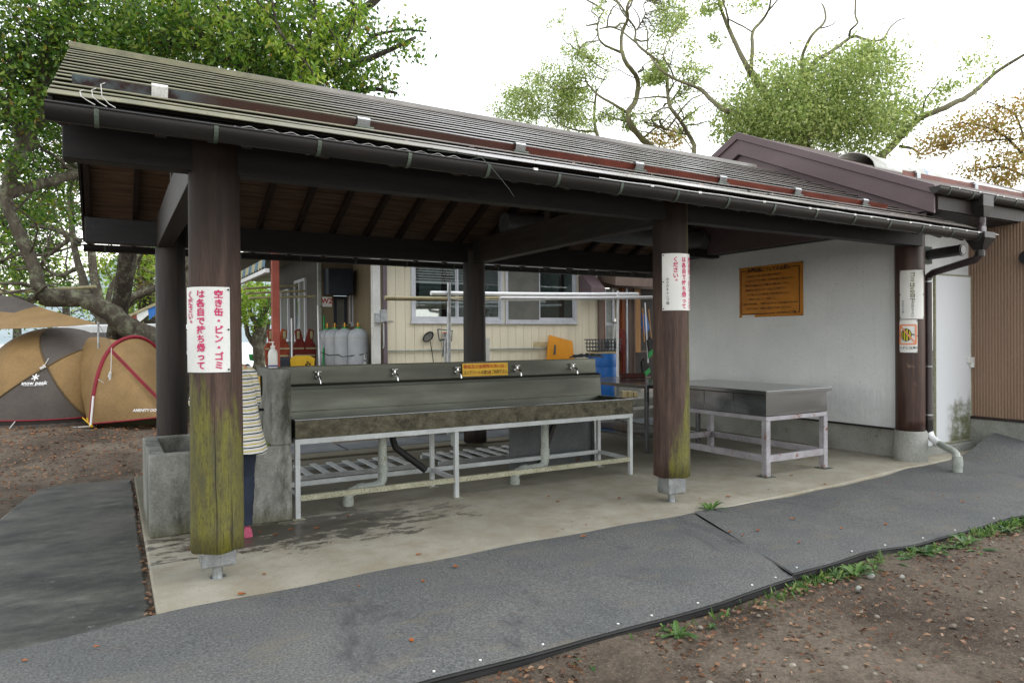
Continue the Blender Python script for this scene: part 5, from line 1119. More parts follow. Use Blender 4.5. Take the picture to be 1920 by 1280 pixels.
for s in (-1, 1): shm.tube([(.80+s*.12, 5.96, 1.31), (.80+s*.17, 5.98, 1.26), (.80+s*.205, 6.02, 1.15), (.80+s*.22, 6.06, 1.05), (.80+s*.20, 6.15, 1.0)], [.062, .066, .06, .056, .05], 16)
shm.build('shirt', 'shirt', pe, smooth=True)
jm = loft([(.80, 5.805, .70, .185, .13), (.80, 5.805, .80, .19, .135), (.80, 5.81, .92, .17, .125), (.80, 5.82, 1.0, .155, .115)], wave=0)
for s in (-1, 1):
    pts = [(.80+s*.098, 5.81, .80), (.80+s*.102, 5.83, .62), (.80+s*.108, 5.86, .47), (.80+s*.108, 5.85, .44), (.80+s*.108, 5.84, .34), (.80+s*.106, 5.82, .2), (.80+s*.106, 5.815, .09)]
    pts2 = []; rr = []
    R0 = [.098, .090, .074, .076, .070, .058, .052]
    for i in range(len(pts)-1):
        for q in range(4):
            t = q/4; a, b = Vector(pts[i]), Vector(pts[i+1]); pts2.append(a.lerp(b, t)); rr.append(R0[i]+(R0[i+1]-R0[i])*t+.0025*math.sin((i*4+q)*1.9))
    pts2.append(Vector(pts[-1])); rr.append(.053); jm.tube(pts2, rr, 20)
jm.build('jeans', 'jeans', pe, smooth='auto')
for s in (-1, 1):
    x = .80+s*.112
    so_ = MB(); rws = []
    for i in range(9):
        t = i/8; y = 5.755+.235*t; w = .036+.012*math.sin(math.pi*min(1, t*1.1)); h = (.075 if t < .45 else .075-.05*(t-.45)/.55)
        rws.append([(x+w*math.cos(a), y, .012+max(0, h*math.sin(a))) for a in [math.pi*j/8 for j in range(9)]]+[(x-w, y, .002), (x+w, y, .002)])
    so_.grid(rws); so_.add(rws[0], [tuple(range(11))]).add(rws[-1], [tuple(range(11))]); so_.build('shoe', 'pinkshoe', pe, smooth='auto')
hm = loft([(.80, 6.045, 1.43, .072, .07), (.80, 6.04, 1.49, .092, .085), (.80, 6.06, 1.56, .097, .104), (.80, 6.08, 1.62, .08, .088), (.80, 6.09, 1.655, .035, .04)], seg=24)
hm.build('hair', 'hair', pe, smooth=True)
fc = MB()
for s in (-1, 1): fc.tube([(.80+s*.032, 6.158, 1.525), (.80+s*.032, 6.168, 1.525)], [.011, .006], 10)
fc.build('eye', 'ink_black', pe); MB().tube([(.775, 6.158, 1.455), (.80, 6.164, 1.453), (.825, 6.158, 1.455)], .006, 8).build('mouth', M('lips', '#a5605a', None, .5, fine=0), pe)
# ------------------------------------------------------------------ the tent
TG = .10
tent = T('dome_tent', 'tan and grey dome tent with red-trimmed vestibule left of the shelter', 'tent', P(60, 803, 12.6)[:2]+(TG,))
Uv = Vector((CR[0], CR[1], 0)).normalized(); Vv = Vector((CF[0], CF[1], 0)).normalized()
c0 = Vector(P(112, 640, 12.95)); c0.z = TG
ta, tb, th_, tn, tp_, tq = 1.26, 1.45, 1.70, 2.5, 2.3, .57
def dome(u, v):
    r = (abs(u/ta)**tn+abs(v/tb)**tn)**(1/tn); r = min(r, 1); return th_*(1-r**tp_)**tq
def dpt(u, v, z): p = c0+Uv*u+Vv*v; return (p.x, p.y, TG+z)
NU, NVv = 240, 100
tan_, gry = MB(), MB()
def dp2(i, j):
    th2 = 2*math.pi*i/NU; r = math.sin(math.pi/2*j/NVv)
    cx, sy = math.cos(th2), math.sin(th2); k_ = (abs(cx)**tn+abs(sy)**tn)**(-1/tn)
    return (ta*r*k_*cx, tb*r*k_*sy, th_*(max(0, 1-r**tp_))**tq)
px_u = lambda px: ((px-960)*12.0+848*12.95)/1305.33
zz_of = lambda py: 1.55-(py-641)/1305.33*12.05-TG
cxu, cxz = px_u(98), zz_of(688)
def lin(u, a, b): return a[1]+(b[1]-a[1])*(u-a[0])/(b[0]-a[0])
l1 = ((cxu, cxz), (px_u(-10), zz_of(775))); l2 = ((cxu, cxz), (px_u(163), zz_of(787))); l3 = ((cxu, cxz), (px_u(42), zz_of(615))); l4 = ((cxu, cxz), (px_u(152), zz_of(631)))
for i in range(NU):
    for j in range(NVv):
        q = [dp2(i, j), dp2(i, j+1), dp2((i+1) % NU, j+1), dp2((i+1) % NU, j)]
        u = sum(a[0] for a in q)/4; v = sum(a[1] for a in q)/4; z = sum(a[2] for a in q)/4
        g = (v < .55 and ((u < cxu and z < lin(u, *l1)) or (u >= cxu and z < lin(u, *l2)) or (z > cxz and (z > lin(u, *l3) if u < cxu else z > lin(u, *l4)) and v > -1.2)))
        (gry if g else tan_).add([dpt(*a) for a in q], [(0, 1, 2, 3)])
for m_, mm, nm in ((tan_, 'tent_tan', 'tan_panel'), (gry, 'tent_grey', 'grey_panel')):
    o = m_.build(nm, mm, tent, smooth=True)
    bm = bmesh.new(); bm.from_mesh(o.data); bmesh.ops.remove_doubles(bm, verts=bm.verts, dist=.001); bmesh.ops.recalc_face_normals(bm, faces=bm.faces); bm.to_mesh(o.data); bm.free()
def front(u, z):
    r = (1-(max(0, z)/th_)**(1/tq))**(1/tp_) if z < th_ else 0
    q = r**tn-abs(u/ta)**tn
    return -tb*max(0, q)**(1/tn)
def fpt(u, z, off=.012): return dpt(u, front(u, z)-off, z)
se = MB()
for l in (l1, l2, l3, l4):
    se.tube([fpt(l[0][0]+(l[1][0]-l[0][0])*t, max(.02, l[0][1]+(l[1][1]-l[0][1])*t), .006) for t in np.linspace(0, .98, 16)], .014, 6)
se.build('seam_sleeve', M('brown_sleeve', '#5c4a2c', None, .7), tent, smooth=True)
rt_ = MB().tube([dpt(1.01*ta*k_*math.cos(t), 1.01*tb*k_*math.sin(t), .14) for t in np.linspace(0, 2*math.pi, 60) for k_ in [(abs(math.cos(t))**tn+abs(math.sin(t))**tn)**(-1/tn)]], .012, 6); rt_.build('red_hem', 'tent_red', tent)
sk_ = MB().grid([[dpt(f*ta*k_*math.cos(t), f*tb*k_*math.sin(t), z) for t in np.linspace(0, 2*math.pi, 60) for k_ in [(abs(math.cos(t))**tn+abs(math.sin(t))**tn)**(-1/tn)]] for f, z in ((1.005, .13), (.985, -.12))]); sk_.build('mud_skirt', M('dark_skirt', '#3a342f', '#332e2a', .9), tent, smooth=True)
def resamp(pts, n):
    p = [np.array(P(*q)) for q in pts]; d = np.concatenate([[0], np.cumsum([np.linalg.norm(b-a) for a, b in zip(p, p[1:])])]); s = np.linspace(0, d[-1], n)
    # Catmull-like smoothing by fine interpolation
    arr = np.array(p); out = np.stack([np.interp(s, d, arr[:, k_]) for k_ in range(3)], 1)
    for _ in range(2): out[1:-1] = out[1:-1]*.5+(out[:-2]+out[2:])*.25
    return [Vector(o) for o in out]
hoop = resamp([(170, 797, 11.4), (175, 745, 11.45), (183, 704, 11.55), (196, 668, 11.7), (213, 646, 11.85), (235, 634, 12.1), (258, 631, 12.35), (281, 640, 12.6), (302, 663, 12.8), (324, 705, 13.0), (347, 757, 13.1)], 36)
arch = resamp([(165, 797, 11.85), (152, 735, 12.0), (140, 695, 12.25), (140, 655, 12.5), (155, 633, 12.75), (185, 630, 13.0), (230, 640, 13.4), (270, 680, 13.7), (290, 750, 13.8)], 36)
base = resamp([(172, 794, 11.38), (230, 789, 11.28), (300, 782, 11.2), (330, 771, 12.0), (352, 756, 12.95)], 36)
tun = MB(); N2 = 14
rws = []
for i in range(36):
    rws.append([arch[i].lerp(hoop[i], t/N2) - Vector((0, 0, .05*math.sin(math.pi*t/N2))) for t in range(N2+1)])
tun.grid(rws); tun.build('vestibule_panel', 'tent_tan', tent, smooth=True)
def endp(i, t): 
    p = hoop[i].lerp(base[i], t); b_ = .10*math.sin(math.pi*t)*math.sin(math.pi*i/35); p = p - Vv*b_ ; p.z += .008*math.sin(i*1.3+t*9)*t; return p
ep = MB().grid([[endp(i, t/14) for t in range(15)] for i in range(36)]); ep.build('end_panel', 'tent_tan', tent, smooth=True)
MB().tube([h + Vector((0, 0, .01)) for h in hoop], .035, 8).build('red_hoop', 'tent_red', tent, smooth=True)
MB().tube([Vector(P(*q))-Vv*.03 for q in ((172, 797, 11.35), (177, 742, 11.38))], .016, 8).build('white_pole_tip', 'white_pipe', tent)
zp = MB()
zl = [endp(int(10+q*20), q*.96)-Vv*.02 for q in np.linspace(0, 1, 14)]
zl = [Vector(P(207+(300-207)*t, 655+(750-655)*t, 11.62+(11.35-11.62)*t)) for t in np.linspace(0, 1, 14)]
zz_ = []
MB().grid([[p+Vector((0, 0, d)) for p in zl] for d in (-.04, .035)]).build('red_zip_flap', 'tent_red', tent, solid=.01)
MB().tube(base, .014, 6).build('red_hem', 'tent_red', tent)
MB().grid([[b_ + Vv*.08 for b_ in base], [b_+Vv*.35+Vector((0, 0, -.16)) for b_ in base]]).build('mud_skirt', M('olive_skirt', '#4a482c', '#3a3824', .9), tent)
for q in ((155, 172, 798), (163, 170, 800), (168, 173, 800)): MB().tube([P(q[0], 783, 11.5), P(q[1], q[2], 11.3)], .012, 5).build('yellow_strap', 'yellow_basket', tent)
MB().tube([P(209, 652, 11.55), P(208, 690, 11.5), P(207, 697, 11.48)], .006, 5).tube([P(207, 697, 11.48), P(204, 705, 11.48), P(209, 713, 11.48), P(206, 716, 11.48), P(207, 698, 11.47)], .018, 5).tube([P(206, 714, 11.48), P(195, 718, 11.47), P(184, 711, 11.4)], .006, 5).build('guy_line', 'rope', tent)
MB().tube([fpt(px_u(95), zz_of(673), .02), fpt(px_u(94), zz_of(684), .02)], .006, 5).tube([fpt(px_u(93), zz_of(686), .03), fpt(px_u(96), zz_of(688), .03), fpt(px_u(90), zz_of(692), .03)], .025, 6).build('guy_line', 'rope', tent)
MB().tube([dpt(px_u(67), -tb-.02, .13), dpt(px_u(64), -tb-.22, -.06)], .007, 5).build('guy_line', 'rope', tent)
m = MB(); ft = lambda u, v: fpt(px_u(87)+u, zz_of(717)+v, .03); write(m, 'snow peak', 0, 0, .085, ft, bold=.022)
sm_ = MB(); sp_ = []
for k_ in range(6):
    a_ = R(60*k_+30); ca, sa = math.cos(a_), math.sin(a_); sp_ += [ft(ca*.055-sa*-.009, .095+sa*.055+ca*-.009), ft(ca*.055-sa*.009, .095+sa*.055+ca*.009), ft(math.cos(a_+R(30))*.017, .095+math.sin(a_+R(30))*.017)]
sm_.add(sp_+[ft(0, .095)], [(i_, (i_+1) % 18, 18) for i_ in range(18)]); sm_.build('emblem', 'ink_white', tent)
m.add([ft(-.15, -.042), ft(.15, -.042), ft(.15, -.037), ft(-.15, -.037)], [(0, 1, 2, 3)]); m.build('lettering', 'ink_white', tent)
m = MB()
fe = lambda u, v: tuple(endp(16, .90) + Uv*u + Vector((0, 0, v)) - Vv*.04)
e0 = Vector(P(276, 769, 11.12)); fe = lambda u, v: tuple(e0+Uv*u+Vector((v*.25, 0, v))); write(m, 'AMENITY DOME', 0, 0, .062, fe, bold=.03); m.build('lettering', 'ink_white', tent)
# tarp
tarp = T('tarp', 'tan and grey tarp stretched above the tent, held by a slim pole', 'tarp', P(60, 600, 12.5))
NT_ = 80; tops = resamp([(182, 606, 12.2), (130, 592, 12.5), (85, 579, 12.8), (30, 557, 13.2), (-90, 540, 13.6)], NT_); bots = resamp([(182, 606.5, 12.2), (150, 610, 12.1), (100, 613, 12.0), (0, 617, 11.85), (-90, 621, 11.8)], NT_)
tt, tg_ = MB(), MB()
for i in range(NT_-1):
    for j in range(30):
        f = lambda a, b_: tops[a].lerp(bots[a], b_/30)-Vector((0, 0, .03*math.sin(math.pi*b_/30)*math.sin(math.pi*a/105)))
        q = [f(i, j), f(i+1, j), f(i+1, j+1), f(i, j+1)]
        (tg_ if (i >= 32 and j < min(14, (i-32)*.95)) else tt).add(q, [(0, 1, 2, 3)])
tt.build('tan_sheet', 'tent_tan', tarp, solid=.004); tg_.build('grey_sheet', 'tent_grey', tarp, solid=.004)
MB().tube([P(184, 603, 12.2), (P(184, 603, 12.2)[0], P(184, 603, 12.2)[1], 0.0)], .017, 10).build('pole', 'galv', tarp); MB().tube([P(184, 606, 12.2), P(213, 655, 12.0)], .005, 4).build('guy_line', 'crate', tarp)
tag(MB().tube([P(-60, 551, 14), P(60, 545, 14.2), P(180, 537.5, 14.5)], [.042, .04, .036], 12).build('bamboo_pole', 'bamboo', loc=P(60, 545, 14.2), smooth='auto'), 'bamboo pole lashed level across the leaning tree limb above the tarp', 'pole')
# white rope on the ground in front of the tent
tag(MB().tube([P(0, 808, 11.9), P(60, 806, 11.8), P(170, 799, 11.55), P(230, 791, 11.9), P(300, 783, 12.3), P(352, 760, 13.5)], .012, 5).build('ground_rope', 'rope', loc=P(170, 799, 11.5)), 'white rope line lying on the ground along the tent', 'rope')
# van
van = T('parked_van', 'white van parked behind the tent and the leaning tree', 'van', P(225, 640, 19)[:2]+(0,))
vc = Vector(P(225, 640, 19.6)); vc.z = .05
vpt = lambda u, z, d: tuple(vc+Uv*u+Vv*d+Vector((0, 0, z)))
prof = [(-2.2, .35), (-2.22, .95), (-1.95, 1.10), (-1.35, 1.85), (-1.0, 1.93), (1.6, 1.95), (1.80, 1.85), (1.95, 1.0), (1.95, .35)]
MB().prism([vpt(u, z, -.85) for u, z in prof], Vv*1.7).build('body', 'van_white', van, bevel=.06, seg=3)
for a in ([(-1.25, 1.72), (-1.62, 1.22), (-.75, 1.22), (-.75, 1.72)], [(-.66, 1.72), (-.66, 1.22), (.55, 1.22), (.55, 1.72)], [(.64, 1.72), (.64, 1.22), (1.70, 1.22), (1.66, 1.72)]): MB().prism([vpt(u, z, -.862) for u, z in a], Vv*.008).build('window', 'dark_glass', van)
MB().prism([vpt(1.90, 1.2, -.7), vpt(1.90, 1.2, .7), vpt(1.825, 1.75, .65), vpt(1.825, 1.75, -.65)], Uv*.03).build('window', 'dark_glass', van)
MB().prism([vpt(1.955, .55, -.8), vpt(1.955, .55, .8), vpt(1.955, .38, .8), vpt(1.955, .38, -.8)], Uv*.05).build('bumper', 'black', van)
for u in (-1.35, 1.25):
    w_ = MB().tube([vpt(u, .30, -.87), vpt(u, .30, -.65)], .31, 24).build('wheel', 'tyre', van); MB().tube([vpt(u, .30, -.885), vpt(u, .30, -.871)], .18, 20).build('rim', 'galv', w_)
for s in (-.7, .7): MB().tube([vpt(1.955, 1.0, s), vpt(1.975, 1.0, s)], .07, 12).build('tail_lamp', 'redcloth', van)
stl = T('market_awning', 'small hut awning with blue and white valance behind the left rear post', 'awning', P(270, 600, 21)[:2]+(0,))
MB().bar(P(243, 592, 21), P(300, 567, 21), .10, .08).build('eave', 'bamboo', stl)
for i, (a, b_) in enumerate(((256, 277), (277, 300))): MB().prism([P(a, 589-(a-250)*.45, 21), P(b_, 589-(b_-250)*.45, 21), P(b_+1, 602-(b_-250)*.45, 21), P(a+3, 606-(a-256)*.3, 21)], Vv*.02).build('valance', 'sign_white' if i == 0 else 'blue', stl)
MB().tube([P(250, 588, 21.2), P(250, 588, 21.2)[:2]+(0,)], .10, 10).build('post', 'red_paint', stl)
tag(MB().prism([P(466, 664, 24), P(484, 666, 24), P(484, 678, 24), P(468, 675, 24)], Vv*.8).build('green_boat', 'green', loc=P(475, 670, 24)), 'small green boat hull by the lake behind the striped shirt', 'boat')
# ------------------------------------------------------------------ trees
def fast(name, v, f, mat, parent=None, loc=(0, 0, 0), smooth=False):
    v = np.asarray(v, dtype=np.float32) - np.array(rootloc(parent) if parent else loc, dtype=np.float32); f = np.asarray(f, dtype=np.int32)
    me = bpy.data.meshes.new(name); me.vertices.add(len(v)); me.vertices.foreach_set('co', v.ravel()); k_ = f.shape[1]
    me.loops.add(f.size); me.loops.foreach_set('vertex_index', f.ravel()); me.polygons.add(len(f)); me.polygons.foreach_set('loop_start', np.arange(0, f.size, k_, dtype=np.int32))
    me.update(calc_edges=True); me.validate(); me.materials.append(MT[mat])
    o = bpy.data.objects.new(name, me); C.objects.link(o)
    if parent: o.parent = parent
    else: o.location = loc; ORG[o.name] = tuple(loc)
    return o
def leaf_quads(cen, size, aspect=.45, flat=0., droop=0.):
    n = len(cen); a = RNG.normal(size=(n, 3)); a[:, 2] = a[:, 2]*(1-flat) - droop; a /= np.linalg.norm(a, axis=1)[:, None]
    b = RNG.normal(size=(n, 3)); b -= a*(a*b).sum(1)[:, None]; b /= np.linalg.norm(b, axis=1)[:, None]
    s = (size*RNG.uniform(.6, 1.3, n))[:, None]; w = s*aspect
    v = np.stack([cen-a*s*.5, cen+b*w*.5, cen+a*s*.5, cen-b*w*.5], 1).reshape(-1, 3); f = np.arange(4*n).reshape(n, 4)
    return v, f
def blob(px, py, D, rx, ry, rd, n, clump=26, sig=.16, hollow=.35):
    "leaf positions of one bough: clumps scattered through an ellipsoid (pixel radii, depth radius in metres)"
    k_ = max(3, n//clump); c_ = np.array(P(px, py, D)); sx, sy = rx*D/FPX, ry*D/FPX
    d = RNG.normal(size=(k_, 3)); d /= np.linalg.norm(d, axis=1)[:, None]; r = RNG.uniform(hollow, 1, k_)**.6; d *= r[:, None]
    cc = c_ + d[:, :1]*sx*CR + d[:, 1:2]*sy*np.array([0, 0, 1.]) + d[:, 2:]*rd*CF
    m = n//k_; s = sig*(sx+sy)
    L = (cc[:, None, :] + RNG.normal(size=(k_, m, 3))*s*np.array([1, 1, .75])).reshape(-1, 3)
    return L, cc
def tree(name, label, bark, limbs, blobs, leafmat, lsize, cat='tree', group=None, aspect=.45, droop=.3, twigs=.5, extra=None, twr=.010):
    base = P(*limbs[0][0][:3]) if len(limbs[0][0]) > 3 else None
    D0 = limbs[0][0][2]; b0 = P(*limbs[0][0][:3])
    root = T(name, label, cat, (b0[0], b0[1], 0), group)
    tm = MB(); nodes = []
    for limb in limbs:
        p = [np.array(P(q[0], q[1], q[2])) for q in limb]; r = [q[3]*q[2]/FPX for q in limb]
        # smooth resample
        d = np.concatenate([[0], np.cumsum([np.linalg.norm(b-a) for a, b in zip(p, p[1:])])]); n = max(8, len(p)*4); s = np.linspace(0, d[-1], n)
        arr = np.array(p); o = np.stack([np.interp(s, d, arr[:, i]) for i in range(3)], 1); rr = np.interp(s, d, r)
        for _ in range(2): o[1:-1] = o[1:-1]*.5+(o[:-2]+o[2:])*.25
        o[1:-1] += RNG.normal(size=(n-2, 3))*rr[1:-1, None]*.10; rr = rr*RNG.uniform(.94, 1.06, n)
        tm.tube([tuple(q) for q in o], list(rr), 10 if rr.max() > .05 else 6); nodes.append(o)
    nodes = np.concatenate(nodes) if nodes else None
    for _ in range(extra or 0):
        q = nodes[RNG.integers(len(nodes)//4, len(nodes))].copy(); d = RNG.normal(size=3); d[2] = abs(d[2])*.6+.1; d /= np.linalg.norm(d); L_ = RNG.uniform(1.0, 2.8); pts_ = [q]
        for _j in range(6):
            d = d+RNG.normal(size=3)*.32; d /= np.linalg.norm(d); q = q+d*L_/6; pts_.append(q)
        r0_ = RNG.uniform(.018, .045); tm.tube([tuple(p_) for p_ in pts_], list(np.linspace(r0_, .006, 7)), 5, cap=False)
    Ls = {}
    for bdef in blobs:
        lm = bdef[8] if len(bdef) > 8 else leafmat
        L, cc = blob(*bdef[:7]); Ls.setdefault(lm, []).append(L)
        for q in cc:
            if RNG.random() < twigs:
                i = np.argmin(((nodes-q)**2).sum(1)); a = nodes[i]
                if np.linalg.norm(a-q) < .25 or np.linalg.norm(a-q) > 4: continue
                m1 = a*.55+q*.45+RNG.normal(size=3)*.08*np.linalg.norm(a-q); m1[2] += .05*np.linalg.norm(a-q)
                tm.tube([tuple(a), tuple(m1), tuple(q)], [twr*1.6, twr, twr*.4], 4, cap=False)
    tm.build('trunk', bark, root, smooth=True)
    for lm, ll in Ls.items():
        v, f = leaf_quads(np.concatenate(ll), lsize, aspect, droop=droop); fast('crown', v, f, lm, root)
    return root
rnd = random.Random(3)
# --- the leaning cherry whose limb crosses above the tent
tree('leaning_cherry_tree', 'gnarled cherry tree leaning left over the tent, with a sawn stub on its limb', 'bark_pale', [
    [(352, 760, 14.6, 32.8), (340, 690, 14.6, 24.6), (318, 655, 14.5, 21.3), (285, 632, 14.4, 20.5), (245, 618, 14.3, 19.7), (215, 590, 14.2, 18.0), (175, 568, 14.1, 15.6), (135, 555, 14.0, 15.6), (95, 562, 13.9, 17.2), (78, 555, 13.8, 15.6)],
    [(80, 562, 13.8, 14.8), (74, 540, 13.8, 12.3), (66, 505, 13.7, 11.5), (46, 458, 13.6, 10.7), (20, 405, 13.5, 10.7), (8, 370, 13.5, 11.5), (22, 325, 13.5, 13.1), (48, 270, 13.6, 13.9), (70, 215, 13.6, 13.9), (78, 150, 13.6, 12.3), (95, 80, 13.7, 9.8), (140, 10, 13.8, 7.4)],
    [(62, 560, 13.7, 8.2), (58, 564, 13.6, 7.4)], [(74, 540, 13.6, 9.0), (72, 537, 13.35, 8.2)],
    [(12, 365, 13.5, 10.7), (60, 350, 13.8, 9.8), (110, 335, 14.3, 9.0), (160, 320, 14.8, 8.2), (240, 300, 15.5, 6.6)],
    [(48, 270, 13.6, 9.8), (20, 215, 13.3, 8.2), (-10, 170, 13, 7.4)], [(78, 150, 13.6, 7.4), (130, 110, 14.2, 5.7), (220, 70, 15, 4.9), (330, 20, 15.8, 4.1)],
    [(70, 215, 13.6, 5.7), (110, 172, 13.6, 4.1), (150, 160, 13.8, 3.3)]],
    [(60, 70, 13.2, 130, 90, 1.6, 3600), (40, 190, 13.0, 60, 60, 1.2, 1100), (170, 60, 13.6, 120, 75, 1.6, 3400), (90, 180, 14.3, 90, 60, 1.0, 1300), (20, 300, 13.2, 35, 45, .8, 420), (110, 270, 14.8, 45, 60, .8, 700), (95, 380, 15, 50, 50, .8, 700), (15, 150, 13.2, 50, 90, 1.0, 1800, 26, 'leaf_dark'), (110, 130, 14.6, 70, 70, 1.2, 1500, 26, 'leaf_dark'), (30, 250, 14.8, 50, 60, 1.0, 1100, 26, 'leaf_dark'), (10, 380, 14.6, 30, 60, .8, 600), (130, 250, 15.5, 50, 40, .8, 700), (40, 330, 15.5, 60, 40, 1.0, 700)],
    'leaf_cherry', .115, droop=.4, extra=25)
# --- the big tree over the roof: trunk behind the ridge, boughs to the right
tree('spreading_cherry_tree', 'large cherry tree spreading over the left half of the shelter roof', 'bark_dark', [
    [(334, 720, 16.5, 12), (330, 520, 16.4, 11), (285, 330, 16.3, 10), (228, 180, 16.2, 11), (212, 90, 16, 12), (230, 30, 15.8, 13), (280, -40, 15.6, 10)],
    [(214, 110, 16, 12), (300, 60, 15.4, 9), (400, 40, 14.8, 7), (520, 10, 14.2, 5)],
    [(240, 200, 16.1, 10), (330, 130, 15.2, 9), (440, 110, 14.6, 7.5), (520, 150, 14.2, 8), (580, 160, 14, 9), (660, 122, 13.8, 7), (720, 100, 13.8, 5), (780, 70, 13.9, 3)],
    [(540, 140, 14.2, 7), (620, 70, 14.2, 9), (660, 35, 14.2, 8), (710, -5, 14.2, 7)],
    [(560, 165, 14, 6), (640, 178, 13.8, 5), (700, 165, 13.8, 4), (745, 175, 13.8, 2.5)],
    [(400, 90, 14.4, 5), (450, 125, 13.8, 3.5), (470, 150, 13.6, 3)],
    [(660, 110, 13.8, 4), (700, 65, 13.9, 3), (760, 55, 14, 2), (800, 60, 14, 1.5)]],
    [(250, 45, 15.0, 130, 75, 1.8, 3600), (330, 80, 14.4, 120, 70, 1.6, 3600), (420, 60, 14, 120, 70, 1.5, 3400), (480, 115, 13.4, 95, 50, 1.2, 2200), (560, 75, 13.4, 100, 60, 1.3, 2400), (610, 140, 13.2, 85, 38, 1.0, 1500), (640, 60, 13.6, 60, 60, 1.0, 700), (690, 150, 13.6, 55, 28, .8, 520), (720, 70, 14, 55, 40, .8, 420), (750, 110, 14, 40, 40, .6, 170), (300, 140, 15.4, 100, 40, 1.2, 1500), (190, 130, 15.8, 90, 60, 1.3, 1500), (780, 60, 14, 28, 30, .5, 80), (520, 20, 14, 100, 40, 1.2, 1500), (650, 10, 14, 60, 30, .8, 300)],
    'leaf_cherry', .115, droop=.5)
# drooping sprays of long leaves in front
spr = [(560, -20, 12.6, 640, 95), (470, -10, 12.4, 560, 120), (600, 0, 12.4, 560, 170), (390, -10, 12.6, 450, 95), (680, 10, 12.8, 640, 110), (300, -15, 12.8, 380, 60), (520, 60, 12.2, 620, 190)]
lim = [[(430, -260, 13.2, 12), (480, -120, 12.8, 8), (520, -40, 12.5, 5)]]; bl2 = []
for x0, y0, D_, x1, y1 in spr:
    lim.append([(500, -60, 12.6, 3), (x0, y0, D_, 2.6), ((x0+x1)/2, (y0+y1)/2-15, D_-.1, 2), (x1, y1, D_-.2, 1.2)])
    for t in np.linspace(.1, 1, 9): bl2.append((x0+(x1-x0)*t, y0+(y1-y0)*t-12*math.sin(math.pi*t)+10, D_-.15*t, 26, 16, .25, 34))
lim[0] = [(215, 640, 16.6, 16)]+[(300, 100, 15, 13), (400, -120, 13.5, 12)]+lim[0][1:]
tree('cherry_branch_tree', 'cherry tree with drooping yellow-green sprays hanging before the white sky', 'bark_dark', lim, bl2, 'leaf_bright', .12, droop=1.0, aspect=.38)
# --- trees beyond the tent
tree('forked_tree', 'many-forked tree trunk rising behind the white van', 'bark_pale', [
    [(212, 690, 23, 22.4), (205, 640, 23, 19.8), (188, 590, 23, 11.2), (160, 540, 23, 7.9), (140, 470, 23, 5.9), (132, 400, 23, 5.3), (132, 330, 23, 4.0), (140, 260, 23, 3.3)],
    [(205, 640, 23, 14.5), (185, 560, 23, 8.6), (172, 490, 23, 7.3), (165, 400, 23, 5.3), (150, 330, 23, 4.6), (120, 280, 23, 3.3)],
    [(212, 650, 23, 13.2), (215, 600, 23, 9.2), (235, 545, 22.8, 7.3), (250, 500, 22.6, 5.9), (265, 475, 22.5, 4.6), (300, 430, 22, 3.3)], [(222, 590, 23, 8.6), (250, 555, 22.6, 7.9), (290, 540, 22, 6.6), (330, 520, 21.5, 5.3), (370, 480, 21, 4.0)],
    [(150, 455, 23, 5.9), (110, 430, 23, 5.3), (60, 422, 23.2, 4.6), (10, 430, 23.5, 4.0)], [(140, 440, 23, 4.6), (90, 480, 23, 3.6), (40, 475, 23, 3.0), (0, 490, 23, 2.6)],
    [(150, 500, 23, 4.0), (110, 520, 23, 3.3), (80, 500, 22.5, 2.6), (30, 505, 22.5, 2.0)], [(200, 600, 23, 5.9), (205, 540, 23.3, 4.6), (235, 500, 23.5, 3.3), (225, 440, 23.5, 2.6)], [(140, 400, 23, 4.0), (100, 380, 23, 3.3), (60, 355, 23, 2.6)]],
    [(40, 455, 24, 70, 26, 1.6, 1800), (110, 400, 24, 60, 30, 1.6, 1300), (60, 520, 24, 80, 24, 1.4, 1600), (230, 500, 25, 70, 28, 1.5, 1300, 26, 'leaf_bright'), (30, 400, 24, 60, 30, 1.5, 1400), (285, 560, 26, 60, 24, 1.2, 840, 26, 'leaf_bright'), (120, 330, 23.5, 50, 40, 1.3, 1200), (220, 560, 27, 60, 24, 1.3, 800, 26, 'leaf_bright'), (320, 480, 26, 60, 30, 1.2, 800), (20, 570, 26, 60, 18, 1.2, 800, 26, 'leaf_bright')],
    'leaf_cherry', .15, droop=.2, twigs=.5, extra=70)
tree('straight_tree', 'upright rough-barked trunk between the two left posts', 'bark_pale', [[(349, 720, 22, 10), (348, 600, 22, 9), (347, 480, 22, 9), (345, 300, 22, 8)], [(347, 500, 22, 5), (320, 460, 22, 4), (290, 450, 22, 3)]],
     [(320, 500, 23, 50, 25, 1.2, 450, 26, 'leaf_bright'), (345, 420, 22, 50, 40, 1.2, 500)], 'leaf_cherry', .15)
tree('ivy_clad_tree', 'brown tangled trunk wrapped in creepers left of the rear post', 'bark_dark', [[(280, 700, 26, 18), (276, 560, 26, 14), (272, 480, 26, 12), (268, 380, 26, 9)]], [(275, 520, 25.5, 22, 40, .6, 350, 26, 'leaf_orange'), (270, 470, 25.8, 40, 30, .9, 350)], 'leaf_cherry', .14)
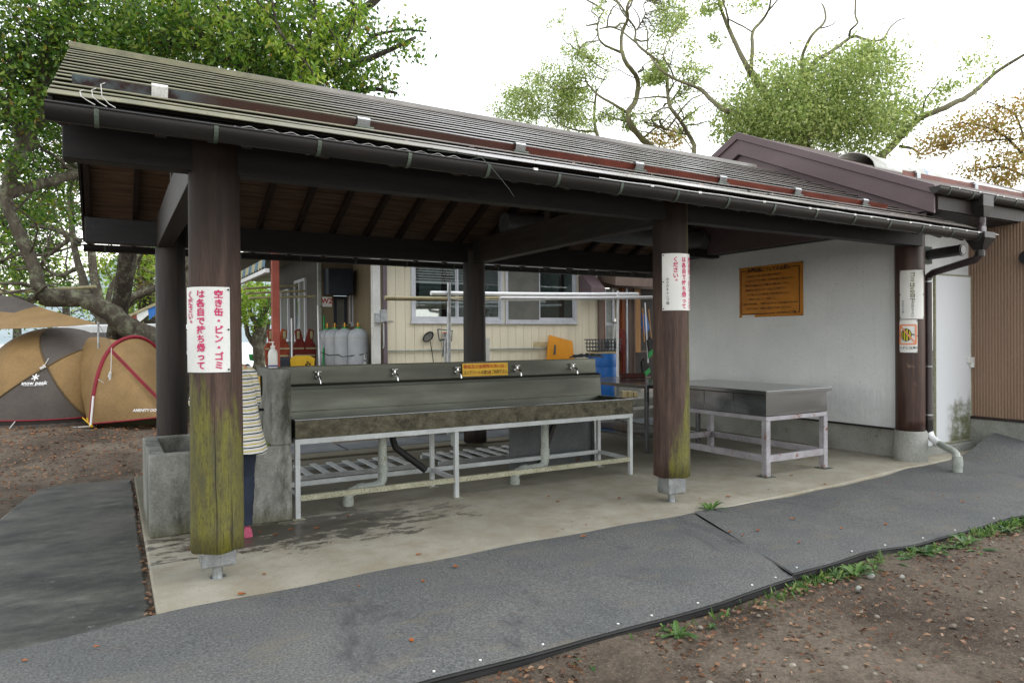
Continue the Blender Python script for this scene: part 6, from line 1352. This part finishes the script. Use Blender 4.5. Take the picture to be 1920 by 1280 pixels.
tree('lakeside_tree', 'small twisting tree by the lake, seen between the left post and red porch post', 'bark_pale', [
    [(485, 700, 24, 12), (486, 650, 24, 11), (483, 615, 24, 9), (492, 595, 24, 6), (510, 560, 24, 4)], [(486, 655, 24, 7), (470, 640, 24, 5), (460, 610, 24, 4), (455, 560, 24, 3)], [(485, 610, 24, 6), (470, 590, 24, 4), (462, 540, 24, 3)], [(488, 650, 24, 4), (500, 630, 24, 3), (505, 600, 24, 3)]],
     [(482, 560, 24, 34, 30, 1.2, 1600, 26, 'leaf_bright'), (470, 600, 24, 24, 18, 1.0, 700, 26, 'leaf_bright'), (505, 590, 24, 20, 20, .8, 250), (465, 530, 24.5, 30, 20, .8, 300)], 'leaf_cherry', .13, droop=.2)
for i, (x, D_, y0, w_, n, lm, lab) in enumerate(((30, 38, 470, 100, 2200, 'leaf_bright', 'bright green bushy tree far behind the tarp, at the left edge'), (240, 42, 500, 80, 1500, 'leaf_bright', 'bright green tree beyond the van roof'), (330, 40, 470, 70, 1500, 'leaf_cherry', 'mid green tree far behind the two left posts'), (120, 36, 560, 70, 1100, 'leaf_dark', 'dark low tree far behind the forked trunk'), (490, 46, 520, 55, 900, 'leaf_cherry', 'green tree across the porch behind the small lakeside tree'))):
    tree('far_tree', lab, 'bark_dark', [[(x, 660, D_, 8), (x+6, 560, D_, 6), (x-8, y0, D_, 4)], [(x+3, 580, D_, 4), (x+40, 520, D_, 3)], [(x, 570, D_, 4), (x-40, 510, D_, 3)]],
         [(x, y0, D_, w_, 45, 2, n//2, 26, lm), (x-30, y0+60, D_, w_, 40, 2, n//4, 26, lm), (x+30, y0+50, D_, w_*.8, 45, 2, n//4, 26, lm)], lm, .2, group='trees beyond the camp')
# --- the trees behind the roof at the right
z5 = lambda x, y: (900+x*.2604, y*.2604)
z6 = lambda x, y: (1300+x*.3229, y*.3229)
def L5(pts, D, r0, r1, fn=z5, dj=.5):
    n = len(pts); o = []
    for i, (x, y) in enumerate(pts):
        a, b_ = fn(x, y); o.append((a, b_, D+dj*math.sin(i*1.3+r0), r0+(r1-r0)*i/(n-1)))
    return o
B5 = lambda x, y, rx, ry, n, D, rd=1.2, lm=None, fn=z5, s=.2604: (fn(x, y)[0], fn(x, y)[1], D, rx*s, ry*s, rd, n) + ((26, lm) if lm else ())
tree('bare_willow_tree', 'slim sparse willow with a pale crooked trunk left of the brown gable', 'bark_mossy', [
    [(1290, 520, 24, 8)]+L5([(1530, 1200), (1540, 1115), (1547, 1035), (1490, 960), (1450, 870), (1370, 785), (1350, 690), (1350, 560), (1325, 480), (1230, 400), (1150, 345), (1108, 285), (1130, 215), (1080, 150), (1020, 90), (990, 20)], 24, 4.80, 1.12),
    L5([(1130, 215), (1170, 150), (1195, 90), (1170, 40), (1220, -30)], 24, 1.60, 0.75), L5([(1350, 740), (1300, 790), (1280, 870)], 24, 1.28, 0.60), L5([(1370, 725), (1440, 690), (1500, 650)], 24, 1.28, 0.45), L5([(1450, 880), (1490, 830)], 24, 2.40, 1.50), L5([(1500, 970), (1430, 965), (1290, 910)], 24, 1.44, 0.60)],
    [B5(1270, 540, 75, 55, 900, 24, .8), B5(1340, 250, 110, 170, 810, 24, 1.2), B5(1400, 100, 100, 110, 1080, 24, 1.2), B5(1500, 860, 90, 90, 288, 24), B5(1430, 560, 90, 60, 288, 24), B5(1560, 550, 80, 60, 468, 24), B5(1300, 20, 80, 60, 216, 24), B5(1440, 690, 70, 40, 144, 24), B5(1520, 380, 60, 100, 234, 24)],
    'leaf_willow', .115, twigs=.8, droop=.6, aspect=.5, twr=.007, extra=30)
tree('mossy_willow_tree', 'willow with mossy double trunk above the middle of the roof', 'bark_mossy', [
    [(1250, 520, 26, 10)]+L5([(1300, 1150), (1245, 1060), (1150, 985), (1070, 890), (1060, 800), (1110, 760), (1140, 650), (1135, 540), (1060, 480), (1030, 410), (1015, 330), (1020, 230), (1080, 120), (1045, 70), (1080, 0), (1100, -60)], 26, 6.40, 1.88),
    L5([(1065, 815), (980, 760), (850, 690), (760, 590), (760, 540)], 26, 3.20, 1.12), L5([(1015, 380), (900, 330), (855, 290), (845, 200), (860, 130), (800, 80)], 26, 2.40, 0.90), L5([(858, 290), (790, 310), (690, 390)], 26, 1.12, 0.52), L5([(1015, 220), (950, 195), (860, 210)], 26, 1.60, 0.75), L5([(1140, 520), (1180, 500), (1170, 480)], 26, 2.40, 1.50), L5([(1140, 660), (1200, 570), (1280, 560)], 26, 1.28, 0.52), L5([(1080, 890), (960, 850), (860, 800)], 26, 1.76, 0.75), L5([(1170, 1000), (1290, 900), (1360, 980)], 26, 2.00, 0.75), L5([(860, 130), (900, 70)], 26, 1.60, 0.75), L5([(840, 660), (900, 560), (1010, 620)], 26, 0.96, 0.45)],
    [B5(1240, 540, 60, 50, 540, 26, .7), B5(730, 480, 110, 100, 1008, 26, 1.2), B5(880, 460, 100, 100, 396, 26), B5(930, 840, 80, 50, 540, 26, .8), B5(1200, 850, 110, 100, 432, 26), B5(1330, 1000, 120, 90, 936, 26, 1, 'leaf_orange'), B5(640, 300, 60, 80, 198, 26), B5(880, 90, 60, 50, 252, 26), B5(560, 140, 70, 60, 108, 26), B5(1060, 870, 45, 60, 468, 26, .4)],
    'leaf_willow', .115, twigs=.8, droop=.6, aspect=.5, twr=.007, extra=30)
tree('pale_green_tree', 'pale green bushy tree farthest left on the roof ridge skyline', 'bark_mossy', [
    [(1118, 480, 27, 7)]+L5([(870, 1050), (855, 995), (825, 930), (820, 800), (840, 640)], 27, 4.00, 1.88), L5([(820, 950), (700, 940), (620, 920), (540, 860)], 27, 2.00, 0.75), L5([(820, 740), (700, 710), (500, 620), (420, 540)], 27, 1.60, 0.60), L5([(825, 870), (770, 860), (720, 780)], 27, 1.20, 0.52), L5([(450, 800), (350, 700), (310, 640)], 27, 1.20, 0.60)],
    [B5(300, 760, 140, 130, 2700, 27), B5(560, 720, 170, 160, 2520, 27), B5(660, 800, 150, 120, 1980, 27), B5(640, 640, 90, 80, 900, 27), B5(480, 560, 130, 100, 540, 27), B5(370, 590, 70, 60, 360, 27), B5(760, 640, 60, 60, 360, 27), B5(120, 820, 90, 50, 270, 27), B5(760, 920, 80, 50, 360, 27)],
    'leaf_willow', .115, twigs=.3, droop=.4, aspect=.5, twr=.006)
tree('broad_willow_tree', 'broad willow with a dense rounded green crown above the brown gable', 'bark_mossy', [
    [(1600, 560, 22, 22), (1580, 420, 22, 20), (1520, 300, 22, 14)]+[(1470, 230, 22, 10), (1410, 140, 22, 8)]+L5([(320, 400), (250, 270), (205, 170), (160, 60), (140, -40)], 22, 4.80, 2.25, z6),
    L5([(335, 400), (345, 290), (340, 185), (400, 120), (440, 60), (455, -30)], 22, 4.00, 1.50, z6), L5([(205, 170), (200, 90), (175, 20), (165, -40)], 22, 2.40, 1.12, z6), L5([(440, 60), (490, 0), (520, -40)], 22, 1.76, 1.05, z6), L5([(210, 115), (300, 160), (340, 185)], 22, 1.60, 1.50, z6),
    [(1520, 200, 22, 9)]+L5([(620, 345), (680, 210), (770, 130), (765, 50), (745, 20)], 22, 3.20, 1.20, z6), L5([(740, 165), (800, 150), (860, 100)], 22, 1.44, 0.60, z6),
    [(1500, 210, 22, 9)]+L5([(690, 355), (790, 310), (850, 265), (920, 210), (960, 215), (1040, 245), (1110, 230), (1140, 160), (1200, 110), (1250, 105)], 22, 4.00, 0.75, z6), L5([(905, 208), (910, 175), (960, 135), (940, 100), (942, 0), (945, -40)], 22, 2.40, 1.50, z6),
    [(1610, 420, 22, 15), (1650, 300, 22, 11)]+L5([(1110, 890), (1200, 800), (1300, 690), (1450, 630), (1600, 560), (1680, 490), (1780, 400), (1920, 320), (2000, 270)], 22, 7.20, 1.88, z6), L5([(1330, 680), (1340, 580), (1400, 510), (1440, 460), (1480, 390)], 22, 2.00, 0.60, z6), L5([(1200, 850), (1270, 860), (1320, 895)], 22, 3.20, 1.50, z6),
    L5([(640, 850), (690, 770), (740, 720), (800, 570), (860, 510)], 21.4, 3.2, 1.4, z6), L5([(200, 650), (110, 590), (50, 520), (0, 500), (-110, 460), (-200, 400), (-250, 330)], 22, 4.80, 1.50, z6), L5([(610, 670), (560, 590), (540, 500), (500, 420)], 21.4, 2, 1, z6), L5([(740, 735), (850, 745), (960, 690)], 21.2, 1.6, .8, z6), L5([(-110, 460), (-130, 400), (-180, 330), (-150, 250), (-120, 200), (-60, 110)], 22, 2.00, 0.75, z6)],
    [B5(420, 620, 230, 200, 7650, 22, 1.8, None, z6, .3229), B5(700, 560, 240, 210, 7650, 22, 1.8, None, z6, .3229), B5(960, 520, 220, 200, 6750, 22, 1.8, None, z6, .3229), B5(560, 760, 260, 120, 6300, 21.5, 1.6, None, z6, .3229), B5(960, 760, 230, 130, 5850, 21.5, 1.6, None, z6, .3229), B5(1000, 340, 110, 80, 1575, 22, 1, None, z6, .3229), B5(250, 720, 130, 110, 2025, 22, 1.2, None, z6, .3229), B5(1200, 680, 110, 100, 1575, 22, 1, None, z6, .3229),
     B5(1430, 550, 80, 60, 450, 22, .8, None, z6, .3229), B5(1650, 390, 80, 110, 247, 22, 1, None, z6, .3229), B5(100, 20, 70, 50, 585, 22, .8, None, z6, .3229), B5(130, 230, 50, 50, 135, 22, .6, None, z6, .3229), B5(1700, 300, 90, 60, 135, 22, .8, None, z6, .3229), B5(300, 60, 80, 70, 225, 22, .8, None, z6, .3229)],
    'leaf_willow', .115, twigs=.12, droop=.6, aspect=.5, twr=.007)
tree('maple_tree', 'orange-brown maple at the right edge above the roof', 'bark_dark', [
    [(2010, 560, 18, 10), (1980, 400, 18, 6), (1930, 300, 18, 3), (1870, 240, 18, 2), (1800, 230, 18, 1)], [(1960, 350, 18, 3), (1880, 310, 18, 1.8), (1830, 320, 18, 1)], [(1935, 310, 18, 2.2), (1905, 210, 18, 1.6), (1850, 190, 18, 1)], [(1900, 260, 18, 1.8), (1780, 270, 18, .9)]],
    [(1870, 235, 18, 60, 22, 1.0, 1190), (1790, 255, 18, 55, 24, .9, 1020), (1860, 320, 18, 55, 28, .9, 1190), (1900, 200, 18, 45, 20, .8, 442), (1900, 280, 18, 45, 25, .8, 544), (1745, 275, 18.3, 30, 20, .7, 340), (1880, 345, 18, 40, 18, .7, 442)],
    'leaf_orange', .09, twigs=.3, droop=.1, aspect=.6, twr=.006)
# ------------------------------------------------------------------ weeds along the mat, one on the slab edge
def weed_mesh(k_, n, l, up):
    m = MB(); rr = random.Random(k_)
    for i in range(n):
        a = 2*math.pi*i/n+rr.uniform(-.4, .4); L_ = l*rr.uniform(.55, 1.1); w = L_*rr.uniform(.16, .26); e = up*rr.uniform(.6, 1.3)
        d = Vector((math.cos(a), math.sin(a), 0)); s = Vector((-math.sin(a), math.cos(a), 0)); rw = []
        for j in range(6):
            t = j/5; c_ = d*L_*t+Vector((0, 0, L_*e*math.sin(t*2.2)*.6)); ww = w*(math.sin(math.pi*min(1, .08+t*.92))**.8)*(1+.35*math.sin(j*3.1+k_)*(k_ % 2)); rw.append([c_-s*ww*.5, c_+Vector((0, 0, -ww*.12)), c_+s*ww*.5])
        m.grid(rw)
    return m
def grass_mesh(k_, n, l):
    m = MB(); rr = random.Random(k_)
    for i in range(n):
        a = rr.uniform(0, 6.28); L_ = l*rr.uniform(.5, 1.1); d = Vector((math.cos(a), math.sin(a), 0)); o = Vector((rr.uniform(-.05, .05), rr.uniform(-.03, .03), 0)); s = Vector((-d.y, d.x, 0))*.003
        rw = [[o+d*L_*.45*t*t-s*(1-t), o+d*L_*.45*t*t+s*(1-t)] for t in (0, .35, .7, 1)]; rw = [[p+Vector((0, 0, L_*t*(1-.25*t))) for p in r] for r, t in zip(rw, (0, .35, .7, 1))]; m.grid(rw)
    return m
protos = {}
def weed(kind, x, y, z, s, rot, lab, grp):
    if kind not in protos:
        mb = weed_mesh(kind, 7+kind*2, .13, .25+.2*(kind % 3)) if kind < 5 else grass_mesh(kind, 26, .13)
        o = mb.build('weed' if kind < 5 else 'grass_tuft', 'weed', loc=(0, 0, 0)); protos[kind] = o
    else:
        o = protos[kind].copy(); C.objects.link(o)
    o.location = (x, y, z); o.scale = (s, s, s); o.rotation_euler = (0, 0, rot); tag(o, lab, 'weed' if kind < 5 else 'grass', grp); return o
wd = random.Random(11)
weed(2, 4.62, 4.50, -.01, 1.25, .4, 'leafy weed growing from the slab edge beside the right post', None)
weed(0, 2.02, 2.76, -.05, .8, .3, 'dandelion-like weed nearest the camera at the mat edge', None)
weed(3, 2.62, 2.80, -.05, 1.05, 1.3, 'jagged bright weed rosette by the mat edge, near the lower middle', None)
for i in range(84):
    x = 2.2+ (i/84)**.62*6.6; 
    if 3.1 < x < 3.7 and i % 3: continue
    k_ = wd.choice([0, 1, 2, 3, 4, 5, 6]); yy = (m1f(x) if x < 3.8 else m2f(x))-.06-abs(wd.gauss(0, .07))
    weed(k_, x, yy, -.052, wd.uniform(.4, 1.0)*(1.15 if x > 3.9 else .75), wd.uniform(0, 6), ('low green weed' if k_ < 5 else 'thin grass tuft')+' among others along the outer edge of the felt mats', 'weeds along the felt mats' if k_ < 5 else 'grass tufts along the felt mats')
gv, gf = [], []
for i in range(3000):
    x = 2.0+7.5*wd.random()**.7; dens = .12+.7*max(0, math.sin(x*2.1)+.3*math.sin(x*5.3)+(.35 if x > 4 else -.25))
    if wd.random() > dens: continue
    y = (m1f(x) if x < 3.8 else m2f(x))-.03-abs(wd.gauss(0, .055)); h_ = wd.uniform(.012, .05); a = wd.uniform(0, 6.28); w_ = wd.uniform(.003, .010); lx, ly = .6*h_*math.cos(a*3), .6*h_*math.sin(a*3); n_ = len(gv)
    gv += [(x-w_*math.cos(a), y-w_*math.sin(a), -.052), (x+w_*math.cos(a), y+w_*math.sin(a), -.052), (x+lx+w_*.6*math.cos(a), y+ly+w_*.6*math.sin(a), -.052+h_), (x+lx*1.5, y+ly*1.5, -.05+h_)]; gf.append((n_, n_+1, n_+2, n_+3))
tag(fast('ground_cover', gv, gf, 'weed'), 'short grass and tiny weeds in a low strip along the mats', 'grass', kind='stuff')
# ------------------------------------------------------------------ fallen leaves
def litter(n, fn, size, mat, name, label, thick=0):
    cen = np.array([fn() for _ in range(n)]); v, f = leaf_quads(cen, size, .6, flat=.82); v = v.reshape(n, 4, 3)
    zc = cen[:, 2][:, None]; v[:, :, 2] = zc+np.clip((v[:, :, 2]-zc)*.6, -.004, .02)+.006; v[:, 1, 2] += size*.08; v[:, 3, 2] += size*.05
    o = fast(name, v.reshape(-1, 3), f, mat); tag(o, label, 'leaves', kind='stuff'); return o
def front_():
    while True:
        x = wd.uniform(.4, 10.5); y = wd.uniform(.6, 3.0)
        lim_ = (m1f(x) if x < 3.8 else m2f(x))-.03
        d_ = lim_-y
        if d_ < 0: continue
        if wd.random() < math.exp(-d_/(.5 if x < 4.5 else .28))+.07: return (x, y, gz(x, y)+.006)
litter(4200, front_, .036, 'leaf_litter', 'leaf_litter', 'brown fallen leaves scattered over the earth along the mat')
def left_():
    while True:
        x = wd.uniform(-6, 2.4); y = 6+9.5*wd.random()**1.0
        if y < 9.1 and x > -.55-(9-y)*.35: continue
        return (x, y, gz(x, y)+.008)
MT['leaf_russet'] = mat_leaf('russet_leaf_litter', ['#4a2e1c', '#6c4024', '#85522c', '#96683e', '#8a6a4a'], 0)
litter(12000, left_, .048, 'leaf_russet', 'leaf_litter', 'brown fallen leaves on the earth before the tent')
def gap_():
    y = 4.35+4.7*wd.random(); return (.197+wd.gauss(0, .012)+(-.02 if wd.random() < .3 else 0), y, -.028)
litter(150, gap_, .038, 'leaf_litter', 'leaf_litter', 'brown leaves caught in the gap between slab and dark pavement')
pbl = MB(); pr_ = random.Random(5)
for i in range(300):
    x = pr_.uniform(1, 9); y = pr_.uniform(.9, 2.9); r_ = pr_.choice([.006, .008, .012, .018]) * pr_.uniform(.7, 1.2)
    t0 = pr_.uniform(0, 6); pbl.lathe([(r_*.5, -.05-.002), (r_, -.05+r_*.4), (r_*.6, -.05+r_*.85), (.001, -.05+r_)], x, y, 7, sx=pr_.uniform(.8, 1.3), cap=False)
tag(pbl.build('gravel', M('pebbles', '#8f887c', '#6f675c', .8, scale=3, fine=.3), smooth=True), 'small grey pebbles in the bare earth', 'gravel', kind='stuff')
for i, (x, y, r_) in enumerate(((4.33, 2.80, .024), (4.48, 2.68, .016), (4.05, 2.70, .018))):
    tag(MB().lathe([(r_*.6, -.055), (r_, -.045), (r_*.9, -.03), (r_*.4, -.02), (.001, -.019)], x, y, 12, sx=1.35).build('stone', 'foundation', loc=(x, y, -.05), smooth=True), ('largest pale stone half hidden in the weeds at the mat edge', 'pale stone a little out from the weeds', 'tan stone nearer the camera beside the mat edge weeds')[i], 'stone')
lp0 = None
spots = []
while len(spots) < 48:
    x = wd.uniform(-.6, 8.5); y = wd.uniform(2.7, 6.0)
    f_ = (m1f(x) if x < 3.8 else m2f(x))
    if y < f_+.05 or (y > 4.4 and x < .25): continue
    if x < 1.4 and y < 3.0: continue
    on_slab = y > (m1b(x) if x < 3.8 else m2b(x)); spots.append((x, y, .004 if on_slab else (zmat1(x, .5) if x < 3.8 else zmat2(x, .5))+.006, on_slab))
for x, y, z, s_ in spots:
    if lp0 is None:
        m = MB(); rw = []
        for j in range(6):
            t = j/5; w = .017*math.sin(math.pi*min(1, .06+.9*t))**.7; rw.append([(-w, .055*(t-.5), .004+.010*abs(t-.5)+.004), (0, .055*(t-.5), .002+.006*abs(t-.4)), (w, .055*(t-.5), .006+.008*t)])
        o = m.grid(rw).build('fallen_leaf', 'leaf_fallen', loc=(0, 0, 0), smooth=True); lp0 = o
    else: o = lp0.copy(); C.objects.link(o)
    o.location = (x, y, z); k_ = wd.uniform(.4, .9); o.scale = (k_, k_, k_); o.rotation_euler = (0, 0, wd.uniform(0, 6.28))
    tag(o, 'curled brown leaf fallen on the '+('concrete slab' if s_ else 'grey felt mat'), 'leaf', 'fallen leaves on the concrete slab' if s_ else 'fallen leaves on the felt mats')
rl = MB()
for i in range(60):
    x = wd.uniform(0, 8); s_ = abs(wd.gauss(.25, .35)); 
    if s_ > 2.6: continue
    p = Vector(roofpt(x, s_, .03)); a = wd.uniform(0, 6.28); d = Vector((math.cos(a), math.sin(a)*.9, math.sin(a)*.9*SL))*.03*wd.uniform(.6, 1.2); e = Vector((-math.sin(a), math.cos(a)*.9, math.cos(a)*.9*SL))*.014; up = Vector((0, -SL, 1))*.008
    rl.add([p-d, p+e+up, p+d+up*.5, p-e], [(0, 1, 2, 3)])
tag(rl.build('roof_leaf_litter', 'leaf_litter', loc=(4, 4.6, 2.9)), 'scattered dry leaves lying on the ribbed shelter roof', 'leaves', kind='stuff')
